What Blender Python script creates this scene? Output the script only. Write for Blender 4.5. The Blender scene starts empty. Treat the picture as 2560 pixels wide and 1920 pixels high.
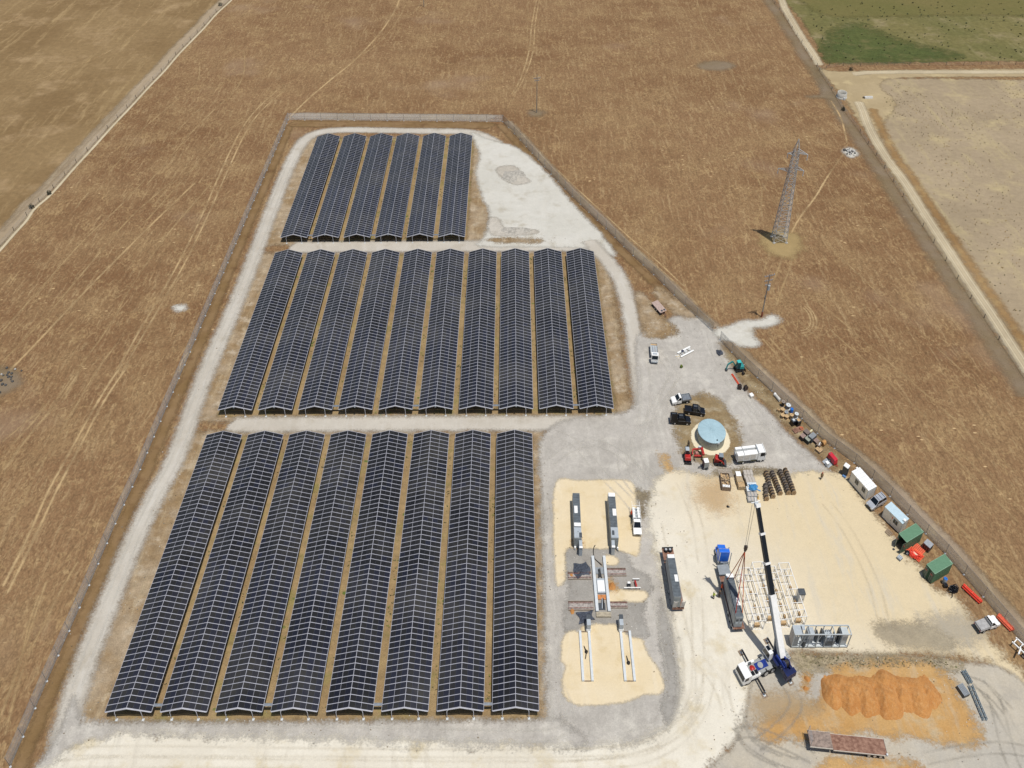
import bpy, math, random
import numpy as np
from mathutils import Vector, Matrix

# ---------------------------------------------------------------- camera, light, exposure
scene = bpy.context.scene
COL = scene.collection
CAM_H, PITCH, ROLL, YAW, FPX = 143.0455, math.radians(39.34639), math.radians(-0.37577), math.radians(-0.21096), 2366.0
def _axes():
    cp, sp = math.cos(PITCH), math.sin(PITCH)
    F = Vector((math.sin(YAW)*cp, math.cos(YAW)*cp, -sp)); R0 = Vector((math.cos(YAW), -math.sin(YAW), 0)); U0 = R0.cross(F)
    return F, R0*math.cos(ROLL)+U0*math.sin(ROLL), -R0*math.sin(ROLL)+U0*math.cos(ROLL)
FW, RT, UP = _axes()
cam_data = bpy.data.cameras.new("camera"); cam = bpy.data.objects.new("camera", cam_data); COL.objects.link(cam)
m = Matrix((RT, UP, -FW)).transposed().to_4x4(); m.translation = (0, 0, CAM_H); cam.matrix_world = m
cam_data.sensor_width = 36.0; cam_data.lens = FPX/2560*36; cam_data.clip_end = 6000; cam_data.clip_start = 1
scene.camera = cam
SUN_EL, SUN_AZ = math.radians(76.0), math.radians(139.0)
to_sun = Vector((math.sin(SUN_AZ)*math.cos(SUN_EL), math.cos(SUN_AZ)*math.cos(SUN_EL), math.sin(SUN_EL)))
world = bpy.data.worlds.new("World"); scene.world = world; world.use_nodes = True
wn = world.node_tree; sky = wn.nodes.new("ShaderNodeTexSky"); sky.sky_type = 'NISHITA'; sky.sun_disc = False
sky.sun_elevation = SUN_EL; sky.sun_rotation = SUN_AZ; sky.air_density = 1.0; sky.dust_density = 1.2
bg = wn.nodes["Background"]; bg.inputs[1].default_value = 0.085; wn.links.new(sky.outputs[0], bg.inputs[0])
sun_d = bpy.data.lights.new("sun", 'SUN'); sun_d.energy = 3.6; sun_d.angle = math.radians(0.5); sun_d.color = (1.0, 0.965, 0.91)
sun = bpy.data.objects.new("sun", sun_d); COL.objects.link(sun); sun.location = (60, 40, 200)
sun.rotation_euler = to_sun.to_track_quat('Z', 'Y').to_euler()
vs = scene.view_settings; vs.view_transform = 'Standard'; vs.look = 'None'; vs.exposure = 0.0; vs.gamma = 1.0
scene.cycles.transparent_max_bounces = 24; scene.cycles.max_bounces = 6

# ---------------------------------------------------------------- measuring helpers
SX, SY = 0.866, 1.155          # proportions of the place as measured from the photograph (across / along and up)
def at(px, py, z=0.0):         # point of the place seen at a photograph pixel, at height z
    d = FW + RT*((px-1280)/FPX) - UP*((py-960)/FPX); t = (z-CAM_H)/d.z
    return Vector((d.x*t, d.y*t, z))
def heading(a, b):             # true heading (0 = away from the camera, + = anticlockwise) of the ground vector a->b
    d = b-a; return math.atan2(-d.x/SX, d.y/SY)
def spot(c, a, b):             # centre pixel, and two ground pixels rear->front
    return at(*c), heading(at(*a), at(*b))
def span(a, b):                # rear and front ground points (Vectors) -> centre, heading, true length
    d = b-a; L = math.hypot(d.x/SX, d.y/SY); c = (a+b)/2; c.z = 0; return c, heading(a, b), L
rnd = random.Random(7)

# ---------------------------------------------------------------- materials
def lin(h):
    if isinstance(h, str):
        h = h.lstrip('#'); h = [int(h[i:i+2], 16)/255 for i in (0, 2, 4)]
    return tuple((c/12.92 if c <= 0.04045 else ((c+0.055)/1.055)**2.4) for c in h)+(1.0,)
class NT:
    def __init__(s, mat):
        mat.use_nodes = True; s.t = mat.node_tree; s.bsdf = s.t.nodes["Principled BSDF"]; s.out = s.t.nodes["Material Output"]
    def n(s, kind, **kw):
        nd = s.t.nodes.new("ShaderNode"+kind)
        for k, v in kw.items(): setattr(nd, k, v)
        return nd
    def set(s, sock, v):
        if isinstance(v, bpy.types.NodeSocket): s.t.links.new(v, sock)
        elif v is not None: sock.default_value = v
    def pos(s): return s.n("NewGeometry").outputs["Position"]
    def obj(s): return s.n("TexCoord").outputs["Object"]
    def mapping(s, vec, scale=(1, 1, 1), rot=0.0, loc=(0, 0, 0)):
        m = s.n("Mapping"); s.set(m.inputs[0], vec); m.inputs["Scale"].default_value = scale; m.inputs["Rotation"].default_value = (0, 0, rot); m.inputs["Location"].default_value = loc
        return m.outputs[0]
    def noise(s, vec, scale, detail=3.0, rough=0.55, dist=0.0, color=False):
        n = s.n("TexNoise"); s.set(n.inputs["Vector"], vec); n.inputs["Scale"].default_value = scale; n.inputs["Detail"].default_value = detail
        n.inputs["Roughness"].default_value = rough; n.inputs["Distortion"].default_value = dist
        return n.outputs["Color" if color else "Fac"]
    def voro(s, vec, scale, feature='DISTANCE_TO_EDGE', rand=1.0):
        n = s.n("TexVoronoi", feature=feature); s.set(n.inputs["Vector"], vec); n.inputs["Scale"].default_value = scale; n.inputs["Randomness"].default_value = rand
        return n.outputs["Distance"]
    def ramp(s, v, a, b, lo=0.0, hi=1.0, smooth=True):
        m = s.n("MapRange", interpolation_type='SMOOTHSTEP' if smooth else 'LINEAR'); s.set(m.inputs[0], v)
        for i, x in enumerate((a, b, lo, hi)): s.set(m.inputs[i+1], x)
        return m.outputs[0]
    def math(s, op, a, b=0.0, c=None, clamp=False):
        m = s.n("Math", operation=op, use_clamp=clamp); s.set(m.inputs[0], a); s.set(m.inputs[1], b)
        if c is not None: s.set(m.inputs[2], c)
        return m.outputs[0]
    def mix(s, f, a, b, mode='MIX'):
        m = s.n("Mix", data_type='RGBA', blend_type=mode); s.set(m.inputs[0], f)
        for sk, v in ((m.inputs[6], a), (m.inputs[7], b)):
            if isinstance(v, str): v = lin(v)
            s.set(sk, v)
        return m.outputs[2]
    def grey(s, v):                # value -> multiply colour
        c = s.n("CombineColor"); [s.set(c.inputs[i], v) for i in range(3)]; return c.outputs[0]
    def warp(s, vec, scale, amount):
        n = s.n("TexNoise"); s.set(n.inputs["Vector"], vec); n.inputs["Scale"].default_value = scale; n.inputs["Detail"].default_value = 2
        sub = s.n("VectorMath", operation='SUBTRACT'); s.set(sub.inputs[0], n.outputs["Color"]); sub.inputs[1].default_value = (.5, .5, .5)
        sc = s.n("VectorMath", operation='SCALE'); s.set(sc.inputs[0], sub.outputs[0]); sc.inputs["Scale"].default_value = amount
        ad = s.n("VectorMath", operation='ADD'); s.set(ad.inputs[0], vec); s.set(ad.inputs[1], sc.outputs[0]); return ad.outputs[0]
    def attr(s, name): return s.n("Attribute", attribute_name=name).outputs["Fac"]
    def bump(s, h, strength=0.3, dist=0.1):
        b = s.n("Bump"); b.inputs["Strength"].default_value = strength; b.inputs["Distance"].default_value = dist; s.set(b.inputs["Height"], h); s.set(s.bsdf.inputs["Normal"], b.outputs[0])
_M = {}
def M(name, col=None, rough=0.55, metal=0.0, vary=0.12, scale=2.0, col2=None, spec=None, bump=0.0):
    if name in _M: return _M[name]
    mt = bpy.data.materials.new(name); _M[name] = mt; t = NT(mt)
    p = t.obj(); f = t.noise(p, scale, 4, 0.6)
    base = lin(col)
    dark = tuple(c*(1-vary*1.6) for c in base[:3])+(1,) if col2 is None else lin(col2)
    light = tuple(min(1, c*(1+vary)) for c in base[:3])+(1,)
    c = t.mix(t.ramp(f, 0.3, 0.7), dark, light)
    t.set(t.bsdf.inputs["Base Color"], c); t.bsdf.inputs["Roughness"].default_value = rough; t.bsdf.inputs["Metallic"].default_value = metal
    if spec is not None: t.bsdf.inputs["Specular IOR Level"].default_value = spec
    if bump: t.bump(t.noise(p, scale*6, 4), bump, 0.05)
    return mt
WHITE = M('white_paint', '#f0efea', 0.4, vary=.04); CREAM = M('cream_panel', '#d8d2c6', 0.5, vary=.05); SILVER = M('silver_paint', '#b9bcc0', 0.35, 0.3, vary=.05)
BLACK = M('black_paint', '#15161a', 0.3, vary=.1); RUBBER = M('rubber', '#1c1c1c', 0.85); GLASS = M('dark_glass', '#10151a', 0.12, vary=.05)
GREYP = M('grey_paint', '#8e9396', 0.5, vary=.07); DGREY = M('dark_grey_panel', '#4a4f53', 0.55, vary=.14, scale=3); LGREY = M('light_grey_panel', '#a9b0b4', 0.5, vary=.05)
BLUE = M('blue_paint', '#1f357f', 0.35, vary=.12); NAVY = M('navy_paint', '#141f4c', 0.4, vary=.2); LBLUE = M('bright_blue', '#2a6fc0', 0.4, vary=.1)
RED = M('red_paint', '#b02a24', 0.4, vary=.15); ORANGE = M('orange_plastic', '#e0502a', 0.45, vary=.12); PORANGE = M('faded_orange_plastic', '#e2694a', 0.5, vary=.1)
GREEN = M('green_paint', '#5f8466', 0.5, vary=.06); TEAL = M('teal_paint', '#2f8f8c', 0.45, vary=.15); STEEL = M('galvanised_steel', '#9a9fa3', 0.45, 0.55, vary=.12)
TIMBER = M('pale_timber', '#c2a276', 0.8, vary=.22, scale=4); OLDTIMBER = M('weathered_timber', '#8d7a66', 0.85, vary=.3, scale=5); RUST = M('rusty_deck', '#8a6a58', 0.85, vary=.3, scale=1.5, col2='#6d4a3a')
CONCRETE = M('concrete', '#b4b0a6', 0.85, vary=.12); PALECON = M('pale_concrete', '#c9cdcd', 0.7, vary=.05); CABLE = M('cable_black', '#2a2623', 0.6); HIVIS = M('lime_hi_vis', '#b4c23c', 0.8)
SKIN = M('skin', '#a8775a', 0.6); TROUSER = M('dark_trousers', '#2b2d33', 0.9); TAN = M('tan_cloth', '#8a7250', 0.9); HUB = M('wheel_hub', '#c9c9c7', 0.4, 0.4); AMBER = M('headlamp', '#e8e8e0', 0.15); TAILRED = M('tail_lamp', '#8e1512', 0.3)
FABRIC = M('dark_geotextile', '#474c56', 0.95, vary=.3, scale=2.2); SLING = M('orange_sling', '#c5652e', 0.8); SLINGRED = M('red_sling', '#a83a28', 0.8); BARK = M('grey_brown_post', '#6e6152', 0.9, vary=.2)

# ---------------------------------------------------------------- mesh builder
class MB:
    def __init__(s): s.v = []; s.f = []; s.m = []; s.mats = []; s.sm = []
    def mi(s, mat):
        if mat not in s.mats: s.mats.append(mat)
        return s.mats.index(mat)
    def poly(s, pts, mat, smooth=False):
        i = len(s.v); s.v += [tuple(p) for p in pts]; s.f.append(tuple(range(i, i+len(pts)))); s.m.append(s.mi(mat)); s.sm.append(smooth)
    def faces(s, pts, fs, mat, smooth=False):
        i = len(s.v); s.v += [tuple(p) for p in pts]; k = s.mi(mat)
        for f in fs: s.f.append(tuple(i+j for j in f)); s.m.append(k); s.sm.append(smooth)
    def box(s, c, d, mat, rz=0.0, top=None, shift=(0, 0)):     # centre, size; top = (sx, sy) scale of the upper face
        x, y, z = (q/2 for q in d); tx, ty = top or (1, 1); cr, sr = math.cos(rz), math.sin(rz); P = []
        for zz, ax, ay, ox, oy in ((-z, 1, 1, 0, 0), (z, tx, ty, shift[0], shift[1])):
            for sx, sy in ((-1, -1), (1, -1), (1, 1), (-1, 1)):
                a, b = sx*x*ax+ox, sy*y*ay+oy; P.append((c[0]+a*cr-b*sr, c[1]+a*sr+b*cr, c[2]+zz))
        s.faces(P, ((3, 2, 1, 0), (4, 5, 6, 7), (0, 1, 5, 4), (1, 2, 6, 5), (2, 3, 7, 6), (3, 0, 4, 7)), mat); return s
    def bar(s, a, b, w, h, mat):                               # rectangular bar from a to b
        a, b = Vector(a), Vector(b); d = (b-a).normalized(); u = Vector((0, 0, 1)) if abs(d.z) < .95 else Vector((0, 1, 0)); r = d.cross(u).normalized(); u = r.cross(d)
        P = [p+r*(i*w/2)+u*(j*h/2) for p in (a, b) for i, j in ((-1, -1), (1, -1), (1, 1), (-1, 1))]
        s.faces(P, ((0, 1, 2, 3), (7, 6, 5, 4), (1, 0, 4, 5), (2, 1, 5, 6), (3, 2, 6, 7), (0, 3, 7, 4)), mat); return s
    def cyl(s, a, b, r0, r1, mat, n=14, cap=True, capmat=None):
        a, b = Vector(a), Vector(b); d = (b-a).normalized(); u = Vector((0, 0, 1)) if abs(d.z) < .9 else Vector((1, 0, 0)); r = d.cross(u).normalized(); u = r.cross(d)
        ring = lambda c, q: [c+(r*math.cos(2*math.pi*k/n)+u*math.sin(2*math.pi*k/n))*q for k in range(n)]
        A, B = ring(a, r0), ring(b, r1)
        s.faces(A+B, [(k, (k+1) % n, n+(k+1) % n, n+k) for k in range(n)], mat, True)
        if cap: s.poly(A[::-1], capmat or mat); s.poly(B, capmat or mat)
        return s
    def tube(s, pts, r, mat, n=6):
        for a, b in zip(pts[:-1], pts[1:]): s.cyl(a, b, r, r, mat, n)
        return s
    def prism(s, prof, x0, x1, mat, inset=0.0):                # side profile [(y, z)] extruded across x
        n = len(prof); P = [(x0, y, z) for y, z in prof]+[(x1, y, z) for y, z in prof]
        s.faces(P, [tuple(range(n)), tuple(range(2*n-1, n-1, -1))]+[((k+1) % n, k, n+k, n+(k+1) % n) for k in range(n)], mat); return s
    def lathe(s, prof, c, mat, n=28, cap=True):                # profile [(r, z)] about a vertical axis
        P = [(c[0]+r*math.cos(2*math.pi*k/n), c[1]+r*math.sin(2*math.pi*k/n), c[2]+z) for r, z in prof for k in range(n)]
        F = [(j*n+k, j*n+(k+1) % n, (j+1)*n+(k+1) % n, (j+1)*n+k) for j in range(len(prof)-1) for k in range(n)]
        s.faces(P, F, mat, True)
        if cap: s.poly(P[-n:], mat)
        return s
class Ctx: pass
X = Ctx(); X.loc = Vector((0, 0, 0)); X.th = 0.0; X.root = None; X.s = (SX, SY, SY)
def thing(name, label, cat, loc=(0, 0, 0), th=0.0, group=None, kind=None, s=None):
    o = bpy.data.objects.new(name, None); COL.objects.link(o); o.empty_display_size = .5
    o.location = loc; o['label'] = label; o['category'] = cat
    if group: o['group'] = group
    if kind: o['kind'] = kind
    X.loc = Vector(loc); X.th = th; X.root = o; X.s = s or (SX, SY, SY); return o
def tf(p):
    c, q = math.cos(X.th), math.sin(X.th); return ((p[0]*c-p[1]*q)*X.s[0], (p[0]*q+p[1]*c)*X.s[1], p[2]*X.s[2])
def mesh_of(name, mb, raw=False):
    me = bpy.data.meshes.new(name); me.from_pydata(mb.v if raw else [tf(p) for p in mb.v], [], mb.f)
    for mt in mb.mats: me.materials.append(mt)
    me.polygons.foreach_set("material_index", mb.m); me.polygons.foreach_set("use_smooth", mb.sm); me.update(); return me
def part(name, mb, parent=None, bevel=0.0, label=None, raw=False):
    o = bpy.data.objects.new(name, mesh_of(name, mb, raw)); COL.objects.link(o); o.parent = parent or X.root
    if label: o['label'] = label
    if bevel:
        b = o.modifiers.new("bevel", 'BEVEL'); b.width = bevel; b.segments = 2; b.limit_method = 'ANGLE'; b.angle_limit = .6
    return o
def solo(name, mb, label, cat, loc, th=0.0, group=None, kind=None, bevel=0.0, s=None):   # a thing that is one mesh
    X.loc = Vector(loc); X.th = th; X.s = s or (SX, SY, SY)
    o = bpy.data.objects.new(name, mesh_of(name, mb)); COL.objects.link(o); o.location = loc; o['label'] = label; o['category'] = cat
    if group: o['group'] = group
    if kind: o['kind'] = kind
    if bevel:
        b = o.modifiers.new("bevel", 'BEVEL'); b.width = bevel; b.segments = 2; b.limit_method = 'ANGLE'; b.angle_limit = .6
    return o
ORD = ['first', 'second', 'third', 'fourth', 'fifth', 'sixth', 'seventh', 'eighth', 'ninth', 'tenth', 'eleventh', 'twelfth']
# ---------------------------------------------------------------- ground: one field sheet, surfaces laid on it
def struct(o, label, cat='ground', kind='structure'):
    o['kind'] = kind; o['label'] = label; o['category'] = cat; return o
def field_material():
    mt = bpy.data.materials.new("dry_field"); t = NT(mt); p = t.pos()
    big = t.noise(p, 0.012, 4, .6); mid = t.noise(p, 0.06, 4, .6); w = t.warp(p, 0.2, 2.0); w2 = t.warp(p, 0.7, .55)
    c = t.mix(t.ramp(big, .35, .65), '#85684a', '#77593d'); c = t.mix(t.ramp(mid, .4, .72), c, '#8c7150')
    st = t.noise(t.mapping(w2, (1.3, .6, 1)), 1.05, 5, .72); c = t.mix(t.ramp(st, .50, .72, 0, .62), c, '#a28a65')
    sr = t.noise(t.mapping(t.warp(p, .08, 3), (1, .07, 1), .12), 1.1, 4, .7); c = t.mix(t.ramp(sr, .52, .68, 0, .55), c, '#a68e69'); c = t.mix(t.ramp(sr, .46, .30, 0, .4), c, '#5f4a34')
    c = t.mix(t.ramp(st, .46, .28, 0, .62), c, '#5e4934')
    patch = t.noise(p, .028, 2)
    r1 = t.math('ABSOLUTE', t.math('SUBTRACT', t.noise(t.mapping(w, (1, .6, 1)), .22, 2, .5), .5)); l1 = t.math('MULTIPLY', t.ramp(r1, .03, .006), t.ramp(t.noise(p, .11, 3), .47, .62)); c = t.mix(t.math('MULTIPLY', l1, .3), c, '#b09569')
    r2 = t.math('ABSOLUTE', t.math('SUBTRACT', t.noise(t.mapping(w2, (1, .5, 1), .35), .62, 2, .5), .5)); l2 = t.math('MULTIPLY', t.ramp(r2, .05, .01), t.ramp(t.noise(p, .16, 3), .45, .6)); c = t.mix(t.math('MULTIPLY', l2, .36), c, '#b0966c')
    r3 = t.math('ABSOLUTE', t.math('SUBTRACT', t.noise(t.mapping(w2, (1, .5, 1), -.6), .85, 2, .5), .5)); c = t.mix(t.math('MULTIPLY', t.ramp(r3, .045, .01), .38), c, '#5f4a34')
    fine = t.noise(t.mapping(w2, (1.2, .8, 1)), 1.9, 4, .75); c = t.mix(1.0, c, t.grey(t.ramp(fine, .28, .72, .74, 1.26, False)), 'MULTIPLY')
    pale = t.noise(t.mapping(p, (1, 1, 1), 0, (40, 13, 0)), .021, 3); c = t.mix(t.ramp(pale, .58, .74, 0, .45), c, '#96806a')
    spk = t.voro(t.mapping(p, (.6, 1.4, 1)), .34, 'F1'); c = t.mix(t.math('MULTIPLY', t.ramp(spk, .12, .05), t.ramp(t.noise(p, .03, 1), .52, .6)), c, '#c9ac80')
    t.set(t.bsdf.inputs["Base Color"], c); t.bsdf.inputs["Roughness"].default_value = .95; t.bsdf.inputs["Specular IOR Level"].default_value = .1
    t.bump(st, .5, .25); return mt
def zone_material(name, c1, c2, c3=None, edge=(1.2, .25), escale=(.35, 2.2), soft=.25, speck=.14, streak=None, big=.05, spots=None, alpha=1.0, broken=None, mid=.5, grad=None, feather=0.0, bumpy=.25, ruts=None):
    mt = bpy.data.materials.new(name); t = NT(mt); p = t.pos()
    f = t.noise(p, big, 5, .62); c = t.mix(t.ramp(f, .34, .66), c1, c2)
    if c3: c = t.mix(t.ramp(t.noise(t.mapping(p, loc=(31, 7, 0)), big*2.3, 5, .65), .5, .72), c, c3)
    if grad:                                   # soil that changes from one end of the site to the other
        (gx, gy, g0, g1, gc) = grad; sp = t.n("SeparateXYZ"); t.set(sp.inputs[0], p)
        g = t.math('ADD', t.math('MULTIPLY', sp.outputs[0], gx), t.math('MULTIPLY', sp.outputs[1], gy)); g = t.math('ADD', g, t.math('MULTIPLY', t.noise(p, .07, 4), 14.0))
        c = t.mix(t.ramp(g, g0, g1), c, gc)
    if streak:
        ang, sc, amt, sc_col = streak
        sn = t.noise(t.mapping(t.warp(p, .12, 2.5), (1, .08, 1), ang), sc, 4, .7); c = t.mix(t.ramp(sn, .5, .72, 0, amt), c, sc_col)
    if ruts:
        rs, amt, rc = ruts; rn = t.voro(t.mapping(t.warp(p, .05, 9), (1, .12, 1), .6), rs); c = t.mix(t.math('MULTIPLY', t.ramp(rn, .09, .02), amt), c, rc)
    m1 = t.noise(p, .5, 5, .7); c = t.mix(1.0, c, t.grey(t.ramp(m1, .25, .75, 1-speck*mid*1.2, 1+speck*mid, False)), 'MULTIPLY')
    m2 = t.noise(p, 4.5, 2, .6); c = t.mix(1.0, c, t.grey(t.ramp(m2, .25, .75, 1-speck, 1+speck, False)), 'MULTIPLY')
    if spots:
        sc, size, colr, thr = spots; d = t.voro(p, sc, 'F1'); c = t.mix(t.math('MULTIPLY', t.ramp(d, size, size*.5), t.ramp(t.noise(p, .06, 3), thr, thr+.08)), c, colr)
    t.set(t.bsdf.inputs["Base Color"], c); t.bsdf.inputs["Roughness"].default_value = .95; t.bsdf.inputs["Specular IOR Level"].default_value = .1
    if bumpy: t.bump(m1, bumpy, .12)
    sd = t.attr("sd"); e = t.math('MULTIPLY', t.math('SUBTRACT', t.noise(p, escale[0], 3, .6), .5), edge[0]*2); e2 = t.math('MULTIPLY', t.math('SUBTRACT', t.noise(p, escale[1], 3, .7), .5), edge[1]*2+feather)
    a = t.ramp(t.math('ADD', sd, t.math('ADD', e, e2)), -soft-feather*.3, soft+feather*.3, 0, alpha)
    if broken: a = t.math('MULTIPLY', a, t.ramp(t.noise(p, broken, 3, .6), .36, .60, .3, 1.0))
    tr = t.n("BsdfTransparent"); mx = t.n("MixShader"); t.set(mx.inputs[0], a); t.set(mx.inputs[1], tr.outputs[0]); t.set(mx.inputs[2], t.bsdf.outputs[0]); t.set(t.out.inputs[0], mx.outputs[0])
    return mt
LEVEL = {}                       # how many surfaces already lie on each 1.5 m patch of ground
def sheet(name, label, verts, faces, sd, mat, z=None, cat='ground'):
    VV = np.asarray(verts, float); FF = np.asarray(faces, int); mids = np.concatenate([VV[FF].mean(1), VV] + [VV[FF[:, i]]*(1-u)+VV[FF[:, (i+1) % 4]]*u for i in range(4) for u in (.2, .4, .6, .8)])
    keys = set(map(tuple, np.floor(mids/1.5).astype(int).tolist())); keys |= {(a+i, b+j) for a, b in keys for i, j in ((1, 0), (-1, 0), (0, 1), (0, -1))}
    lv = 1+max((LEVEL.get(k, 0) for k in keys), default=0)
    for k in keys: LEVEL[k] = lv
    zz = 0.004*lv
    me = bpy.data.meshes.new(name); me.from_pydata([(float(x), float(y), zz) for x, y in verts], [], [tuple(int(i) for i in f) for f in faces])
    a = me.attributes.new("sd", 'FLOAT', 'POINT'); a.data.foreach_set("value", np.asarray(sd, dtype=np.float32)); me.materials.append(mat); me.update()
    o = bpy.data.objects.new(name, me); COL.objects.link(o); return struct(o, label, cat)
def poly_sd(pts, gx, gy):
    px = np.array([p[0] for p in pts]); py = np.array([p[1] for p in pts]); n = len(pts); d2 = np.full(gx.shape, 1e18); ins = np.zeros(gx.shape, bool)
    for i in range(n):
        ax, ay, bx, by = px[i], py[i], px[(i+1) % n], py[(i+1) % n]; ex, ey = bx-ax, by-ay; L = ex*ex+ey*ey+1e-12
        t = np.clip(((gx-ax)*ex+(gy-ay)*ey)/L, 0, 1); d2 = np.minimum(d2, (gx-ax-t*ex)**2+(gy-ay-t*ey)**2)
        if abs(by-ay) > 1e-9:
            hit = ((ay > gy) != (by > gy)) & (gx < ex*(gy-ay)/(by-ay)+ax); ins ^= hit
    d = np.sqrt(d2); return np.where(ins, d, -d)
def smooth_poly(pts, closed=True, k=4):
    out = []; n = len(pts)
    for i in range(n if closed else n-1):
        p0, p1, p2, p3 = (pts[(i+j) % n] if closed else pts[min(max(i+j, 0), n-1)] for j in (-1, 0, 1, 2))
        for s in range(k):
            u = s/k; out.append(tuple(.5*((2*p1[c])+(-p0[c]+p2[c])*u+(2*p0[c]-5*p1[c]+4*p2[c]-p3[c])*u*u+(-p0[c]+3*p1[c]-3*p2[c]+p3[c])*u**3) for c in (0, 1)))
    if not closed: out.append(tuple(pts[-1][:2]))
    return out
def area(name, label, pix, mat, margin=2.5, cell=None, world=False, smooth=True, cat='ground'):
    pts = [tuple(q) for q in pix] if world else [tuple(at(*q)[:2]) for q in pix]
    if smooth: pts = smooth_poly(pts)
    xs = [p[0] for p in pts]; ys = [p[1] for p in pts]; x0, x1, y0, y1 = min(xs)-margin, max(xs)+margin, min(ys)-margin, max(ys)+margin
    c = cell or max(.45, math.sqrt((x1-x0)*(y1-y0)/26000)); nx, ny = int((x1-x0)/c)+2, int((y1-y0)/c)+2
    gx, gy = np.meshgrid(np.linspace(x0, x1, nx), np.linspace(y0, y1, ny)); sd = poly_sd(pts, gx, gy)
    idx = np.arange(nx*ny).reshape(ny, nx); mx = np.maximum(np.maximum(sd[:-1, :-1], sd[1:, :-1]), np.maximum(sd[:-1, 1:], sd[1:, 1:])) > -margin
    F = np.stack([idx[:-1, :-1][mx], idx[:-1, 1:][mx], idx[1:, 1:][mx], idx[1:, :-1][mx]], 1)
    used = np.unique(F); remap = -np.ones(nx*ny, int); remap[used] = np.arange(len(used))
    V = np.stack([gx.ravel()[used], gy.ravel()[used]], 1); return sheet(name, label, V, remap[F], sd.ravel()[used], mat, cat=cat)
def ribbon(name, label, pix, width, mat, margin=1.2, world=False, k=6, z=None, cat='path'):
    pts = [tuple(q) for q in pix] if world else [tuple(at(*q)[:2]) for q in pix]
    pts = smooth_poly(pts, False, k); V = []; F = []; S = []; h = width/2; offs = (-h-margin, -h, 0, h, h+margin); sds = (-margin, 0, h, 0, -margin)
    for i, p in enumerate(pts):
        a, b = pts[max(i-1, 0)], pts[min(i+1, len(pts)-1)]; tx, ty = b[0]-a[0], b[1]-a[1]; L = math.hypot(tx, ty) or 1; nx, ny = -ty/L, tx/L
        end = i == 0 or i == len(pts)-1
        for o, s in zip(offs, sds): V.append((p[0]+nx*o, p[1]+ny*o)); S.append(-margin if end else s)
    for i in range(len(pts)-1):
        for j in range(4): F.append((i*5+j, (i+1)*5+j, (i+1)*5+j+1, i*5+j+1))
    return sheet(name, label, V, F, S, mat, z=z, cat=cat)

g = MB(); R = 2400
FIELD = field_material(); g.poly([(-R, -R, 0), (R, -R, 0), (R, R, 0), (-R, R, 0)], FIELD)
go = bpy.data.objects.new("ground", mesh_of("ground", g, True)); COL.objects.link(go); struct(go, "brown dry grass field around the solar farm")

# far paddocks
zt = zone_material('tan_paddock', '#897250', '#7b6444', '#9a8260', edge=(2, .6), soft=1.2, speck=.2, streak=(-.75, .35, .6, '#a58d66'), big=.025, mid=.9)
area('paddock', 'tan paddock beyond the far left fence', [(-900, -60), (600, -60), (574, 0), (455, 115), (300, 270), (120, 475), (0, 625), (-120, 760), (-900, 1200)], zt, smooth=False)
zg = zone_material('green_crop', '#66633c', '#736b43', '#8b7e5e', edge=(2.5, 1.0), soft=1.0, speck=.26, big=.03, streak=(1.57, .3, .5, '#857c58'), mid=1.0)
area('crop_field', 'green and olive crop in the top right corner', [(2000, -60), (3100, -60), (3100, 150), (2560, 152), (2300, 155), (2120, 158), (2068, 157), (2040, 110), (2005, 50), (1960, 0), (1930, -50)], zg, smooth=False, cat='crop')
zgg = zone_material('green_patch', '#4f5a32', '#5d6338', '#716c45', edge=(9, 3), soft=7, speck=.26, big=.05, alpha=.8, mid=1.0)
area('green_patch', 'greener patch at the near left of the crop', [(2085, 75), (2150, 60), (2230, 95), (2330, 120), (2400, 140), (2300, 152), (2120, 156), (2072, 152), (2060, 120)], zgg)
zd = zone_material('dry_crop', '#716c40', '#7a7046', None, edge=(4, 1.5), soft=3, speck=.22, big=.03, alpha=.8)
area('dry_patch', 'olive dry patch at the back of the green crop', [(2040, -60), (3100, -60), (3100, 30), (2700, 40), (2400, 38), (2200, 42), (2060, 36), (1985, -20)], zd)
zp = zone_material('stony_paddock', '#a08f75', '#94846b', '#ab9a76', edge=(2.5, 1.0), soft=1.0, speck=.16, big=.03, streak=(1.57, .22, .6, '#ad9d76'), mid=.8)
area('stony_paddock', 'pale stony paddock right of the farm track', [(2110, 185), (2200, 195), (2560, 200), (3200, 205), (3200, 1100), (2620, 960), (2560, 880), (2450, 740), (2350, 590), (2260, 460), (2200, 370), (2150, 280)], zp, smooth=False)
zy = zone_material('straw_verge', '#a99776', '#9f8d6c', '#b5a37c', edge=(2.0, 1.0), soft=1.0, speck=.12, big=.06)
area('straw_verge', 'straw coloured corner by the concrete tank', [(2040, 168), (2080, 178), (2200, 176), (2600, 172), (3200, 172), (3200, 190), (2500, 192), (2210, 200), (2240, 260), (2200, 330), (2240, 430), (2320, 560), (2400, 680), (2500, 840), (2560, 930), (2620, 1020), (2560, 940), (2440, 770), (2320, 590), (2220, 420), (2140, 290), (2090, 220)], zy)
zf = zone_material('grey_firebreak', '#8f7f6a', '#857458', None, edge=(1.6, .9), soft=1.6, speck=.14, feather=1.0, alpha=.72)
FENCE_R = [(1905, -40), (1937, 9), (1949, 24), (1959, 39), (1970, 55), (1980, 72), (1992, 90), (2004, 107), (2015, 128), (2029, 148), (2042, 166), (2048, 177), (2079, 224), (2107, 273), (2150, 331), (2170, 361), (2190, 390), (2211, 421), (2233, 455), (2257, 492), (2280, 528), (2307, 566), (2334, 607), (2364, 652), (2393, 698), (2426, 747), (2460, 795), (2496, 850), (2540, 915), (2590, 990)]
_fr = [at(*q) for q in FENCE_R]
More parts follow.
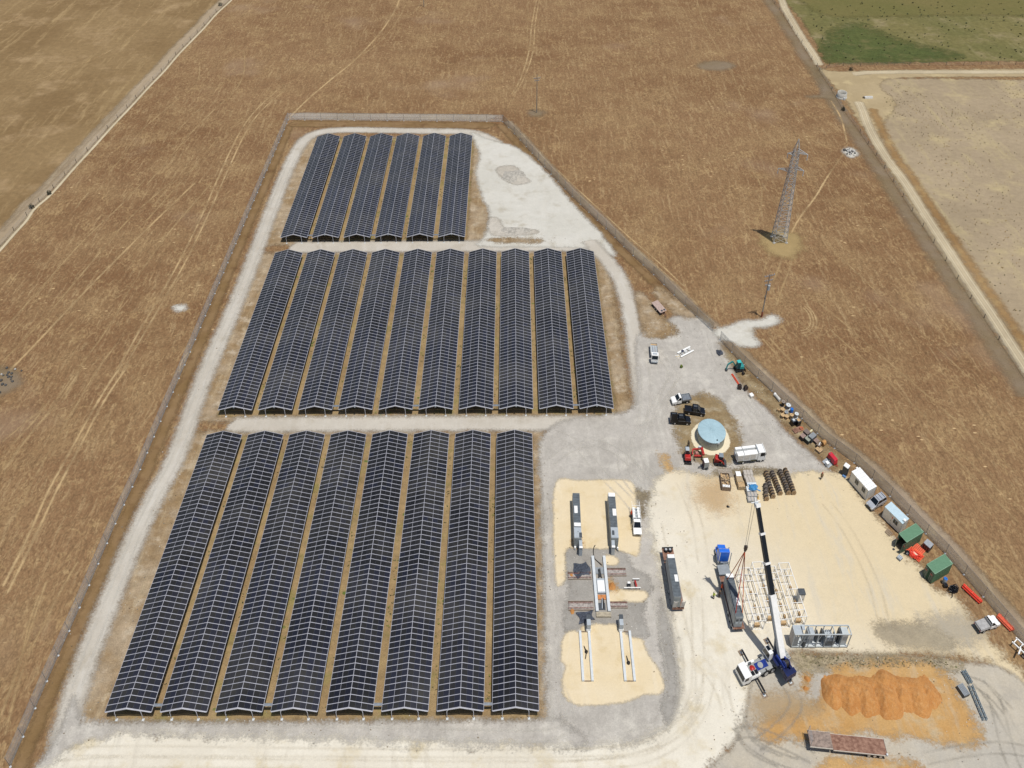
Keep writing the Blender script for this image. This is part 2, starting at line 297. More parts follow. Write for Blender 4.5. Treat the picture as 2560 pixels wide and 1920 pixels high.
ribbon('firebreak', 'greyish bare strip along the right boundary fence', [(p.x-2.0, p.y-1.3) for p in _fr], 4.2, zf, world=True, margin=3)
area('bare_patch', 'bare grey patch in the field beside the concrete tank', [(2040, 170), (2052, 210), (2050, 235), (2020, 240), (2030, 245), (2075, 248), (2110, 275), (2100, 260), (2070, 215)], zf, margin=3)
ztrk = zone_material('farm_track', '#b7a88a', '#a99a7f', '#c3b598', edge=(.5, .4), soft=.5, speck=.1, feather=.3)
zwl = zone_material('wheel_line_pale', '#c2b497', '#b7a98c', None, edge=(.12, .1), soft=.15, speck=.08, feather=.15)
TRK = [(1948, -20), (1962, 20), (1989, 68), (2012, 105), (2034, 137), (2049, 165)]
TRK2 = [(2145, 253), (2156, 275), (2168, 308), (2187, 347), (2218, 396), (2262, 455), (2313, 535), (2367, 618), (2421, 701), (2476, 781), (2530, 864), (2580, 940)]
TRK3 = [(2130, 186), (2180, 181), (2300, 180), (2450, 180), (2700, 180)]
for nm, tk in (('track along the crop edge', TRK), ('track beside the stony paddock', TRK2), ('track below the crop fence', TRK3)):
    w = [at(*q) for q in tk]; ribbon('farm_track', 'pale '+nm, [p[:2] for p in w], 3.4, ztrk, world=True)
    for side, off in (('left', -.75), ('right', .75)):
        pp = []
        for i, p in enumerate(w):
            d = (w[min(i+1, len(w)-1)]-w[max(i-1, 0)]); d.z = 0; d.normalize(); pp.append((p.x+d.y*off, p.y-d.x*off))
        ribbon('wheel_track', side+' wheel line of the '+nm, pp, .55, zwl, world=True, margin=.5)
zov = zone_material('orange_verge', '#a1835a', '#8f7049', '#b39a6c', edge=(1.5, 1.0), soft=1.0, speck=.2, feather=1.0, alpha=.85)
ribbon('straw_verge', 'orange brown grassy verge right of the farm track', [(at(*q).x+3.4, at(*q).y+2.2) for q in [(2160, 275), (2180, 318), (2218, 396), (2262, 455), (2313, 535), (2367, 618), (2421, 701), (2476, 781), (2530, 864), (2580, 940)]], 2.6, zov, world=True, margin=2)
zls = zone_material('left_strip', '#a19078', '#98866c', None, edge=(1.0, .6), soft=1.0, speck=.1, feather=.6, streak=(-.8, .5, .5, '#b5a68c'))
FENCE_L = [(600, -30), (574, 0), (538, 33), (508, 67), (476, 100), (442, 135), (406, 177), (367, 217), (323, 265), (280, 310), (231, 364), (179, 420), (123, 483), (82, 519), (60, 550), (28, 585), (-20, 640), (-80, 710)]
_fl = [at(*q) for q in FENCE_L]
ribbon('bare_strip', 'greyish bare strip along the far left fence', [(p.x-2.0, p.y+1.5) for p in _fl], 5.0, zls, world=True, margin=2)
ribbon('stock_path', 'pale stock path along the far left fence', [(p.x+.9, p.y-.6) for p in _fl], .9, zwl, world=True, margin=.6)
ribbon('stock_path', 'pale stock path inside the tan paddock', [at(*q)[:2] for q in [(0, 580), (40, 540), (90, 490), (150, 430), (220, 350), (330, 235)]], 1.2, zls, world=True, margin=1)

# wheel tracks and animal trails across the field
ztr = zone_material('trampled_straw', '#b79b72', '#ad9067', None, edge=(.3, .2), escale=(.5, 1.6), soft=.22, speck=.15, feather=.3, alpha=.75, broken=.14)
zt2 = zone_material('trampled_straw_clear', '#c0a57b', '#b79a70', None, edge=(.25, .15), escale=(.5, 1.6), soft=.2, speck=.14, feather=.2, alpha=.9, broken=.10)
TR = [([(720, 298), (752, 265), (786, 234), (826, 200), (885, 152), (935, 100), (965, 62), (990, 20), (1005, -20)], .8, 1), ([(885, 152), (960, 95), (1000, 40), (1015, 10)], .5, 0),
 ([(700, 220), (640, 275), (600, 330), (556, 420), (505, 538), (450, 650), (400, 740), (330, 860), (290, 940)], .55, 1), ([(716, 222), (655, 275), (615, 330), (572, 420), (520, 538), (466, 650), (415, 740), (345, 860), (300, 940)], .55, 1),
 ([(312, 900), (250, 995), (180, 1120), (120, 1230), (66, 1350), (0, 1480)], .6, 1), ([(330, 900), (262, 1000), (198, 1120), (140, 1230), (84, 1350), (10, 1500)], .6, 1),
 ([(500, 445), (380, 560), (300, 640), (240, 700), (150, 795), (60, 890), (0, 950)], .7, 1), ([(440, 445), (330, 540), (230, 655), (150, 750), (60, 850), (0, 910)], .6, 0),
 ([(370, 440), (300, 515), (210, 600), (120, 700), (40, 790), (0, 835)], .5, 0), ([(210, 910), (150, 1000), (80, 1080), (0, 1190)], .7, 0), ([(125, 1000), (70, 1070), (0, 1140)], .5, 0),
 ([(540, 445), (440, 560), (380, 640), (320, 730), (270, 820), (190, 930), (100, 1060)], .5, 0), ([(120, 1010), (60, 1060), (0, 1110)], .4, 0), ([(620, 300), (560, 330), (500, 400), (430, 480), (350, 570)], .45, 0),
 ([(700, 310), (640, 330), (560, 360), (500, 410), (430, 460), (380, 520)], .4, 0), ([(500, 160), (490, 210), (430, 260), (350, 330), (300, 400), (240, 460), (180, 530)], .45, 0), ([(560, 200), (520, 250), (470, 300), (420, 350)], .4, 0),
 ([(610, 120), (610, 180), (585, 230), (540, 270), (480, 330), (420, 400), (360, 470)], .5, 0), ([(300, 850), (240, 930), (170, 1050), (100, 1170), (40, 1290)], .45, 0), ([(120, 1440), (80, 1560), (55, 1640), (20, 1740), (-20, 1850)], .5, 0), ([(100, 1480), (72, 1560), (50, 1660), (10, 1760)], .45, 0),
 ([(200, 1395), (150, 1480), (110, 1560), (70, 1640), (40, 1730), (10, 1850)], .5, 0), ([(440, 1050), (390, 1150), (330, 1260), (270, 1370), (200, 1500)], .4, 0), ([(425, 1060), (380, 1150), (320, 1255), (255, 1370)], .4, 0),
 ([(1345, -20), (1330, 60), (1322, 130), (1300, 200), (1275, 240)], .55, 1), ([(1352, -20), (1338, 60), (1332, 130), (1308, 200), (1283, 238)], .55, 1), ([(1318, -20), (1320, 50), (1316, 110)], .4, 0),
 ([(1740, -10), (1760, 60), (1800, 130), (1830, 185), (1860, 260)], .45, 0), ([(1264, 312), (1300, 345), (1350, 395), (1400, 450), (1470, 510), (1540, 575), (1600, 630), (1680, 700), (1750, 770)], .8, 1), ([(1275, 310), (1320, 350), (1370, 402), (1430, 460), (1500, 525), (1570, 590), (1640, 650), (1720, 725)], .5, 1),
 ([(2115, 375), (2070, 440), (2040, 490), (2010, 530), (1990, 560), (1975, 590)], .6, 1), ([(2075, 248), (2100, 290), (2112, 330), (2118, 360)], .6, 1), ([(1960, 620), (1950, 660), (1935, 700), (1925, 740)], .6, 0), ([(1985, 620), (1975, 670), (1955, 720), (1940, 770)], .55, 0),
 ([(1890, 560), (1905, 480), (1880, 420), (1850, 380)], .45, 0), ([(1930, 610), (1910, 680), (1905, 730)], .45, 0), ([(1990, 795), (2050, 850), (2150, 930), (2300, 1060), (2430, 1190), (2560, 1320)], .45, 0), ([(2000, 720), (2100, 800), (2250, 930), (2400, 1060), (2560, 1200)], .4, 0),
 ([(2070, 820), (2160, 900), (2280, 1010), (2400, 1130), (2530, 1260)], .35, 0), ([(2060, 600), (2160, 700), (2300, 830), (2440, 960)], .35, 0), ([(1900, 840), (1960, 905), (2050, 990), (2150, 1080), (2260, 1180), (2380, 1300), (2500, 1420), (2580, 1500)], .55, 0), ([(1920, 840), (1975, 900), (2065, 985), (2165, 1075), (2280, 1185), (2400, 1300), (2520, 1420)], .55, 0),
 ([(2100, 1090), (2200, 1190), (2300, 1290), (2400, 1390), (2560, 1550)], .8, 1), ([(400, 20), (330, 90), (250, 140), (150, 180), (60, 210)], .6, 0), ([(350, 0), (345, 20), (310, 60), (240, 110)], .5, 0), ([(60, 30), (20, 60), (-20, 90)], .8, 0)]
for i, (pp, w, s) in enumerate(TR):
    ribbon('wheel_track' if s else 'animal_trail', ('clear' if s else 'faint')+' straw coloured line trodden across the brown field', pp, w*.95, zt2 if s else ztr, margin=.7, k=5)['group'] = 'lines trodden across the field'
for cx, cy, n, r0, a0, a1 in ((500, 905, 4, 3.0, 2.2, 4.1), (300, 1610, 3, 3.2, -1.1, 1.0), (1985, 790, 3, 5.0, -1.6, .7)):
    c = at(cx, cy)
    for k in range(n):
        q = [(c.x+(r0+k*.9)*math.cos(a)*.8, c.y+(r0+k*.9)*math.sin(a)*1.3) for a in np.linspace(a0, a1, 7)]
        ribbon('wheel_track', 'curved turning mark of a vehicle on dry grass', q, .3, zt2, margin=.4, world=True, k=3)['group'] = 'curved turning marks'

# inside the perimeter fence
FEN = [(-40, 2050), (26, 1917), (110, 1720), (197, 1524), (288, 1311), (350, 1176), (400, 1057), (466, 903), (560, 680), (640, 490), (721, 300)]
FEN2 = [(721, 300), (1257, 304.6)]; FEN3 = [(1257, 304.6), (1306, 356), (1370, 427), (1433, 494), (1509, 566), (1575, 632), (1648, 700), (1717, 769), (1783, 830)]
FEN4 = [(1800, 850), (1858, 911), (1928, 977), (2001, 1044), (2066, 1106), (2139, 1160), (2215, 1231), (2290, 1310), (2363, 1384), (2477, 1514), (2560, 1610), (2680, 1750)]
zin = zone_material('inner_soil', '#78603f', '#866d4e', '#6d5439', edge=(.8, .5), soft=.7, speck=.14, feather=.5, big=.1)
def off_line(pix, dx): return [(at(*q).x+dx, at(*q).y) for q in pix]
ribbon('verge', 'red brown verge inside the left fence', off_line(FEN, 1.5), 2.4, zin, world=True, margin=1.5)
ribbon('verge', 'red brown verge inside the back fence', [(at(*q).x, at(*q).y-3.2) for q in [(722, 300), (900, 302), (1255, 305)]], 5.0, zin, world=True, margin=1.5)
ribbon('verge', 'red brown verge inside the slanting back right fence', [(at(*q).x-1.6, at(*q).y-1.2) for q in FEN3], 2.6, zin, world=True, margin=1.3)
ribbon('verge', 'red brown verge under the yard fence', [(at(*q).x-.5, at(*q).y-.6) for q in FEN4[:5]], 1.8, zin, world=True, margin=1.3)
zout = zone_material('outer_strip', '#958470', '#89775f', '#a59478', edge=(.7, .6), soft=.6, speck=.14, feather=.6, streak=(0, .6, .4, '#b0a082'))
ribbon('service_strip', 'greyish service strip outside the back right fence', [(at(*q).x+1.2, at(*q).y+1.5) for q in FEN3], 2.6, zout, world=True, margin=1.2)
ribbon('service_strip', 'greyish service strip outside the yard fence', [(at(*q).x+1.6, at(*q).y+1.2) for q in FEN4], 3.6, zout, world=True, margin=1.2)
ribbon('service_strip', 'pale service strip outside the back fence', [(at(*q).x, at(*q).y+4.0) for q in [(722, 300), (900, 302), (1255, 305)]], 5.0, zout, world=True, margin=1.5)
zgs = zone_material('array_grass', '#8f7857', '#9a8460', '#857a4c', edge=(.8, .5), soft=.6, speck=.22, feather=.4, big=.09, spots=(.5, .25, '#5d6a34', .52), mid=1.0)
zst = zone_material('straw_bare', '#9d8b72', '#8a7354', '#b0a18a', edge=(2.0, 1.3), soft=.9, speck=.24, feather=.9, big=.12, mid=1.0, streak=(0, .8, .4, '#b9a888'))
for nm, x0, x1, y0, y1 in (('front', -72.5, 5.5, 84.5, 158), ('middle', -72.5, 25.5, 161, 234.5), ('back', -72.5, -9, 238.5, 311)):
    area('straw_margin', 'straw and bare soil around the '+nm+' solar block', [(x0-2, y0), (x1+1.5, y0), (x1+1.5, y1), (x0-2, y1)], zst, world=True, smooth=False)
for nm, x0, x1, y0, y1 in (('front', -68, 3.8, 86.2, 156.5), ('middle', -68, 23.2, 163, 233), ('back', -68, -13.8, 240.5, 310)):
    area('dry_grass', 'dry yellowish grass under the '+nm+' solar block', [(x0, y0), (x1, y0), (x1, y1), (x0, y1)], zgs, world=True, smooth=False, cat='grass')
zrd = zone_material('limestone_road', '#b3ab9d', '#bcb5a8', '#a9a090', edge=(.7, .6), soft=.8, speck=.08, feather=.9, big=.06, streak=(0, .7, .5, '#c3beb4'))
ROAD = [(120, 1990), (150, 1880), (190, 1730), (228, 1618), (288, 1468), (343, 1334), (396, 1225), (439, 1144), (497, 981), (528, 900), (600, 735), (664, 565), (677, 530), (711, 443), (737, 386), (756, 357), (778, 339), (805, 330), (862, 325), (950, 326), (1065, 328), (1152, 329), (1200, 337), (1250, 362)]
ribbon('gravel_road', 'pale limestone road round the left and back of the arrays', ROAD, 4.1, zrd, margin=1.6)
ribbon('gravel_road', 'pale limestone road between the front and middle blocks', [(-66, 160.2), (-40, 160.4), (0, 160.4), (24, 160.0), (30, 158)], 5.0, zrd, world=True, margin=1.5)
ribbon('gravel_road', 'pale limestone road between the middle and back blocks', [(-66, 237.4), (-40, 237.6), (-10, 237.6), (14, 237.6), (22, 236)], 6.0, zrd, world=True, margin=1.5)
zwy = zone_material('limestone_yard', '#bdb9ad', '#c5c1b6', '#aea797', edge=(1.0, .8), soft=.8, speck=.1, feather=.8, big=.07, streak=(.9, .5, .6, '#c2bdb0'))
area('limestone_yard', 'white crushed limestone yard beside the back block', [(1180, 331), (1213, 346), (1256, 358), (1289, 369), (1332, 399), (1372, 437), (1415, 490), (1458, 538), (1491, 571), (1517, 604), (1540, 640), (1507, 632), (1479, 622), (1357, 618), (1231, 618), (1190, 612), (1205, 602), (1222, 560), (1223, 528), (1205, 490), (1190, 432), (1200, 389), (1185, 351)], zwy)
zrub = zone_material('grey_rubble', '#aaa294', '#b8b1a4', '#99907f', edge=(.8, .8), soft=.6, speck=.25, feather=.5)
area('rubble_patch', 'low grey rubble patch in the limestone yard', [(1242, 420), (1285, 415), (1310, 440), (1325, 455), (1300, 462), (1275, 458), (1250, 440)], zrub)
area('rubble_patch', 'scraped grey patch at the near end of the limestone yard', [(1225, 545), (1250, 548), (1265, 572), (1335, 575), (1335, 585), (1240, 590), (1220, 570)], zrub)
area('straw_margin', 'straw strip between limestone yard and middle block', [(1235, 597), (1345, 597), (1345, 606), (1235, 606)], zst, margin=1.5)
ribbon('gravel_road', 'pale limestone road right of the middle block', [(1470, 600), (1500, 632), (1539, 680), (1566, 741), (1584, 831), (1596, 922), (1608, 1005), (1600, 1060)], 4.2, zrd, margin=1.6)

zgr = zone_material('grey_gravel', '#b0aaa0', '#a39d93', '#bcb6aa', edge=(1.1, .8), soft=.7, speck=.15, feather=.8, big=.06, streak=(.5, .5, .45, '#c3beb2'), ruts=(.25, .15, '#c0bab0'), mid=.8)
area('gravel_yard', 'grey gravel yard right of the solar blocks', [(1352, 1100), (1420, 1050), (1540, 1035), (1590, 1010), (1592, 930), (1590, 860), (1605, 830), (1650, 812), (1690, 790), (1740, 790), (1790, 830), (1800, 850), (1830, 905), (1855, 965), (1890, 1000), (1930, 1035), (1965, 1080), (2015, 1125), (2062, 1165), (2095, 1195), (2110, 1230), (1800, 1290), (1760, 1400), (1760, 1560), (1760, 1700), (1740, 1790), (1640, 1880), (1380, 1880), (1366, 1780), (1360, 1600), (1357, 1400), (1354, 1250)], zgr)
area('gravel_yard', 'grey gravel apron in front of the front block', [(205, 1800), (260, 1806), (700, 1806), (1345, 1800), (1400, 1800), (1440, 1880), (900, 1885), (420, 1850), (330, 1860), (210, 1950), (80, 1960), (150, 1830), (185, 1740)], zgr)
area('straw_patch', 'straw patch beside the road and rusty trailer', [(1590, 735), (1620, 742), (1640, 780), (1665, 800), (1690, 830), (1650, 845), (1612, 838), (1602, 800)], zst)
area('straw_patch', 'straw grass behind the rusty trailer', [(1640, 715), (1690, 745), (1740, 790), (1710, 795), (1670, 770), (1640, 745)], zst)
area('straw_patch', 'dry grass round the water tank', [(1700, 1010), (1760, 985), (1800, 1005), (1838, 1050), (1850, 1110), (1830, 1150), (1780, 1165), (1720, 1140), (1695, 1100), (1690, 1050)], zone_material('tank_grass', '#988666', '#8a7350', '#aea188', edge=(2.2, 1.6), soft=1.0, speck=.22, feather=1.2, alpha=.85, big=.14, mid=.9))
area('straw_patch', 'straw bank between the gravel yard and the fence', [(1800, 860), (1830, 890), (1870, 935), (1930, 990), (1990, 1045), (2060, 1110), (2120, 1165), (2090, 1180), (2030, 1125), (1960, 1060), (1890, 985), (1850, 950), (1825, 900)], zone_material('bank_straw', '#9d8c6d', '#8b7555', '#b0a080', edge=(1.4, 1.1), soft=.9, speck=.24, feather=.9, alpha=.9, big=.14, mid=.9))
area('gravel_patch', 'white gravel patch below the leaning power pole', [(1785, 826), (1819, 816), (1860, 802), (1900, 800), (1931, 787), (1950, 800), (1930, 815), (1885, 822), (1888, 845), (1898, 858), (1880, 870), (1850, 865), (1830, 855), (1800, 848)], zwy)
area('gravel_patch', 'pale bare oval in the brown field', [(1745, 160), (1790, 152), (1835, 160), (1825, 172), (1790, 176), (1755, 172)], zf)
area('gravel_patch', 'white stony patch round the rock pile', [(2110, 372), (2130, 370), (2145, 385), (2130, 394), (2112, 386)], zwy, margin=3)
area('gravel_patch', 'pale patch at the foot of the far power pole', [(1322, 280), (1342, 275), (1362, 282), (1345, 292), (1325, 288)], zf, margin=3)
area('gravel_patch', 'grey bare patch at the left edge of the field', [(-30, 925), (30, 922), (52, 950), (30, 975), (-30, 990)], zf, margin=3)
area('gravel_patch', 'small pale spot near the left fence', [(436, 765), (462, 763), (462, 775), (438, 777)], zwy, margin=2)
area('gravel_patch', 'straw ground around the steel pylon', [(1905, 590), (1950, 575), (2000, 590), (2000, 630), (1960, 645), (1915, 625)], zone_material('pylon_straw', '#ab9468', '#a08a60', None, edge=(2.5, 1.5), soft=1.5, speck=.15, feather=1.5, alpha=.8), margin=5)

zsa = zone_material('pale_sand', '#cfc7b5', '#d8d1c0', '#c6b99c', edge=(2.4, 1.3), soft=.9, speck=.07, feather=1.3, big=.07, streak=(.25, .45, .6, '#bfb7a6'), grad=(.8, .45, 84, 112, '#cdbc9a'), bumpy=.12)
SAND = [(60, 1990), (115, 1920), (170, 1882), (230, 1852), (300, 1834), (420, 1836), (700, 1846), (1100, 1860), (1400, 1868), (1560, 1860), (1640, 1835), (1680, 1790), (1692, 1720), (1682, 1600), (1660, 1480), (1640, 1380), (1618, 1290), (1636, 1215), (1680, 1175), (1760, 1190), (1830, 1185), (1950, 1185), (2060, 1180), (2115, 1195), (2150, 1240), (2205, 1305), (2250, 1370), (2300, 1425), (2345, 1475), (2385, 1492), (2430, 1550), (2520, 1650), (2590, 1720), (2700, 1830), (2700, 1860), (2590, 1740), (2500, 1672), (2430, 1645), (2300, 1636), (2150, 1636), (2060, 1632), (1985, 1625), (1950, 1660), (1890, 1690), (1874, 1760), (1858, 1812), (1830, 1862), (1770, 1925), (1700, 1990), (900, 2080), (100, 2080)]
area('sand_road', 'pale sand road and hardstand across the site', SAND, zsa, cell=.6)
zgd = zone_material('dark_gravel', '#9a958c', '#a5a097', '#918b82', edge=(1.2, .8), soft=.6, speck=.16, feather=.7, big=.12, alpha=.9)
area('gravel_fill', 'darker grey gravel fill round the central beams', [(1418, 1372), (1500, 1366), (1540, 1372), (1570, 1390), (1580, 1420), (1620, 1440), (1625, 1475), (1612, 1500), (1610, 1545), (1620, 1590), (1570, 1588), (1490, 1556), (1440, 1572), (1415, 1580), (1410, 1530), (1424, 1480), (1412, 1430)], zgd)
area('gravel_fill', 'darker grey gravel band right of the beam pad', [(1650, 1500), (1672, 1560), (1690, 1660), (1696, 1740), (1672, 1810), (1655, 1780), (1665, 1700), (1650, 1600)], zgd)
zdb = zone_material('brown_debris', '#8d8068', '#7c6d54', '#a59a84', edge=(1.4, 1.2), soft=.6, speck=.3, feather=1.0, big=.2, alpha=.85, mid=1.0)
area('debris_strip', 'brownish debris strip right of the battery containers', [(1592, 1222), (1606, 1228), (1622, 1236), (1612, 1262), (1608, 1295), (1600, 1300), (1596, 1265), (1588, 1240)], zdb, margin=2)
area('debris_strip', 'dusty rubbish strip between the gravel and the stacked drums', [(1790, 1178), (1850, 1170), (1930, 1172), (1950, 1182), (1900, 1186), (1830, 1190), (1795, 1188)], zdb, margin=2)
zso = zone_material('sand_stain', '#c9ab80', '#c4a77e', None, edge=(3, 1.5), soft=2.5, speck=.07, feather=2.0, alpha=.6)
area('sand_stain', 'orange tinted stain on the sand near the stacks', [(1755, 1210), (1800, 1205), (1825, 1235), (1815, 1270), (1770, 1272), (1745, 1240)], zso, margin=5)
area('sand_stain', 'faint grey scrape on the sand near the white ute', [(2300, 1555), (2380, 1535), (2440, 1560), (2450, 1600), (2380, 1620), (2310, 1600)], zone_material('sand_scrape', '#a9a292', '#b4ab99', None, edge=(3, 1.5), soft=1.8, speck=.12, feather=2.0, alpha=.6), margin=5)
zpd = zone_material('yellow_sand', '#d2c09d', '#d6c6a7', '#cab68f', edge=(.5, .35), soft=.35, speck=.055, feather=.25, big=.1, streak=(0, .6, .4, '#d8cbb1'), bumpy=.12)
area('sand_pad', 'yellow sand pad under the two battery containers', [(1390, 1206), (1450, 1202), (1570, 1202), (1588, 1240), (1600, 1330), (1595, 1390), (1565, 1382), (1530, 1372), (1500, 1374), (1440, 1370), (1418, 1374), (1412, 1400), (1412, 1450), (1390, 1458), (1384, 1330)], zpd)
area('sand_pad', 'yellow sand pad under the low concrete beams', [(1411, 1590), (1429, 1579), (1447, 1581), (1458, 1567), (1478, 1564), (1494, 1559), (1513, 1563), (1536, 1561), (1548, 1569), (1575, 1593), (1603, 1598), (1616, 1626), (1653, 1691), (1655, 1732), (1608, 1738), (1559, 1755), (1486, 1764), (1435, 1760), (1412, 1741), (1404, 1707), (1412, 1666), (1401, 1642)], zpd)
area('sand_pad', 'yellow sand spread right of the central footing', [(1518, 1481), (1536, 1474), (1575, 1476), (1608, 1478), (1618, 1494), (1600, 1505), (1559, 1504), (1522, 1505)], zpd)
area('sand_pad', 'small yellow sand patch beside the central footing', [(1512, 1391), (1532, 1390), (1546, 1402), (1542, 1412), (1514, 1412)], zpd)
zor = zone_material('orange_soil', '#c09c68', '#b98f58', '#b8a686', edge=(2.2, 1.4), soft=1.0, speck=.13, feather=1.2, big=.09, alpha=.92, streak=(.2, .5, .6, '#b9a78a'))
zgr2 = zone_material('grey_hardstand', '#aca69a', '#b5ab98', '#a29b8f', edge=(1.0, .6), soft=.6, speck=.11, feather=.5, big=.06, streak=(.9, .5, .4, '#bdb5a6'))
area('gravel_yard', 'grey hardstand below the crane and dirt pile', [(1885, 1690), (1960, 1655), (2060, 1650), (2300, 1655), (2480, 1665), (2560, 1712), (2700, 1860), (2760, 2060), (1640, 2060), (1775, 1925), (1833, 1862), (1862, 1808)], zgr2)
zscr = zone_material('rough_scrub', '#a3967e', '#93866c', '#857b5c', edge=(1.6, 1.3), soft=.8, speck=.35, feather=1.2, big=.14, spots=(.9, .25, '#6b6a4a', .52), mid=1.0)
area('rough_strip', 'rough scrubby strip between sand and orange dirt', [(1985, 1634), (2060, 1638), (2200, 1642), (2330, 1642), (2400, 1660), (2390, 1676), (2300, 1668), (2120, 1670), (2060, 1680), (2000, 1678)], zscr)
area('rough_strip', 'churned grey ground on the sand right of the skid', [(2190, 1560), (2260, 1556), (2330, 1570), (2380, 1600), (2370, 1625), (2270, 1620), (2200, 1600)], zone_material('churned', '#9c917c', '#b4a78d', '#857a66', edge=(1.5, 1.4), soft=1.0, speck=.2, feather=1.2, alpha=.7))
area('orange_soil', 'orange soil spread round the dirt pile', [(2090, 1672), (2200, 1660), (2300, 1655), (2365, 1690), (2400, 1745), (2440, 1805), (2448, 1850), (2380, 1862), (2260, 1842), (2120, 1835), (2000, 1845), (1920, 1850), (1890, 1815), (1960, 1770), (2040, 1760), (2068, 1720)], zor)
area('orange_soil', 'faint orange soil stain left of the dirt pile', [(1890, 1745), (1980, 1730), (2050, 1770), (1980, 1800), (1900, 1800)], zone_material('orange_faint', '#b8a07c', '#b49a74', None, edge=(1.8, 1.2), soft=1.4, speck=.12, feather=1.4, alpha=.6))
area('orange_soil', 'orange soil smears in front of the flatbed trailer', [(2080, 1900), (2160, 1895), (2260, 1905), (2300, 1940), (2060, 1940)], zor)
for (x, y, r, l) in ((2018, 1698, 6, 'upper'), (2014, 1720, 6, 'lower')):
    area('orange_soil', l+' small orange soil heap mark beside the crane', [(x-r, y-r*.7), (x+r, y-r*.7), (x+r*1.1, y+r*.6), (x-r, y+r)], zor, margin=1.2, cell=.3)
area('orange_soil', 'orange streak on gravel near the water tank', [(1650, 1136), (1660, 1138), (1668, 1158), (1676, 1170), (1668, 1176), (1658, 1160)], zor, margin=1.2, cell=.3)
area('orange_soil', 'orange soil spill at the end of the left battery container', [(1437, 1353), (1450, 1352), (1450, 1364), (1438, 1364)], zor, margin=1, cell=.25)
area('orange_soil', 'orange soil spill beside the central footing', [(1518, 1460), (1530, 1452), (1536, 1466), (1530, 1480), (1519, 1480)], zor, margin=1, cell=.25)
area('tank_ring', 'cream sand ring under the water tank', [(1727.5, 1091), (1731, 1074), (1745, 1060), (1765, 1052), (1790, 1056), (1810, 1070), (1823, 1092), (1825, 1112), (1815, 1128), (1795, 1138), (1772, 1138), (1748, 1128), (1732, 1110)], zone_material('ring_sand', '#d6caac', '#dbd0b6', None, edge=(.25, .3), escale=(.6, 3), soft=.15, speck=.05, bumpy=.1), margin=1, cell=.3)

# tyre marks left by turning trucks
zmk = zone_material('tyre_mark_dark', '#9c968a', '#a59e90', None, edge=(.2, .15), escale=(.5, 2), soft=.2, speck=.15, feather=.25, alpha=.42, broken=.16)
zml = zone_material('tyre_mark_pale', '#cdc8bc', '#c4beb1', None, edge=(.2, .15), escale=(.5, 2), soft=.2, speck=.1, feather=.25, alpha=.45, broken=.16)
zms = zone_material('tyre_mark_sand', '#b5aa94', '#bdb29c', None, edge=(.2, .15), escale=(.5, 2), soft=.22, speck=.1, feather=.3, alpha=.20, broken=.14)
def pair(label, pix, mat, gap=1.0, w=.34):
    P = [at(*q) for q in pix]
    for s in (-1, 1):
        pp = []
        for i, p in enumerate(P):
            d = P[min(i+1, len(P)-1)]-P[max(i-1, 0)]; d.normalize(); pp.append((p.x+d.y*s*gap, p.y-d.x*s*gap))
        ribbon('tyre_mark', label, pp, w, mat, margin=.45, world=True, k=5)['group'] = 'tyre marks on the site'
for pp in ([(140, 1890), (300, 1880), (700, 1885), (1200, 1890), (1500, 1885), (1640, 1860), (1730, 1770), (1745, 1640), (1740, 1480)], [(160, 1905), (400, 1905), (900, 1908), (1400, 1908), (1620, 1890), (1740, 1800), (1775, 1680)], [(1640, 1300), (1660, 1400), (1690, 1520), (1720, 1640), (1725, 1740)], [(1740, 1640), (1800, 1720), (1820, 1790)], [(2060, 1250), (2120, 1330), (2180, 1450), (2210, 1560)], [(1700, 1200), (1740, 1300), (1760, 1420)], [(1400, 1890), (1560, 1876), (1690, 1830), (1760, 1740)]):
    pair('faint tyre marks on the pale sand', pp, zms)
for pp in ([(1380, 1080), (1440, 1110), (1500, 1180), (1560, 1240), (1600, 1290)], [(1370, 1160), (1430, 1120), (1500, 1110), (1570, 1150), (1620, 1210)], [(1590, 1060), (1560, 1110), (1560, 1180), (1600, 1240)], [(1610, 900), (1615, 980), (1605, 1060), (1590, 1140), (1640, 1200)], [(1700, 930), (1660, 980), (1630, 1040), (1600, 1100)], [(1860, 990), (1900, 1040), (1950, 1100), (2020, 1160)], [(1780, 860), (1810, 930), (1850, 990), (1900, 1060), (1960, 1130)], [(1640, 880), (1680, 930), (1660, 1000), (1630, 1080)], [(1365, 1250), (1372, 1400), (1380, 1560), (1390, 1700), (1400, 1820)], [(400, 1830), (700, 1830), (1050, 1835), (1350, 1840), (1420, 1800), (1390, 1700)], [(1640, 1480), (1662, 1580), (1680, 1700), (1660, 1800), (1560, 1850)]):
    pair('pale tyre marks on the grey gravel yard', pp, zml)
for pp in ([(1830, 1840), (1880, 1830), (1960, 1860), (2040, 1900)], [(1850, 1800), (1870, 1850), (1930, 1890), (2000, 1915)], [(1845, 1815), (1880, 1870), (1960, 1910)], [(2480, 1730), (2500, 1800), (2520, 1880), (2540, 1930)], [(2440, 1700), (2490, 1760), (2540, 1850)], [(2380, 1690), (2460, 1720), (2530, 1790)], [(2300, 1900), (2400, 1880), (2500, 1870), (2570, 1880)], [(1960, 1700), (1990, 1760), (1950, 1820), (1880, 1870)]):
    pair('dark tyre marks curving over the grey hardstand', pp, zmk)
for x in (-1, 1):
    ribbon('tyre_mark', 'pale wheel line along the left limestone road', [(at(*q).x+x*.85, at(*q).y) for q in ROAD[2:15]], .45, zml, margin=.5, world=True)['group'] = 'tyre marks on the site'
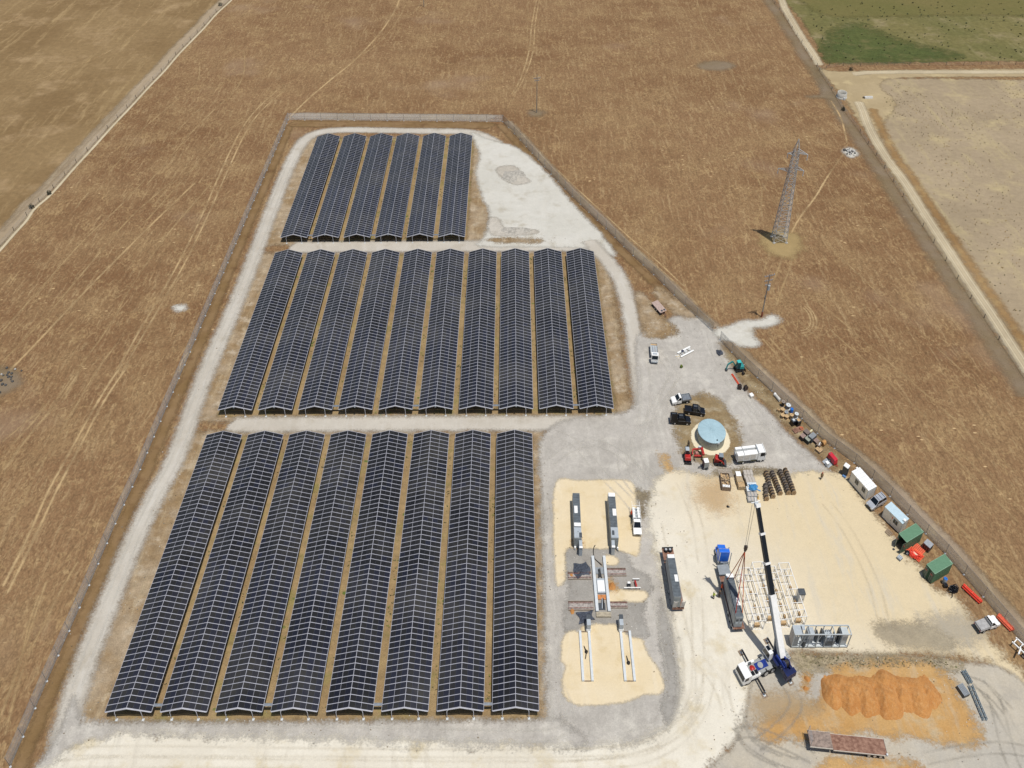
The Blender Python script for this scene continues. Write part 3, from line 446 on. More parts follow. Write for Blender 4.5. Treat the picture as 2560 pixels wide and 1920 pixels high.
# ---------------------------------------------------------------- gabled solar arrays
def panel_material():
    mt = bpy.data.materials.new("solar_glass"); t = NT(mt); rp = t.n("NewGeometry").outputs["Random Per Island"]
    c = t.mix(rp, '#1f1e1e', '#292827'); c = t.mix(t.ramp(rp, .84, .86), c, '#23242d'); p = t.pos()
    sn = t.n("VectorMath", operation='SNAP'); t.set(sn.inputs[0], t.mapping(p, (1/9.1833, 1/11.34, 0), 0, (.44, .33, 0))); sn.inputs[1].default_value = (1, 1, 1); wnz = t.n("TexWhiteNoise", noise_dimensions='3D'); t.set(wnz.inputs["Vector"], sn.outputs[0])
    c = t.mix(1.0, c, t.grey(t.ramp(wnz.outputs["Value"], 0, 1, .78, 1.3, False)), 'MULTIPLY')
    c = t.mix(t.math('MULTIPLY', t.ramp(t.noise(p, .09, 5, .6), .42, .75), .34), c, '#5a564d')
    t.set(t.bsdf.inputs["Base Color"], c); t.bsdf.inputs["Roughness"].default_value = .3; t.bsdf.inputs["Specular IOR Level"].default_value = .32; return mt
PV = panel_material(); ALU = M('array_frame', '#adadb3', .45, .0, vary=.06); BACK = M('module_back_shade', '#1d1d1f', .7); ALUD = M('module_seam', '#4a4b52', .45, .0, vary=.05); BEAMW = M('end_beam_paint', '#bdbdc0', .45, vary=.05)  # module undersides coloured near black to deepen the shade beneath the arrays
AW, NROW, ZE, RISE = 7.82, 56, 1.72, 1.2
AP = 68.03/NROW; SL = RISE/(AW/2)
def zs(x): return ZE+SL*(AW/2-abs(x-AW/2))
PX = [.05, 1.985, 3.955, 5.88]; PW = 1.89; GAPY = .075
def panel_mesh(mb, k, y0):
    x0, x1, y1 = PX[k], PX[k]+PW, y0+AP-2*GAPY; t = .045; xm = (x0+x1)/2; f = .022
    P = lambda x, y, dz=0.0: (x, y, zs(x)+dz)
    base = [P(x0, y0), P(x1, y0), P(x1, y1), P(x0, y1)]; top = [P(x0, y0, t), P(x1, y0, t), P(x1, y1, t), P(x0, y1, t)]
    mb.faces(base, ((3, 2, 1, 0),), BACK); mb.faces(base+top, ((0, 1, 5, 4), (1, 2, 6, 5), (2, 3, 7, 6), (3, 0, 4, 7), (4, 5, 6, 7)), ALUD)
    for a, b in ((x0+f, xm-.012), (xm+.012, x1-f)):
        mb.poly([P(a, y0+f, t+.004), P(b, y0+f, t+.004), P(b, y1-f, t+.004), P(a, y1-f, t+.004)], PV)
X.th = 0; X.s = (1, 1, 1)
PANEL = []
for k in range(4):
    mb = MB(); panel_mesh(mb, k, 0.0); PANEL.append(mesh_of("solar_panel", mb, True))
NEAR = 25
mb = MB()
for r in range(NEAR, NROW):
    for k in range(4): panel_mesh(mb, k, r*AP+GAPY)
REST = mesh_of("solar_panel", mb, True)
mb = MB()
def slope_strip(mb, xa, xb, ya, yb, top, bot, mat):
    pts = [xa]+([AW/2] if xa < AW/2 < xb else [])+[xb]
    for a, b in zip(pts[:-1], pts[1:]):
        Q = [(a, ya, zs(a)+bot), (b, ya, zs(b)+bot), (b, yb, zs(b)+bot), (a, yb, zs(a)+bot), (a, ya, zs(a)+top), (b, ya, zs(b)+top), (b, yb, zs(b)+top), (a, yb, zs(a)+top)]
        mb.faces(Q, ((3, 2, 1, 0), (4, 5, 6, 7), (0, 1, 5, 4), (1, 2, 6, 5), (2, 3, 7, 6), (3, 0, 4, 7)), mat)
for r in range(NROW+1): slope_strip(mb, 0.0, AW, r*AP-.055, r*AP+.055, .030, -.05, ALU)
for x, w in ((.03, .07), (1.965, .08), (AW/2, .09), (AW-1.965, .08), (AW-.03, .07)): slope_strip(mb, x-w/2, x+w/2, .0, NROW*AP, .034, -.06, ALU)
RAILS = mesh_of("support_rails", mb, True)
def beam_mesh():
    mb = MB(); n = 12
    for i in range(n):
        a, b = .1+(AW-.2)*i/n, .1+(AW-.2)*(i+1)/n
        def q(x, z): return [(x, -.10, z), (x, .04, z)]
        u = lambda x: .06+.13*max(0, 1-((x-AW/2)/(AW*.34))**2)
        P = []
        for x in (a, b): P += [(x, -.14, zs(x)-.01), (x, .03, zs(x)-.01), (x, .03, zs(x)-.01-u(x)), (x, -.14, zs(x)-.01-u(x))]
        mb.faces(P, ((0, 1, 5, 4), (1, 2, 6, 5), (2, 3, 7, 6), (3, 0, 4, 7)), BEAMW)
    return mesh_of("end_beam", mb, True)
BEAM = beam_mesh()
def leg_mesh(x, s):
    mb = MB(); z = zs(x)-.12; pts = [(x-s*.35, .0, z+.02), (x, -.12, z-.12), (x+s*.06, -.22, z-.5), (x+s*.05, -.36, .02)]
    mb.tube(pts, .055, BEAMW, 8); return mesh_of("leg", mb, True)
def foot_mesh(x, s):
    mb = MB(); mb.box((x+s*.05, -.42, .07), (.45, .55, .14), PALECON, top=(.8, .8)); return mesh_of("footing", mb, True)
LEGS = [(leg_mesh(1.75, -1), foot_mesh(1.75, -1)), (leg_mesh(AW-1.75, 1), foot_mesh(AW-1.75, 1))]
mb = MB(); mb.box((1.75, 0, 1.1), (.09, .09, 2.2), BEAMW); INL = mesh_of("leg", mb, True); mb = MB(); mb.box((AW-1.75, 0, 1.1), (.09, .09, 2.2), BEAMW); INR = mesh_of("leg", mb, True)
mb = MB(); mb.box((AW/2, -.28, zs(AW/2)-.12), (.32, .2, .42), LGREY); COMB = mesh_of("combiner_box", mb, True)
def link(name, me, parent, loc=(0, 0, 0)):
    o = bpy.data.objects.new(name, me); COL.objects.link(o); o.parent = parent; o.location = loc; return o
def array(x, y, label, group, comb=False):
    t = thing('solar_array', label, 'solar array', (x, y, 0), 0, group)
    for r in range(NEAR):
        for k in range(4): link('solar_panel', PANEL[k], t, (0, r*AP+GAPY, 0))
    o = link('solar_panel', REST, t); o['kind'] = 'stuff'
    link('support_rails', RAILS, t); link('end_beam', BEAM, t)
    for lm, fm in LEGS: l = link('leg', lm, t); link('footing', fm, l)
    for q in range(1, 6):
        link('leg', INL, t, (0, 13.6*q, 0)); link('leg', INR, t, (0, 13.6*q, 0))
    if comb: link('combiner_box', COMB, t)
for blk, n, x0, y0, dx, comb in (('front', 8, -68.27, 86.96, 9.1833, ()), ('middle', 10, -67.88, 163.46, 9.1833, (0, 1, 3, 5, 7, 9)), ('back', 6, -68.03, 240.02, 9.1833, (1, 3, 5))):
    for i in range(n):
        side = 'leftmost' if i == 0 else 'rightmost' if i == n-1 else ORD[i]+' from the left'
        array(x0+i*dx, y0, 'long gabled solar array, %s of the %s in the %s block' % (side, {8: 'eight', 10: 'ten', 6: 'six'}[n], blk), 'gabled solar arrays', i in comb)
mb = MB(); mb.box((.68, 0, 0), (1.6, .55, .06), STEEL); mb.box((.68, -.24, .05), (1.6, .05, .05), STEEL); mb.box((.68, .24, .05), (1.6, .05, .05), STEEL); mb.box((.68, 0, -.45), (.06, .06, .85), STEEL); TRAY = mesh_of("cable_tray", mb, True)
for blk, y0, x0, gaps in (('front', 86.96, -68.27, (0, 2, 4, 6)), ('middle', 163.46, -67.88, (2, 4, 6, 8)), ('back', 240.02, -68.03, (0, 2, 4))):
    for gidx in gaps:
        o = bpy.data.objects.new('cable_tray', TRAY); COL.objects.link(o); o.location = (x0+gidx*9.1833+AW, y0+1.3, 1.65)
        o['label'] = 'grey cable tray bridging the %s and %s solar arrays of the %s block' % (ORD[gidx], ORD[gidx+1], blk); o['category'] = 'cable tray'; o['group'] = 'cable trays between arrays'

# ---------------------------------------------------------------- fences, poles, pylon
def chain_material():
    mt = bpy.data.materials.new("chain_link"); t = NT(mt); uv = t.n("TexCoord").outputs["UV"]; sp = t.n("SeparateXYZ"); t.set(sp.inputs[0], uv)
    a = t.math('FRACT', t.math('DIVIDE', t.math('ADD', sp.outputs[0], sp.outputs[1]), .09)); b = t.math('FRACT', t.math('DIVIDE', t.math('SUBTRACT', sp.outputs[0], sp.outputs[1]), .09))
    f = t.math('MAXIMUM', t.math('LESS_THAN', a, .19), t.math('LESS_THAN', b, .19))
    t.bsdf.inputs["Base Color"].default_value = lin('#cfd0cc'); t.bsdf.inputs["Metallic"].default_value = .0; t.bsdf.inputs["Roughness"].default_value = .6
    cx = t.n("CombineXYZ"); [t.set(cx.inputs[i], v) for i, v in enumerate((.3, -.45, .84))]; t.set(t.bsdf.inputs["Normal"], cx.outputs[0])      # round wires: they face the sky as much as the side
    tr = t.n("BsdfTransparent"); mx = t.n("MixShader"); t.set(mx.inputs[0], f); t.set(mx.inputs[1], tr.outputs[0]); t.set(mx.inputs[2], t.bsdf.outputs[0]); t.set(t.out.inputs[0], mx.outputs[0]); return mt
CHAIN = chain_material()
def resample(pts, step):
    P = [Vector((p[0], p[1], 0)) for p in pts]; out = [P[0].copy()]; carry = 0.0
    for a, b in zip(P[:-1], P[1:]):
        L = (b-a).length; s = step-carry
        while s <= L: out.append(a+(b-a)*(s/L)); s += step
        carry = (L-(s-step))
    return out
def chain_fence(label, pix, h=2.7, step=6.0, footing=True):
    pts = [at(*q) for q in pix]; t = thing('security_fence', label, 'fence', pts[0], 0, 'chain link fence runs round the site', s=(1, 1, 1)); o0 = pts[0]
    me = bpy.data.meshes.new('chain_mesh'); V = []; F = []; U = []; s = 0.0
    for i, p in enumerate(pts):
        if i: s += (p-pts[i-1]).length
        V += [(p.x-o0.x, p.y-o0.y, .06), (p.x-o0.x, p.y-o0.y, h)]; U.append(s)
    for i in range(len(pts)-1): F.append((2*i, 2*i+2, 2*i+3, 2*i+1))
    me.from_pydata(V, [], F); uvl = me.uv_layers.new(name="UVMap")
    for poly in me.polygons:
        for li in poly.loop_indices:
            vi = me.loops[li].vertex_index; uvl.data[li].uv = (U[vi//2], V[vi][2])
    me.materials.append(CHAIN); me.update(); co = bpy.data.objects.new('chain_mesh', me); COL.objects.link(co); co.parent = t
    rail = MB()
    for a, b in zip(pts[:-1], pts[1:]):
        for z in (.1, h*.5, h-.02): rail.bar((a.x-o0.x, a.y-o0.y, z), (b.x-o0.x, b.y-o0.y, z), .03, .03, STEEL)
    part('wire_rail', rail)
    pm = MB(); pm.cyl((0, 0, 0), (0, 0, h+.1), .045, .045, STEEL, 8)
    pme = mesh_of('post', pm, True); fm = MB(); fm.cyl((0, 0, 0), (0, 0, .10), .22, .18, PALECON, 10); fme = mesh_of('footing', fm, True)
    for p in resample([(q.x, q.y) for q in pts], step)[:98]:
        q = link('post', pme, t, (p.x-o0.x, p.y-o0.y, 0))
        if footing: link('footing', fme, q)
chain_fence('chain link security fence with concrete footings along the left of the solar farm', FEN[1:], step=5.2)
chain_fence('chain link security fence across the back behind the back solar block', FEN2, step=6)
chain_fence('chain link security fence slanting from the back right corner to the gravel gap', FEN3, step=5.5)
chain_fence('chain link security fence behind the stored materials and site offices', FEN4, step=5.5)
def wire_fence(label, pix, pts_px=None, step=7.0, h=1.35, dark=BARK):
    pts = [at(*q) for q in pix]; t = thing('wire_fence', label, 'fence', pts[0], 0, 'post and wire farm fences', s=(1, 1, 1)); o0 = pts[0]
    w = MB()
    for a, b in zip(pts[:-1], pts[1:]):
        for z in (.35, .7, 1.05, 1.3): w.bar((a.x-o0.x, a.y-o0.y, z), (b.x-o0.x, b.y-o0.y, z), .02, .02, STEEL)
    part('wire', w); pm = MB(); pm.cyl((0, 0, 0), (0, 0, h), .10, .09, dark, 7); pme = mesh_of('post', pm, True)
    for p in ([at(*q) for q in pts_px] if pts_px else resample([(q.x, q.y) for q in pts], step))[:98]: link('post', pme, t, (p.x-o0.x, p.y-o0.y, 0))
wire_fence('post and wire fence along the right boundary beside the farm track', FENCE_R, FENCE_R[1:-2])
wire_fence('post and wire fence slanting along the far left of the field', FENCE_L, step=9)
wire_fence('post and wire fence along the near edge of the green crop', [(2048, 177), (2065, 171), (2108, 165), (2500, 163), (2640, 163)], [(2065, 172), (2073, 164), (2108, 165), (2150, 167), (2192, 163), (2236, 163), (2274, 163), (2322, 164), (2365, 163), (2409, 163), (2452, 162), (2495, 162), (2538, 162)])
def beam_lattice(mb, a, b, wa, wb, n, mat, th, brace):          # square lattice mast a->b
    a, b = Vector(a), Vector(b); C4 = ((-1, -1), (1, -1), (1, 1), (-1, 1))
    lv = [(a+(b-a)*(i/n), wa+(wb-wa)*(i/n)) for i in range(n+1)]
    P = [[c+Vector((i*w/2, j*w/2, 0)) for i, j in C4] for c, w in lv]
    for i in range(n):
        for k in range(4):
            mb.bar(P[i][k], P[i+1][k], th, th, mat)
            mb.bar(P[i][k], P[i+1][(k+1) % 4], brace, brace, mat); mb.bar(P[i][(k+1) % 4], P[i+1][k], brace, brace, mat); mb.bar(P[i+1][k], P[i+1][(k+1) % 4], brace, brace, mat)
base = at(1947, 600); PYL = M('weathered_galv', '#b4b4b0', .6, .0, vary=.12)
t = thing('transmission_pylon', 'tall grey steel lattice pylon standing in the brown field', 'pylon', base, 0, s=(1, 1, 1)); H = 31.5
mb = MB(); beam_lattice(mb, (0, 0, 0), (0, 0, 21.0), 3.7, 1.9, 12, PYL, .15, .075); part('tower', mb)
mb = MB(); beam_lattice(mb, (0, 0, 21.0), (0, 0, 28.2), 1.9, 1.35, 6, PYL, .13, .07)
for i, j in ((-1, -1), (1, -1), (1, 1), (-1, 1)): mb.bar((i*.67, j*.67, 28.2), (0, 0, H), .14, .14, PYL)
part('tower_head', mb)
for z, l, sgn in ((21.8, 4.0, -1), (22.8, 3.0, 1), (27.6, 3.2, 1), (26.8, 2.2, -1)):
    mb = MB(); w = .75
    tip = (sgn*l*.86, -sgn*l*.5, z)
    for q in ((.4*sgn, w, z), (.4*sgn, -w, z), (.3*sgn, 0, z+1.1)): mb.bar(q, tip, .16, .16, PYL)
    for k in (.35, .7): mb.bar((.4*sgn+(tip[0]-.4*sgn)*k, w*(1-k)+tip[1]*k, z), (.4*sgn+(tip[0]-.4*sgn)*k, -w*(1-k)+tip[1]*k, z), .06, .06, PYL)
    c = part('crossarm', mb); mb = MB(); mb.cyl((tip[0], tip[1], z), (tip[0], tip[1], z-1.6), .12, .12, PALECON, 8); part('insulator', mb, c)
for i, j in ((-1, -1), (1, -1), (1, 1), (-1, 1)):
    mb = MB(); mb.cyl((i*1.8, j*1.8, 0), (i*1.8, j*1.8, .25), .45, .4, CONCRETE, 10); part('footing', mb)
def pole(label, basepx, h, arms, extra=False):
    t = thing('power_pole', label, 'power pole', at(*basepx), 0, 'power poles', s=(1, 1, 1)); mb = MB(); mb.cyl((0, 0, 0), (0, 0, h), .16, .11, M('pole_grey', '#8d8981', .8), 10); part('pole_shaft', mb)
    for z, l, a in arms:
        mb = MB(); mb.bar((-l*math.cos(a), -l*math.sin(a), z), (l*math.cos(a), l*math.sin(a), z), .13, .16, STEEL); c = part('crossarm', mb)
        for q in (-.9, -.45, .45, .9):
            mb = MB(); mb.cyl((q*l*math.cos(a), q*l*math.sin(a), z), (q*l*math.cos(a), q*l*math.sin(a), z+.4), .07, .05, PALECON, 8); part('insulator', mb, c)
    if extra:
        mb = MB(); mb.cyl((.32, -.1, h*.64), (.32, -.1, h*.64+1.4), .32, .32, LGREY, 14); part('transformer', mb)
        mb = MB(); mb.cyl((-.15, -.2, h*.44), (-.15, -.2, h*.44+.5), .14, .14, DGREY, 8); mb.bar((0, 0, h*.5), (-.5, -.2, h*.5), .07, .07, STEEL); part('switch_box', mb)
        mb = MB(); mb.cyl((0, 0, 0), (0, 0, 1.6), .24, .22, M('pole_guard', '#8a4a34', .8), 10); part('guard', mb)
pole('grey power pole with transformer beside the white gravel patch', (1904, 792), 13.1, ((12.6, 1.5, .35), (11.2, 1.2, .35), (9.9, .8, .35)), True)
pole('slim grey power pole standing alone behind the back solar block', (1341.7, 281.6), 14.2, ((12.9, 1.3, .3), (12.0, .9, .3)))
pole('far grey power pole at the top edge of the photograph', (1060, 17), 14, ((12.9, 1.3, .3), (12, .9, .3)))
# ---------------------------------------------------------------- vehicles
def wheel(x, y, r, w, parent=None, hub=None):
    mb = MB(); mb.cyl((x-w/2, y, r), (x+w/2, y, r), r, r, RUBBER, 18); p = part('wheel', mb, parent, bevel=.02)
    mb = MB(); mb.cyl((x-w/2-.012, y, r), (x+w/2+.012, y, r), r*.58, r*.58, hub or HUB, 12); part('rim', mb, p); return p
def lamps(y, z, x, w=.28, h=.16, back=False):
    for s in (-1, 1):
        mb = MB(); mb.box((s*x, y, z), (w, .06, h), TAILRED if back else AMBER); part('tail_lamp' if back else 'headlight', mb)
def car(label, loc, th, paint, kind, group='utes and cars parked on site', L=5.3, W=1.86, cat=None, tray_mat=None):
    t = thing('parked_ute' if kind != 'wagon' else 'parked_car', label, cat or ('ute' if kind != 'wagon' else 'car'), loc, th, group); h = L/2
    single = kind in ('tray', 'flat', 'rack'); cb = .05 if single else -.75
    if kind == 'wagon': cb = -h+.1
    mb = MB(); prof = [(cb, .42), (h-.12, .42), (h, .58), (h-.05, .86), (h-.35, .99), (h-1.3, 1.10), (cb, 1.12)]
    mb.prism(prof, -W/2, W/2, paint); part('body', mb, bevel=.07)
    if kind in ('tub', 'canopy'):
        mb = MB(); y0, y1 = -h, cb-.03
        mb.box((0, (y0+y1)/2, .55), (W-.06, y1-y0, .3), paint)
        for s in (-1, 1): mb.box((s*(W/2-.05), (y0+y1)/2, .88), (.08, y1-y0, .42), paint)
        mb.box((0, y0+.04, .88), (W-.1, .08, .42), paint); mb.box((0, (y0+y1)/2, .86), (W-.2, y1-y0-.1, .25), BLACK); part('tub', mb, bevel=.03)
    # greenhouse
    gb, gf = (cb+.03, h-1.22); rb, rf = (gb+(.12 if kind != 'wagon' else .35), gf-.75); z0, z1 = 1.10, 1.74
    mb = MB(); P = [(-W/2+.05, gb, z0), (W/2-.05, gb, z0), (W/2-.05, gf, z0), (-W/2+.05, gf, z0), (-W/2+.2, rb, z1), (W/2-.2, rb, z1), (W/2-.2, rf, z1), (-W/2+.2, rf, z1)]
    mb.faces(P, ((0, 1, 5, 4), (1, 2, 6, 5), (2, 3, 7, 6), (3, 0, 4, 7), (4, 5, 6, 7)), GLASS); part('windows', mb)
    mb = MB(); mb.box((0, (rb+rf)/2, z1+.03), (W-.36, rf-rb+.06, .07), paint)
    for a, b in ((0, 4), (1, 5), (2, 6), (3, 7)): mb.bar(P[a], P[b], .09, .09, paint)
    for k in ((.5,) if not single else ()):
        for s in (-1, 1): mb.bar((s*(W/2-.05), gb+(gf-gb)*.42, z0), (s*(W/2-.2), rb+(rf-rb)*.45, z1), .08, .07, paint)
    part('roof', mb, bevel=.03)
    if single:
        tm = tray_mat or STEEL; y0, y1 = -h, cb-.08
        mb = MB(); mb.box((0, (y0+y1)/2, .93), (W+.04, y1-y0, .1), tm); mb.box((0, (y0+y1)/2, .72), (.8, y1-y0, .3), BLACK)
        if kind != 'flat':
            for s in (-1, 1): mb.box((s*(W/2), (y0+y1)/2, 1.1), (.05, y1-y0, .26), tm)
            mb.box((0, y0+.03, 1.1), (W, .05, .26), tm)
        mb.box((0, y1-.03, 1.3), (W, .06, .7), tm)
        for k in range(1, 5): mb.box((-W/2+W*k/5, (y0+y1)/2, .988), (.03, y1-y0-.1, .012), DGREY)
        part('tray', mb, bevel=.01)
        if kind == 'flat':
            mb = MB(); mb.box((0, (y0+y1)/2-.02, 1.12), (W-.02, y1-y0-.15, .26), tray_mat, top=(.94, .95)); part('tray_cover', mb, bevel=.04)
        if kind == 'rack':
            mb = MB()
            for s in (-1, 1):
                for yy in (y0+.1, y1-.1): mb.bar((s*(W/2-.04), yy, 1.2), (s*(W/2-.04), yy, 2.0), .05, .05, WHITE)
                mb.bar((s*(W/2-.04), y0-1.0, 2.0), (s*(W/2-.04), h-1.8, 2.0), .06, .06, WHITE)
            for yy in np.linspace(y0, y1, 5): mb.bar((-W/2, yy, 2.0), (W/2, yy, 2.0), .05, .05, WHITE)
            part('ladder_rack', mb)
            mb = MB(); mb.box((-.5, (y0+y1)/2, 1.38), (.55, y1-y0-.3, .7), WHITE); mb.box((.55, (y0+y1)/2, 1.38), (.5, y1-y0-.3, .7), WHITE); mb.cyl((.02, y0+.3, 1.15), (.02, y1-.3, 1.15), .2, .2, LGREY, 10); part('tool_box', mb, bevel=.03)
    if kind == 'canopy':
        y0, y1 = -h+.02, cb-.06
        mb = MB(); mb.box((0, (y0+y1)/2, 1.42), (W, y1-y0, .72), paint); mb.box((-.1, (y0+y1)/2, 1.80), (W*.5, (y1-y0)*.55, .05), DGREY); part('canopy', mb, bevel=.03)
        mb = MB(); mb.box((W/2+.02, (y0+y1)/2-.1, 2.35), (.06, (y1-y0)*.8, 1.15), paint); part('canopy_door', mb, label='black canopy side door swung up')
    if kind == 'wagon':
        mb = MB()
        for yy in (rb+.35, (rb+rf)/2, rf-.35): mb.box((0, yy, z1+.1), (W-.5, .07, .05), BLACK)
        part('roof_bar', mb)
    if kind != 'wagon' and not single:
        mb = MB(); mb.box((0, (rb+rf)/2, z1+.12), (.5, .9, .06), DGREY); part('roof_rack', mb)
    lamps(h-.04, .78, W/2-.3); lamps(-h-.01, .85, W/2-.15, .14, .28, True)
    mb = MB(); mb.box((0, h-.01, .68), (.9, .06, .16), BLACK); part('grille', mb)
    for s in (-1, 1):
        mb = MB(); mb.box((s*(W/2+.1), gf-.25, 1.2), (.16, .1, .16), BLACK); part('mirror', mb)
        for y in (h-.95, -h+1.15): wheel(s*(W/2-.13), y, .38, .25)
    return t
def put(c, r, f): return spot(c, r, f)
l, a = put((1701, 1005), (1714, 1009), (1681.5, 1014)); car('white single cab ute with grey aluminium tray near the water tank', l, a, WHITE, 'tray')
l, a = put((1736, 1033), (1724, 1037), (1752.5, 1041)); car('glossy black dual cab ute parked just behind the water tank', l, a, BLACK, 'tub')
l, a = put((1700, 1056), (1687, 1066.5), (1718, 1068)); car('black ute with boxy canopy and raised canopy door', l, a, BLACK, 'canopy')
l, a = put((2188.5, 1262), (2205.9, 1253), (2172.6, 1273)); car('silver station wagon with roof bars between two site offices', l, a, SILVER, 'wagon', L=4.9, W=1.85)
l, a = put((2464, 1567), (2444, 1578.6), (2487.8, 1561.8)); car('white ute with grey covered tray beside faded orange barrier', l, a, WHITE, 'flat', tray_mat=M('tray_cover_cloth', '#a5a3a0', .8), L=5.2)
l, a = put((1590.5, 1313), (1588.5, 1282), (1593, 1328)); car('white service ute with ladder rack right of the battery containers', l, a, WHITE, 'rack', L=5.6)

def cab_over(y0, y1, w, z0, z1, paint, glass=True, name='cab', slope=.25):
    mb = MB(); mb.prism([(y0, z0), (y1, z0), (y1, z0+(z1-z0)*.45), (y1-slope, z1), (y0, z1)], -w/2, w/2, paint); c = part(name, mb, bevel=.06)
    zm = z0+(z1-z0)*.47; mb = MB()
    k = .035; mb.faces([(-w/2+.12, y1+k-.01, zm+.05), (w/2-.12, y1+k-.01, zm+.05), (w/2-.14, y1-slope*.82+k, z1-.16), (-w/2+.14, y1-slope*.82+k, z1-.16)], ((0, 1, 2, 3),), GLASS); part('windscreen', mb, c)
    for s in (-1, 1):
        mb = MB(); ys = y0+(y1-y0)*.30; mb.faces([(s*(w/2+.012), ys, zm+.06), (s*(w/2+.012), y1-.25, zm+.06), (s*(w/2+.012), y1-slope-.12, z1-.2), (s*(w/2+.012), ys, z1-.2)], ((0, 1, 2, 3),), GLASS); part('side_window', mb, c)
    for s in (-1, 1):
        mb = MB(); mb.box((s*(w/2+.16), y1-.15, z1-.45), (.12, .1, .5), BLACK); part('mirror', mb)
    return c
# white tipper truck
c, th = put((1634.3, 890), (1632, 862), (1635.5, 914)); t = thing('tipper_truck', 'white tipper truck with empty tray parked facing the camera', 'truck', c, th); h = 2.95
cab_over(h-1.355, h, 1.95, .55, 2.25, WHITE, slope=.35)
mb = MB(); mb.box((0, -.1, .65), (.9, 5.5, .22), BLACK); part('chassis', mb)
mb = MB(); y0, y1 = -h, h-1.9; mb.box((0, (y0+y1)/2, .95), (2.05, y1-y0, .1), LGREY)
for s in (-1, 1): mb.box((s*1.0, (y0+y1)/2, 1.2), (.06, y1-y0, .45), CREAM)
mb.box((0, y0+.03, 1.2), (2.0, .06, .45), CREAM); mb.box((0, y1-.03, 1.3), (2.0, .06, .65), WHITE); mb.box((0, y0+.35, 1.05), (1.7, .35, .1), TIMBER); mb.box((-.3, -.8, 1.02), (.12, 2.6, .05), OLDTIMBER); mb.box((.35, -.9, 1.02), (.3, 2.2, .04), GREYP); part('tipper_tray', mb, bevel=.01)
mb = MB(); mb.box((0, h-.75, 2.3), (1.3, .5, .1), LGREY); part('roof_spoiler', mb, bevel=.03)
lamps(h+.01, .85, .7); mb = MB(); mb.box((0, h+.03, .62), (1.9, .12, .22), LGREY); part('bumper', mb, bevel=.03)
for s in (-1, 1):
    for y in (h-.9, -h+1.3): wheel(s*.83, y, .42, .26)
# white service truck
c, th = put((1871.5, 1149), (1859, 1161.6), (1897, 1156.9)); t = thing('service_truck', 'large white service truck with enclosed toolbox body and crew cab', 'truck', c, th); h = 3.65
cab_over(h-2.0, h, 2.25, .6, 2.65, WHITE, slope=.2)
mb = MB(); mb.box((0, -.2, .7), (.95, 7.0, .25), BLACK); part('chassis', mb)
mb = MB(); y0, y1 = -h, h-2.15
mb.box((.62, (y0+y1)/2-.0, 1.75), (1.16, y1-y0, 1.55), WHITE); mb.box((-.86, (y0+y1)/2, 1.75), (.62, y1-y0, 1.55), WHITE); mb.box((-.25, (y0+y1)/2, 1.35), (.62, y1-y0, .7), LGREY); part('toolbox_body', mb, bevel=.04)
for i in range(3):
    mb = MB(); yy = y0+.75+i*1.6; mb.box((1.215, yy, 1.85), (.02, 1.4, 1.15), CREAM); part('locker_door', mb)
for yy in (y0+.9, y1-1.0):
    mb = MB(); mb.box((1.215, yy, .92), (.02, 1.3, .35), M('locker_base_green', '#5d5a40', .7)); part('under_locker', mb)  # plain olive green panel below the locker doors
mb = MB(); mb.bar((-1.1, h-.35, 2.85), (1.1, h-.35, 2.85), .08, .1, WHITE); mb.bar((-1.1, h-1.9, 2.85), (1.1, h-1.9, 2.85), .08, .1, WHITE); part('roof_bar', mb)
mb = MB(); mb.bar((-1.1, y0+1.7, 2.6), (1.2, y0+1.7, 2.6), .05, .05, DGREY); part('aerial', mb)
lamps(h+.01, .95, .85); lamps(y0-.02, .95, .95, .16, .3, True); mb = MB(); mb.box((0, h+.03, .62), (2.2, .14, .3), DGREY); part('bull_bar', mb, bevel=.03)
for s in (-1, 1):
    for y in (h-1.0, -h+1.7): wheel(s*.97, y, .46, .28)

# flat trailers
def axle_set(ys, w, r=.45):
    for y in ys:
        for s in (-1, 1): wheel(s*(w/2-.17), y, r, .3)
# rusty flat trailer by the road
c, th, L = span(at(1636.4, 753.5, .95), at(1659, 779.4, .95)); t = thing('plant_trailer', 'small rusty flat deck trailer parked beside the limestone road', 'trailer', c, th, 'trailers on site'); PINK = M('pink_grey_deck', '#b09a8e', .85, vary=.2, scale=3)
mb = MB(); mb.box((0, 0, .8), (2.3, L, .12), PINK); mb.box((0, 0, .62), (1.2, L-.2, .24), RUST); part('deck', mb, bevel=.01)
mb = MB(); mb.bar((-.5, L/2, .6), (0, L/2+1.5, .55), .1, .12, RUST); mb.bar((.5, L/2, .6), (0, L/2+1.5, .55), .1, .12, RUST); part('drawbar', mb)
for k in (.3, -.6):
    mb = MB(); mb.box((k, L/2-.5, .92), (.5, .5, .12), DGREY); part('hatch', mb)
axle_set((-.5, .35), 2.3, .36)
# long flatbed at the bottom right
t0, t1 = at(2025.5, 1867, 1.35), at(2217, 1888, 1.2)      # near edge of deck, front step -> tail
c, th, L = span(t1, t0); e = Vector((math.sin(th)*0, 0, 0)); nrm = Vector((-(t0-t1).y, (t0-t1).x, 0)).normalized()
if nrm.y < 0: nrm = -nrm
c = c+nrm*1.33; c.z = 0
t = thing('flatbed_trailer', 'long rusty flatbed semi trailer with stepped deck below the orange dirt', 'trailer', c, th, 'trailers on site'); W = 2.45
mb = MB(); mb.box((0, -L*.15, 1.06), (W, L*.70, .12), RUST); part('deck', mb)
mb = MB(); mb.box((0, L*.36, 1.36), (W, L*.30, .14), M('grey_rust_deck', '#8d7c70', .85, vary=.25, scale=2)); part('raised_deck', mb)
mb = MB()
for s in (-1, 1): mb.box((s*(W/2+.02), -L*.15, 1.0), (.06, L*.70, .2), CREAM); mb.box((s*(W/2+.02), L*.36, 1.30), (.06, L*.30, .2), CREAM)
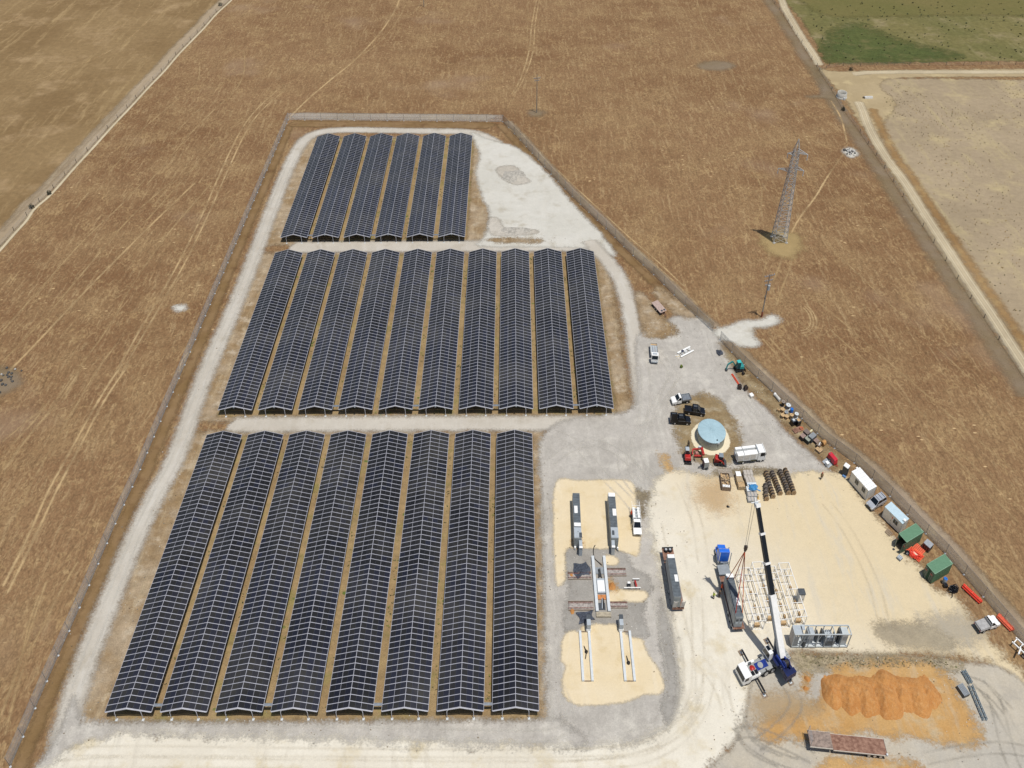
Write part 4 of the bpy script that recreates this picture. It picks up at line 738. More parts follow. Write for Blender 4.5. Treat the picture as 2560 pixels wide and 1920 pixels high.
mb.box((0, L*.21, 1.22), (W, .05, .3), CREAM); mb.box((0, -L/2-.02, 1.0), (W, .06, .25), DGREY); part('side_rail', mb)
mb = MB()
for s in (-.5, .5): mb.box((s, 0, .82), (.16, L-.3, .34), BLACK)
part('chassis_rail', mb)
mb = MB()
for s in (-1, 1): mb.bar((s*W/2*.9, L/2, 1.4), (s*W/2*.9, L/2, 2.9), .06, .06, STEEL)
for z in (1.9, 2.4, 2.9): mb.bar((-W/2*.9, L/2, z), (W/2*.9, L/2, z), .05, .05, STEEL)
part('headboard', mb)
mb = MB(); mb.box((.4, 0.6, .72), (.9, .5, .4), LGREY); part('toolbox', mb, bevel=.02)
mb = MB(); mb.box((-W/2-.0, -L/2+.1, 1.25), (.3, .3, .3), PALECON); part('ratchet_box', mb)
for s in (-1, 1):
    mb = MB(); mb.box((s*.7, L*.22, .45), (.14, .14, .9), STEEL); part('landing_leg', mb)
axle_set((-L/2+1.0, -L/2+2.05, -L/2+3.1), W, .48)

# battery containers -------------------------------------------------
ROOFG = M('ribbed_roof', '#5a6165', .6, vary=.16, scale=1.5); WALLG = M('container_wall', '#8f9493', .55, vary=.08)
def battery(label, name, A, B, z0, w=1.65, hh=2.55, pad=(), near=None, group='grey battery containers', patches=()):
    c, th, L = span(A, B); t = thing(name, label, 'container', (c.x, c.y, z0), th, group)          # A near end, B far end
    mb = MB(); mb.box((0, 0, hh/2), (w, L, hh), WALLG); n = int(L/.9)
    for s in (-1, 1):
        for i in range(n): mb.box((s*(w/2+.012), -L/2+(i+.5)*L/n, hh*.5), (.03, .06, hh*.9), LGREY)
    part('body', mb, bevel=.02)
    mb = MB(); mb.box((0, 0, hh+.02), (w*.94, L*.985, .05), ROOFG)
    for i in range(int(L/.6)): mb.box((0, -L/2+.4+i*.6, hh+.05), (w*.9, .05, .02), DGREY)
    part('roof', mb)
    for (x, y, sx, sy) in patches:
        mb = MB(); mb.box((x*w, y*L, hh+.075), (sx*w, sy*L, .06), WHITE); part('roof_panel', mb, label='bright white roof panel')
    for i in range(4):
        mb = MB(); mb.box((-w/2-.03, -L/2+L*(i+.5)/4, hh*.5), (.03, L/4*.86, hh*.8), GREYP); part('door', mb)
    return c, th, L, w, hh
A, B = at(1537.5, 1346, 2.95), at(1528.7, 1232.5, 2.95)
_, _, L, w, hh = battery('grey battery container with white far end on yellow sand', 'battery_container', A, B, 0, patches=((0, .455, .92, .085), (.2, .06, .5, .15)))
mb = MB(); mb.box((0, -L*.385, hh+.09), (w, L*.22, .09), LGREY); mb.box((-.1, -L*.385, hh+.15), (.12, .2, .05), DGREY); part('roof_hood', mb)
mb = MB(); mb.box((-.42, -L/2-.75, 1.05), (.72, 1.7, 2.1), LGREY); mb.box((-.42, -L/2-1.5, 2.2), (.76, .4, .1), WHITE); k = part('control_kiosk', mb, bevel=.02)
mb = MB(); mb.box((-.32, -L/2+1.1, hh+.2), (.5, .9, .16), DGREY); part('vent_cover', mb)
mb = MB(); mb.bar((.2, -L/2-.1, .3), (.9, -L/2-.7, .1), .2, .2, DGREY); mb.box((.75, -L/2-.35, .5), (.3, .3, .4), WHITE); part('cable_duct', mb)
A, B = at(1445, 1346, 2.95), at(1440.2, 1232.5, 2.95)
_, _, L, w, hh = battery('grey battery container with dark far end, left one on yellow sand', 'battery_container', A, B, 0, patches=((-.12, .12, .45, .16), (0, -.21, .9, .075)))
mb = MB(); mb.box((0, -L*.385, hh+.09), (w, L*.22, .09), LGREY); mb.box((.05, -L*.37, hh+.15), (.18, .12, .05), DGREY); part('roof_hood', mb)
mb = MB(); mb.box((.62, -L/2-.75, 1.05), (.72, 1.9, 2.1), LGREY); mb.box((.62, -L/2-1.6, 2.2), (.76, .4, .1), WHITE); part('control_kiosk', mb, bevel=.02)
mb = MB(); mb.box((.62, -L/2+.6, hh+.2), (.6, 1.0, .16), DGREY); part('vent_cover', mb)
mb = MB(); mb.box((-.55, -L/2-.3, .5), (.35, .4, .5), WHITE); part('cable_duct', mb)

def semi(label, rear, front, zdeck, W=2.5, ramps=False, goose=2.6, gm=RUST):
    c, th, L = span(rear, front); t = thing('semi_trailer', label, 'trailer', c, th, 'trailers on site'); d = zdeck/SY
    mb = MB(); mb.box((0, -goose/2, d-.07), (W, L-goose, .14), RUST); part('deck', mb)
    mb = MB(); mb.box((0, L/2-goose/2, d+.28), (W, goose-.1, .16), gm)
    mb.box((0, L/2-goose, d+.1), (W, .08, .36), DGREY); mb.box((0, L/2-.06, d+.5), (W, .1, .35), DGREY); part('gooseneck', mb)
    mb = MB()
    for s in (-.5, .5): mb.box((s, 0, d-.32), (.18, L-.2, .36), BLACK)
    part('chassis_rail', mb)
    mb = MB()
    for s in (-1, 1): mb.box((s*(W/2+.02), -goose/2, d-.08), (.06, L-goose, .18), STEEL)
    part('side_rail', mb)
    axle_set((-L/2+1.2, -L/2+2.4, -L/2+3.6), W, .5)
    if ramps:
        for s in (-1, 1):
            mb = MB()
            for q in (-.38, .38): mb.bar((s*.8+q, -L/2-.1, d), (s*.8+q, -L/2-.55, d+2.1), .07, .12, CREAM)
            for k in range(8): mb.bar((s*.8-.38, -L/2-.1-.45*k/8, d+.1+2.0*k/8), (s*.8+.38, -L/2-.1-.45*k/8, d+.1+2.0*k/8), .05, .08, CREAM)
            part('loading_ramp', mb)
        mb = MB(); mb.box((0, -L/2-.1, d-.25), (W, .2, .4), RUST); part('tail_bar', mb)
    return c, th, L
rr, rf = at(1695.5, 1517, 1.3), at(1668, 1372, 1.5)
semi('flat semi trailer with upright ramps carrying a container, parked left of truck', rr, rf, 1.3, ramps=True)
Lt = span(rr, rf)[2]
for s in (-.45, .45):
    mb = MB(); mb.cyl((s, Lt/2-.6, 1.55), (s, Lt/2-.6, 1.9), .48, .48, RUBBER, 16); mb.cyl((s, Lt/2-.6, 1.85), (s, Lt/2-.6, 1.91), .25, .25, HUB, 12); part('spare_wheel', mb)
battery('grey battery container riding on the ramped semi trailer', 'battery_container', at(1694.2, 1493, 4.2), at(1676.5, 1387, 4.2), 1.3, patches=((0, .455, .9, .085), (.22, -.07, .42, .16)))
rr, rf = at(1847.5, 1572, 1.3), at(1806, 1412, 1.5)
semi('flat semi trailer hitched to the blue prime mover beside white cages', rr, rf, 1.3, goose=2.2, gm=GREYP)
batt = battery('grey battery container slung from the crane hook on trailer', 'battery_container', at(1849.5, 1543, 4.2), at(1822.7, 1435, 4.2), 1.3, patches=((0, .45, .92, .09), (.26, -.16, .42, .17)))
mb = MB(); L, w, hh = batt[2:]; mb.box((0, -L/2-.03, hh*.5), (w*.96, .05, hh*.92), GREYP)
for s in (-.4, .4): mb.box((s, -L/2-.07, hh*.72), (.5, .05, .5), DGREY); mb.box((s, -L/2-.07, hh*.45), (.5, .05, .5), LGREY)
part('end_vents', mb)
# blue prime mover
pr, pf = at(1812, 1447, 0), at(1799, 1377, 0); c, th, L = span(pr, pf); t = thing('prime_mover', 'bright blue prime mover hitched to the loaded trailer', 'truck', c, th); h = L/2; TB = M('truck_blue', '#2f6fd6', .3, vary=.06)
mb = MB()
for s in (-.42, .42): mb.box((s, -.2, .85), (.16, L-.8, .28), DGREY)
part('chassis', mb)
mb = MB(); mb.prism([(h-1.35, .7), (h-.05, .7), (h, 1.0), (h-.1, 1.75), (h-1.35, 1.95)], -.85, .85, TB); part('bonnet', mb, bevel=.08)
yc = h-1.35
mb = MB(); mb.prism([(yc-1.75, .8), (yc, .8), (yc, 1.95), (yc-.45, 2.75), (yc-1.0, 3.2), (yc-1.75, 3.25)], -1.15, 1.15, TB); cabp = part('sleeper_cab', mb, bevel=.06)
mb = MB(); mb.faces([(-1.0, yc+.02, 2.0), (1.0, yc+.02, 2.0), (.95, yc-.42, 2.72), (-.95, yc-.42, 2.72)], ((0, 1, 2, 3),), GLASS); part('windscreen', mb, cabp)
for s in (-1, 1):
    mb = MB(); mb.faces([(s*1.17, yc-.95, 1.95), (s*1.17, yc-.15, 1.95), (s*1.17, yc-.5, 2.6), (s*1.17, yc-.95, 2.65)], ((0, 1, 2, 3),), GLASS); part('side_window', mb, cabp)
    mb = MB(); mb.box((s*1.0, h-.75, .95), (.35, 1.2, .3), TB); part('mudguard', mb, bevel=.05)
    mb = MB(); mb.cyl((s*1.2, yc-2.45, .9), (s*1.2, yc-2.45, 3.9), .1, .1, M('chrome', '#c9cccf', .2, .8), 10); part('exhaust_stack', mb)
    mb = MB(); mb.cyl((s*.95, yc-.4, .75), (s*.95, yc-1.9, .75), .32, .32, STEEL, 12); part('fuel_tank', mb)
    mb = MB(); mb.box((s*1.35, yc-.1, 2.3), (.12, .12, .6), BLACK); part('mirror', mb)
    wheel(s*1.0, h-.75, .52, .32)
    for y in (-h+.7, -h+2.0): wheel(s*.95, y, .52, .5)
mb = MB(); mb.box((0, yc-2.65, 1.3), (1.6, .5, .7), STEEL); part('equipment_rack', mb, bevel=.03)
mb = MB(); mb.box((0, -h+1.35, 1.05), (.9, 1.1, .14), DGREY); part('turntable', mb)
mb = MB(); mb.box((0, h+.04, .75), (2.1, .14, .4), M('chrome'), ); part('bull_bar', mb, bevel=.04)
lamps(h-.02, 1.15, .62)

# mobile crane -------------------------------------------------------
TIP, ROOT = at(1893, 1258, 26.0), at(1954, 1645, 2.9)
wr, wf = at(1919.3, 1674), at(1877, 1694); cth = heading(wr, wf)
cc = at(1903, 1664, 1.4); cc.z = 0; CG = M('crane_deck', '#9a9b97', .6, vary=.1); CW = M('crane_white', '#ecebe6', .35, vary=.04)
t = thing('mobile_crane', 'blue and white mobile crane with long black telescopic boom raised', 'crane', cc, cth)
h = 5.1; W = 2.7
mb = MB(); mb.box((0, -.9, 1.15), (W*.9, 8.4, .55), CG); part('carrier', mb, bevel=.03)
mb = MB(); mb.box((0, .1, 1.46), (1.3, 2.6, .10), BLUE); mb.cyl((0, .3, 1.5), (0, .3, 1.56), .55, .55, CG, 16); part('deck_plate', mb)
mb = MB(); mb.prism([(h-1.9, .55), (h-.05, .55), (h, 1.25), (h-.3, 2.15), (h-1.8, 2.2), (h-1.9, 1.6)], -W/2, W/2, CW); cabc = part('driver_cab', mb, bevel=.06)
mb = MB(); mb.faces([(-W/2+.12, h+.015, 1.32), (W/2-.12, h+.015, 1.32), (W/2-.15, h-.26, 2.08), (-W/2+.15, h-.26, 2.08)], ((0, 1, 2, 3),), GLASS); part('windscreen', mb, cabc)
for s in (-1, 1):
    mb = MB(); mb.faces([(s*(W/2+.012), h-1.2, 1.35), (s*(W/2+.012), h-.2, 1.35), (s*(W/2+.012), h-.42, 2.05), (s*(W/2+.012), h-1.2, 2.05)], ((0, 1, 2, 3),), GLASS); part('side_window', mb, cabc)
    mb = MB(); mb.box((s*(W/2-.2), h-3.0, 1.45), (.42, 2.1, .25), CW); mb.box((s*(W/2-.02), h-2.9, 1.15), (.1, 2.2, .35), CW); part('mudguard', mb, bevel=.04)
    for y in (h-1.35, -.4, -2.0): wheel(s*(W/2-.28), y, .72, .5)
for (x, y) in ((.85, h-2.4), (.85, h-3.2)):
    mb = MB(); mb.box((x*-1, y, 1.75), (.75, .6, .25), BLACK); mb.box((-x, y, 1.66), (.9, .75, .2), CW); part('air_intake', mb)
mb = MB(); mb.lathe([(.55, 0), (.45, .12), (.15, .22)], (.1, h-3.0, 1.5), RED, 14); part('hose_reel', mb)
mb = MB(); mb.cyl((.95, h-2.6, 1.55), (.95, h-3.2, 1.55), .22, .22, DGREY, 12); part('muffler', mb)
for y, lab in ((1.75, 'front'), (-4.4, 'rear')):
    mb = MB(); mb.box((0, y, .72), (W*1.0, .5, .3), NAVY); part('outrigger_box', mb)
    for s in (-1, 1):
        mb = MB(); mb.box((s*2.55, y, .78), (2.9, .28, .26), BLACK); a = part('outrigger_arm', mb)
        mb = MB(); mb.cyl((s*3.9, y, .12), (s*3.9, y, 1.0), .11, .11, STEEL, 10); part('outrigger_jack', mb, a)
        mb = MB(); mb.box((s*3.9, y, .06), (1.0, 1.1, .12), OLDTIMBER); mb.box((s*3.9, y, .15), (.5, .5, .06), PALECON); part('outrigger_pad', mb, a)
# slewing upper, its own heading towards the boom tip
bd = Vector((TIP.x-ROOT.x, TIP.y-ROOT.y, 0)); sth = math.atan2(-bd.x/SX, bd.y/SY)
root = X.root; sup = at(1946, 1650, 2.0)
off = Vector((sup.x-cc.x, sup.y-cc.y, 0)); ca = X.th
def up_part(name, mb, parent=None, bevel=0.0):               # parts modelled about the slew axis
    c, q = math.cos(sth), math.sin(sth); inv = (math.cos(ca), math.sin(ca)); out = []
    for p in mb.v:
        x, y = p[0]*c-p[1]*q+off.x/SX, p[0]*q+p[1]*c+off.y/SY
        out.append((x*inv[0]+y*inv[1], -x*inv[1]+y*inv[0], p[2]))
    mb.v = out; return part(name, mb, parent, bevel)
mb = MB(); mb.cyl((0, 0, 1.4), (0, 0, 1.85), 1.0, 1.0, DGREY, 20); up_part('slew_ring', mb)
mb = MB(); mb.box((0, -.6, 2.05), (1.9, 4.4, .5), NAVY); mb.box((.62, -.9, 2.7), (.3, 3.0, .9), BLUE, top=(1, .8)); mb.box((-.62, -.9, 2.7), (.3, 3.0, .9), BLUE, top=(1, .8)); mb.box((.75, -2.4, 2.5), (.5, .9, .6), NAVY); mb.box((-.75, -2.4, 2.5), (.5, .9, .6), NAVY); mb.box((-1.15, -.3, 2.3), (.5, 1.6, .35), NAVY); upper = up_part('upper_frame', mb, bevel=.04)
mb = MB(); mb.cyl((-.45, -1.75, 3.2), (.45, -1.75, 3.2), .48, .48, CABLE, 16); mb.cyl((-.55, -1.75, 3.2), (-.45, -1.75, 3.2), .6, .6, BLUE, 16); mb.cyl((.45, -1.75, 3.2), (.55, -1.75, 3.2), .6, .6, BLUE, 16); up_part('winch', mb, upper)
mb = MB()
for i in range(3): mb.box((0, -3.1-.02*i, 1.9+.42*i), (2.5-.1*i, .9, .4), NAVY)
up_part('counterweight', mb, bevel=.04)
mb = MB(); mb.box((1.35, .2, 2.45), (.9, 2.9, .8), CG); [mb.box((1.35, -1.0+.5*k, 2.87), (.8, .07, .05), DGREY) for k in range(6)]; up_part('engine_cover', mb, upper, bevel=.03)
mb = MB(); r_ = random.Random(9)
for k in range(7): x_ = r_.uniform(-.5, .5); mb.tube([(x_, -.2, 2.35), (x_+r_.uniform(-.3, .3), -.9, 2.7), (x_+r_.uniform(-.4, .4), -2.3, 2.95)], .05, CABLE, 5)
for k in range(3): mb.box((-.95+.15*k, -1.9+.5*k, 2.4), (.25, .3, .35), DGREY)
up_part('hydraulic_hose', mb, upper)
mb = MB(); mb.box((-1.5, 1.6, 2.55), (.95, 2.0, 1.55), CW, top=(.92, .8), shift=(0, -.1)); oc = up_part('operator_cab', mb, bevel=.05)
mb = MB(); mb.faces([(-1.93, 2.63, 2.0), (-1.07, 2.63, 2.0), (-1.1, 2.33, 3.25), (-1.9, 2.33, 3.25)], ((0, 1, 2, 3),), GLASS); mb.faces([(-1.85, 1.35, 3.36), (-1.15, 1.35, 3.36), (-1.15, 2.2, 3.36), (-1.85, 2.2, 3.36)], ((0, 1, 2, 3),), GLASS); mb.faces([(-1.995, .8, 2.1), (-1.995, 2.5, 2.1), (-1.95, 2.2, 3.2), (-1.95, .8, 3.2)], ((0, 1, 2, 3),), GLASS); up_part('cab_glass', mb, oc)
# boom in world metres about the root empty
def wpart(name, mb, parent=None):
    mb.v = [tuple(Vector(p)-Vector((cc.x, cc.y, 0))) for p in mb.v]; return part(name, mb, parent, raw=True)
R0 = ROOT+Vector((0, 0, .3)); D = (TIP-R0); BL = D.length; D.normalize()
secs = [(0.0, .41, 1.05, .92, CW), (.40, .62, .86, .74, BLACK), (.61, .81, .74, .64, BLACK), (.80, .985, .62, .54, BLACK)]
bparent = None
for i, (a, b, w, hgt, mt) in enumerate(secs):
    mb = MB(); mb.bar(R0+D*BL*a, R0+D*BL*b, w, hgt, mt); p = wpart('boom_base' if i == 0 else 'boom_section', mb)
    if i: 
        mb = MB(); mb.bar(R0+D*(BL*a-.05), R0+D*(BL*a+.35), w+.26, hgt+.26, CW); wpart('boom_collar', mb, p)
mb = MB(); mb.bar(R0+D*BL*.975, TIP, .85, .8, CW); sd = Vector((-D.y, D.x, 0)).normalized()*-1
sv = Vector((1, 0, 0)); mb.cyl(TIP-sv*.45-Vector((0, 0, .15)), TIP+sv*.1-Vector((0, 0, .15)), .4, .4, LGREY, 14); mb.bar(TIP-sv*1.0, TIP+sv*.5+Vector((0, .3, .25)), .16, .16, CW); mb.bar(TIP+Vector((-.2, .2, -.3)), TIP+Vector((-.35, .7, .6)), .16, .2, CW); wpart('boom_head', mb)
mb = MB(); nrm2 = Vector((D.y*0, 0, 0)); lat = D.cross(Vector((0, 0, 1))).normalized(); mb.bar(R0+D*BL*.02-lat*.62, R0+D*BL*.40-lat*.62, .16, .22, STEEL); mb.bar(R0+D*BL*.10-lat*.72, R0+D*BL*.36-lat*.72, .1, .1, DGREY); wpart('jib_rail', mb)
mb = MB(); mb.cyl((sup.x+bd.normalized().x*1.2, sup.y+bd.normalized().y*1.6, 2.4), R0+D*BL*.2-Vector((0, 0, .5)), .26, .22, STEEL, 12); wpart('luffing_cylinder', mb)
HOOK = None
def solve_hook():
    best = None
    for z in np.linspace(4, 16, 121):
        p = at(1864, 1371, float(z)); d = math.hypot(p.x-(TIP.x-.6), p.y-TIP.y)
        if best is None or d < best[0]: best = (d, p)
    return best[1]
HOOK = solve_hook()
mb = MB(); mb.tube([TIP+Vector((-.85, -.1, -.2)), HOOK+Vector((-.15, 0, .6))], .035, STEEL, 5); mb.tube([TIP+Vector((-.35, -.1, -.2)), HOOK+Vector((.15, 0, .6))], .035, STEEL, 5); wpart('hoist_rope', mb)
mb = MB(); mb.box(tuple(HOOK+Vector((0, 0, .2))), (.55, .4, .9), M('hook_block', '#4a3e38', .6)); mb.lathe([(.16, -.25), (.26, -.5), (.14, -.8)], tuple(HOOK), M('hook_block'), 10); wpart('hook_block', mb)
# slings from the hook to the container
cb, bth, BLn, bw, bh = batt; ends = []
for ys in (BLn*.36, -BLn*.42):
    for s in (-1, 1):
        x, y = s*bw*.42, ys; c_, s_ = math.cos(bth), math.sin(bth); ends.append(Vector((cb.x+(x*c_-y*s_)*SX, cb.y+(x*s_+y*c_)*SY, 1.3+bh*SY+.12)))
hk = HOOK+Vector((0, 0, -.75))
mb = MB(); mb.v = []
for e, col in zip(ends, (SLING, SLINGRED, SLINGRED, SLING)): mb.tube([hk, e], .07, col, 6)
mb.v = [tuple(Vector(p)-hk) for p in mb.v]
X.s = (1, 1, 1); X.th = 0; o = bpy.data.objects.new('lifting_sling', mesh_of('lifting_sling', mb, True)); COL.objects.link(o); o.location = hk; o['label'] = 'orange and red four leg lifting sling hanging from the crane hook'; o['category'] = 'sling'
# ---------------------------------------------------------------- water tank, site buildings, stored goods
tc = at(1779.4, 1076.7, 2.45); tc.z = 0
t = thing('water_tank', 'round corrugated steel water tank with pale blue roof on a sand ring', 'water tank', tc, 0); TW = M('tank_wall', '#a3a698', .5, .0, vary=.08); TR_ = M('tank_roof_blue', '#9fb9c0', .5, .0, vary=.05, scale=.6)
mb = MB(); RT_ = 3.42
mb.lathe([(RT_, .02)]+[(RT_+.025*(i % 2), .02+2.0*i/30) for i in range(31)]+[(RT_, 2.06)], (0, 0, 0), TW, 64, cap=False); part('wall', mb)
mb = MB(); mb.lathe([(RT_+.07, 2.0), (RT_+.09, 2.09), (RT_*.98, 2.13), (RT_*.5, 2.28), (.05, 2.40)], (0, 0, 0), TR_, 64); rf = part('roof', mb)
mb = MB()
for k in range(16):
    a = k*math.pi/8; mb.bar((.2*math.cos(a), .2*math.sin(a), 2.405), (RT_*math.cos(a), RT_*math.sin(a), 2.14), .04, .03, TR_)
part('roof_seam', mb, rf)
mb = MB(); mb.cyl((.75, -2.75, 2.15), (.75, -2.75, 2.26), .17, .17, BLACK, 14); part('vent', mb, rf)
mb = MB(); mb.box((1.0, -3.35, 1.93), (.55, .25, .3), PALECON); part('overflow_box', mb)
mb = MB()
for q in (-.2, .2): mb.bar((-RT_-.12, -.55+q, 0), (-RT_-.12, -.55+q, 2.2), .05, .05, STEEL)
for k in range(7): mb.bar((-RT_-.12, -.75, .3+.27*k), (-RT_-.12, -.35, .3+.27*k), .03, .03, STEEL)
part('ladder', mb)

def corners_box(L, F, R, z):        # roof corner pixels: left, front, right (at height z) -> centre, heading (length = F->R), width, length
    a, b, c = (at(*q, z) for q in (L, F, R)); ctr = (a+c)/2; ctr.z = 0
    wv, lv = b-a, c-b; th = heading(b, c); return ctr, th, math.hypot(wv.x/SX, wv.y/SY), math.hypot(lv.x/SX, lv.y/SY)
# white office: long side L->F faces the yard
def office(label, L, F, R, z, roofmat, wallmat, windows, ribs, aircon, door=None, sign=None):
    c, th, w, l = corners_box(L, F, R, z)          # w = long side (x axis from R..?), l = depth
    t = thing('site_office', label, 'site office', c, th, 'site offices by the fence'); hh = z/SY-.12
    mb = MB(); mb.box((0, 0, hh/2+.1), (w, l, hh-.1), wallmat)
    for s in (-1, 1):
        for u in (-1, 1): mb.box((s*(w/2-.03), u*(l/2-.03), hh/2+.1), (.1, .1, hh-.08), LGREY)
    wall = part('wall', mb)
    mb = MB(); mb.box((0, 0, hh+.1), (w+.08, l+.08, .1), roofmat)
    for k in range(ribs): mb.box((-w/2+(k+.5)*w/ribs, 0, hh+.165), (.06, l, .03), LGREY if roofmat is WHITE else roofmat)
    part('roof', mb, bevel=.02)
    for (x, zz, ww, h_) in windows:
        mb = MB(); mb.box((x*w, -l/2-.02, zz), (ww, .05, h_), LGREY); f = part('window', mb)
        for s in (-1, 1):
            mb = MB(); mb.box((x*w+s*ww*.24, -l/2-.05, zz), (ww*.40, .03, h_*.84), GLASS); part('pane', mb, f)
    if door:
        mb = MB(); mb.box((door*w, -l/2-.025, 1.15), (.85, .05, 2.0), CREAM); d = part('door', mb); mb = MB(); mb.box((door*w+.3, -l/2-.07, 1.1), (.1, .06, .12), BLACK); part('handle', mb, d)
    if sign:
        mb = MB(); mb.box((sign*w, -l/2-.03, 1.85), (.55, .03, .35), PORANGE); part('notice_board', mb)
    for (x, y, zz) in aircon:
        mb = MB(); mb.box((x*w/2, y*l/2, zz), (.55, .55, .5), WHITE); part('air_conditioner', mb, bevel=.03)
    for s in (-.8, .8):
        for u in (-.8, .8): mb = MB(); mb.box((s*w/2, u*l/2, .06), (.3, .3, .16), OLDTIMBER); part('base_block', mb)
    return c, th, w, l
office('white site office with white ribbed roof and two dark windows', (2127.7, 1179.9), (2173.3, 1225.5), (2193.6, 1214.6), 2.95, WHITE, CREAM, ((-.13, 1.65, 1.0, 1.1), (.27, 1.65, 1.0, 1.1)), 6, ((-1.04, .5, 2.3),))
office('beige site office with pale blue flat roof and one window', (2213.8, 1266), (2255, 1310.8), (2271, 1297.8), 2.95, M('pale_blue_roof', '#b9cdd4', .5, vary=.05), CREAM, ((.18, 1.6, 1.15, 1.0),), 3, ((.93, -.3, 2.75),), door=-.12, sign=-.05)
def sea_container(label, L, F, R, z, open_door):
    c, th, w, l = corners_box(L, F, R, z); t = thing('shipping_container', label, 'container', c, th, 'green shipping containers'); hh = z/SY
    mb = MB(); n = int(l/.28)
    if open_door:
        for s in (-1, 1): mb.box((s*(w/2-.03), 0, hh/2+.05), (.06, l, hh-.1), GREEN)
        mb.box((0, l/2-.03, hh/2+.05), (w-.1, .06, hh-.1), GREEN); mb.box((0, 0, .14), (w-.14, l-.05, .08), OLDTIMBER)
    else: mb.box((0, 0, hh/2+.05), (w, l, hh-.1), GREEN)
    for s in (-1, 1):
        for k in range(n): mb.box((s*(w/2+.015), -l/2+(k+.5)*l/n, hh/2+.05), (.05, l/n*.5, hh-.35), GREEN)
    part('body', mb)
    mb = MB(); mb.box((0, 0, hh+.02), (w+.03, l+.03, .08), GREEN)
    for s in (-1, 1): mb.box((s*(w/2), 0, hh+.03), (.1, l+.04, .09), M('green_edge', '#7a9c80', .5)); mb.box((0, s*(l/2), hh+.035), (w, .1, .09), M('green_edge'))
    mb.box((w*.28, l/2-.12, hh+.075), (.6, .1, .01), M('pale_mark', '#a9bfa6', .6)); part('roof', mb)
    DG = M('green_door', '#3c5344', .55, vary=.1)
    def leaf(hx, s, ang, lab):
        mb = MB(); lw = w/2-.04; c_, s_ = math.cos(ang), math.sin(ang); ends = (hx, -l/2-.04), (hx-s*lw*c_, -l/2-.04-lw*s_)
        mb.bar((ends[0][0], ends[0][1], hh/2+.05), (ends[1][0], ends[1][1], hh/2+.05), .06, hh-.25, DG); d = part('door', mb, label=lab)
        mb = MB()
        for k in (.35, .7):
            q = (ends[0][0]+(ends[1][0]-ends[0][0])*k, ends[0][1]+(ends[1][1]-ends[0][1])*k-.06); mb.cyl((q[0], q[1], .25), (q[0], q[1], hh-.2), .025, .025, STEEL, 6)
        part('lock_rod', mb, d)
        mb = MB(); q = (ends[0][0]+(ends[1][0]-ends[0][0])*.5, ends[0][1]+(ends[1][1]-ends[0][1])*.5-.05, hh*.74); mb.box(q, (.5, .05, .28), M('faded_red_sign', '#a8574a', .7)); part('sign_plate', mb, d)
    if open_door: leaf(-w/2, -1, 0.95, 'left door swung outward'); leaf(w/2, 1, 1.5, 'right door swung wide open')
    else: leaf(-w/2, -1, .35, 'left door slightly ajar'); leaf(w/2, 1, .0, 'right door closed')
sea_container('green shipping container with both doors open beside orange plastic mats', (2246.4, 1335), (2267.5, 1355.4), (2309.9, 1329.4), 2.95, True)
sea_container('green shipping container with one door ajar beside the blue drum', (2316.4, 1411.6), (2337.5, 1435.2), (2382.3, 1409), 2.95, False)
# portable toilet
c = at(2110.5, 1186); t = thing('portable_toilet', 'dark portable toilet with bright white roof beside the white office', 'toilet', c, .75)
mb = MB(); mb.box((0, 0, 1.15), (1.15, 1.15, 2.2), M('toilet_charcoal', '#2c3338', .5)); part('cabin', mb, bevel=.04)
mb = MB(); mb.box((0, 0, 2.3), (1.25, 1.25, .14), WHITE, top=(.85, .85)); part('roof', mb, bevel=.03)
mb = MB(); mb.box((0, -.6, 1.1), (.75, .05, 1.9), M('toilet_door', '#39434a', .5)); d = part('door', mb); mb = MB(); mb.box((.28, -.65, 1.05), (.08, .06, .14), STEEL); part('handle', mb, d)
mb = MB(); mb.box((-.75, -.3, .2), (.5, .8, .4), M('blue_step', '#5f86b5', .5)); part('step', mb, bevel=.02)
# open grey equipment skid
fl, fr, bl = at(1978, 1621), at(2116.5, 1618.5), at(1976, 1565, 3.9)
c, th, L = span(fl, fr); th = heading(fl, fr)+math.pi/2; dep = (bl.y-fl.y)/SY; hh = 3.9/SY
c = (fl+fr)/2; c.y += dep*SY/2; c.z = 0
t = thing('equipment_skid', 'long open sided grey equipment skid with roofless frame right of the crane', 'skid', c, 0)
L = (fr.x-fl.x)/SX; D_ = dep; SK = M('skid_grey', '#b7bdbd', .5, vary=.05)
mb = MB(); mb.box((0, 0, .14), (L, D_, .28), SK)
mb.box((0, 0, .30), (L-.2, D_-.2, .04), PALECON); part('base', mb)
mb = MB()
for sy in (-1, 1):
    mb.bar((-L/2, sy*D_/2, hh), (L/2, sy*D_/2, hh), .16, .16, SK); mb.bar((-L/2, sy*D_/2, .35), (L/2, sy*D_/2, .35), .14, .14, SK)
    for k in range(8): x = -L/2+L*k/7; mb.bar((x, sy*D_/2, .2), (x, sy*D_/2, hh), .14, .14, SK)
for k in (0, 1, 2, 5, 7): x = -L/2+L*k/7; mb.bar((x, -D_/2, hh), (x, D_/2, hh), .14, .14, SK)
part('frame', mb)
mb = MB(); mb.box((-L/2+.9, 0, hh+.03), (1.7, D_, .08), LGREY); mb.box((-L/2+2.0, .5, hh+.03), (.7, D_*.6, .08), LGREY); part('roof_sheet', mb)
mb = MB(); mb.box((-L/2-.02, 0, hh/2), (.06, D_-.1, hh-.2), M('end_wall_pink', '#b3aca6', .6)); part('end_wall', mb)
mb = MB(); mb.box((-L/2+.55, -D_/2+.02, hh*.45), (1.0, .05, hh*.8), GREYP); part('louvre_panel', mb)
def cab(name, x, y, sx, sy, h_, mt, rot=0): mb = MB(); mb.box((x, y, .3+h_/2), (sx, sy, h_), mt); return part(name, mb, bevel=.02)
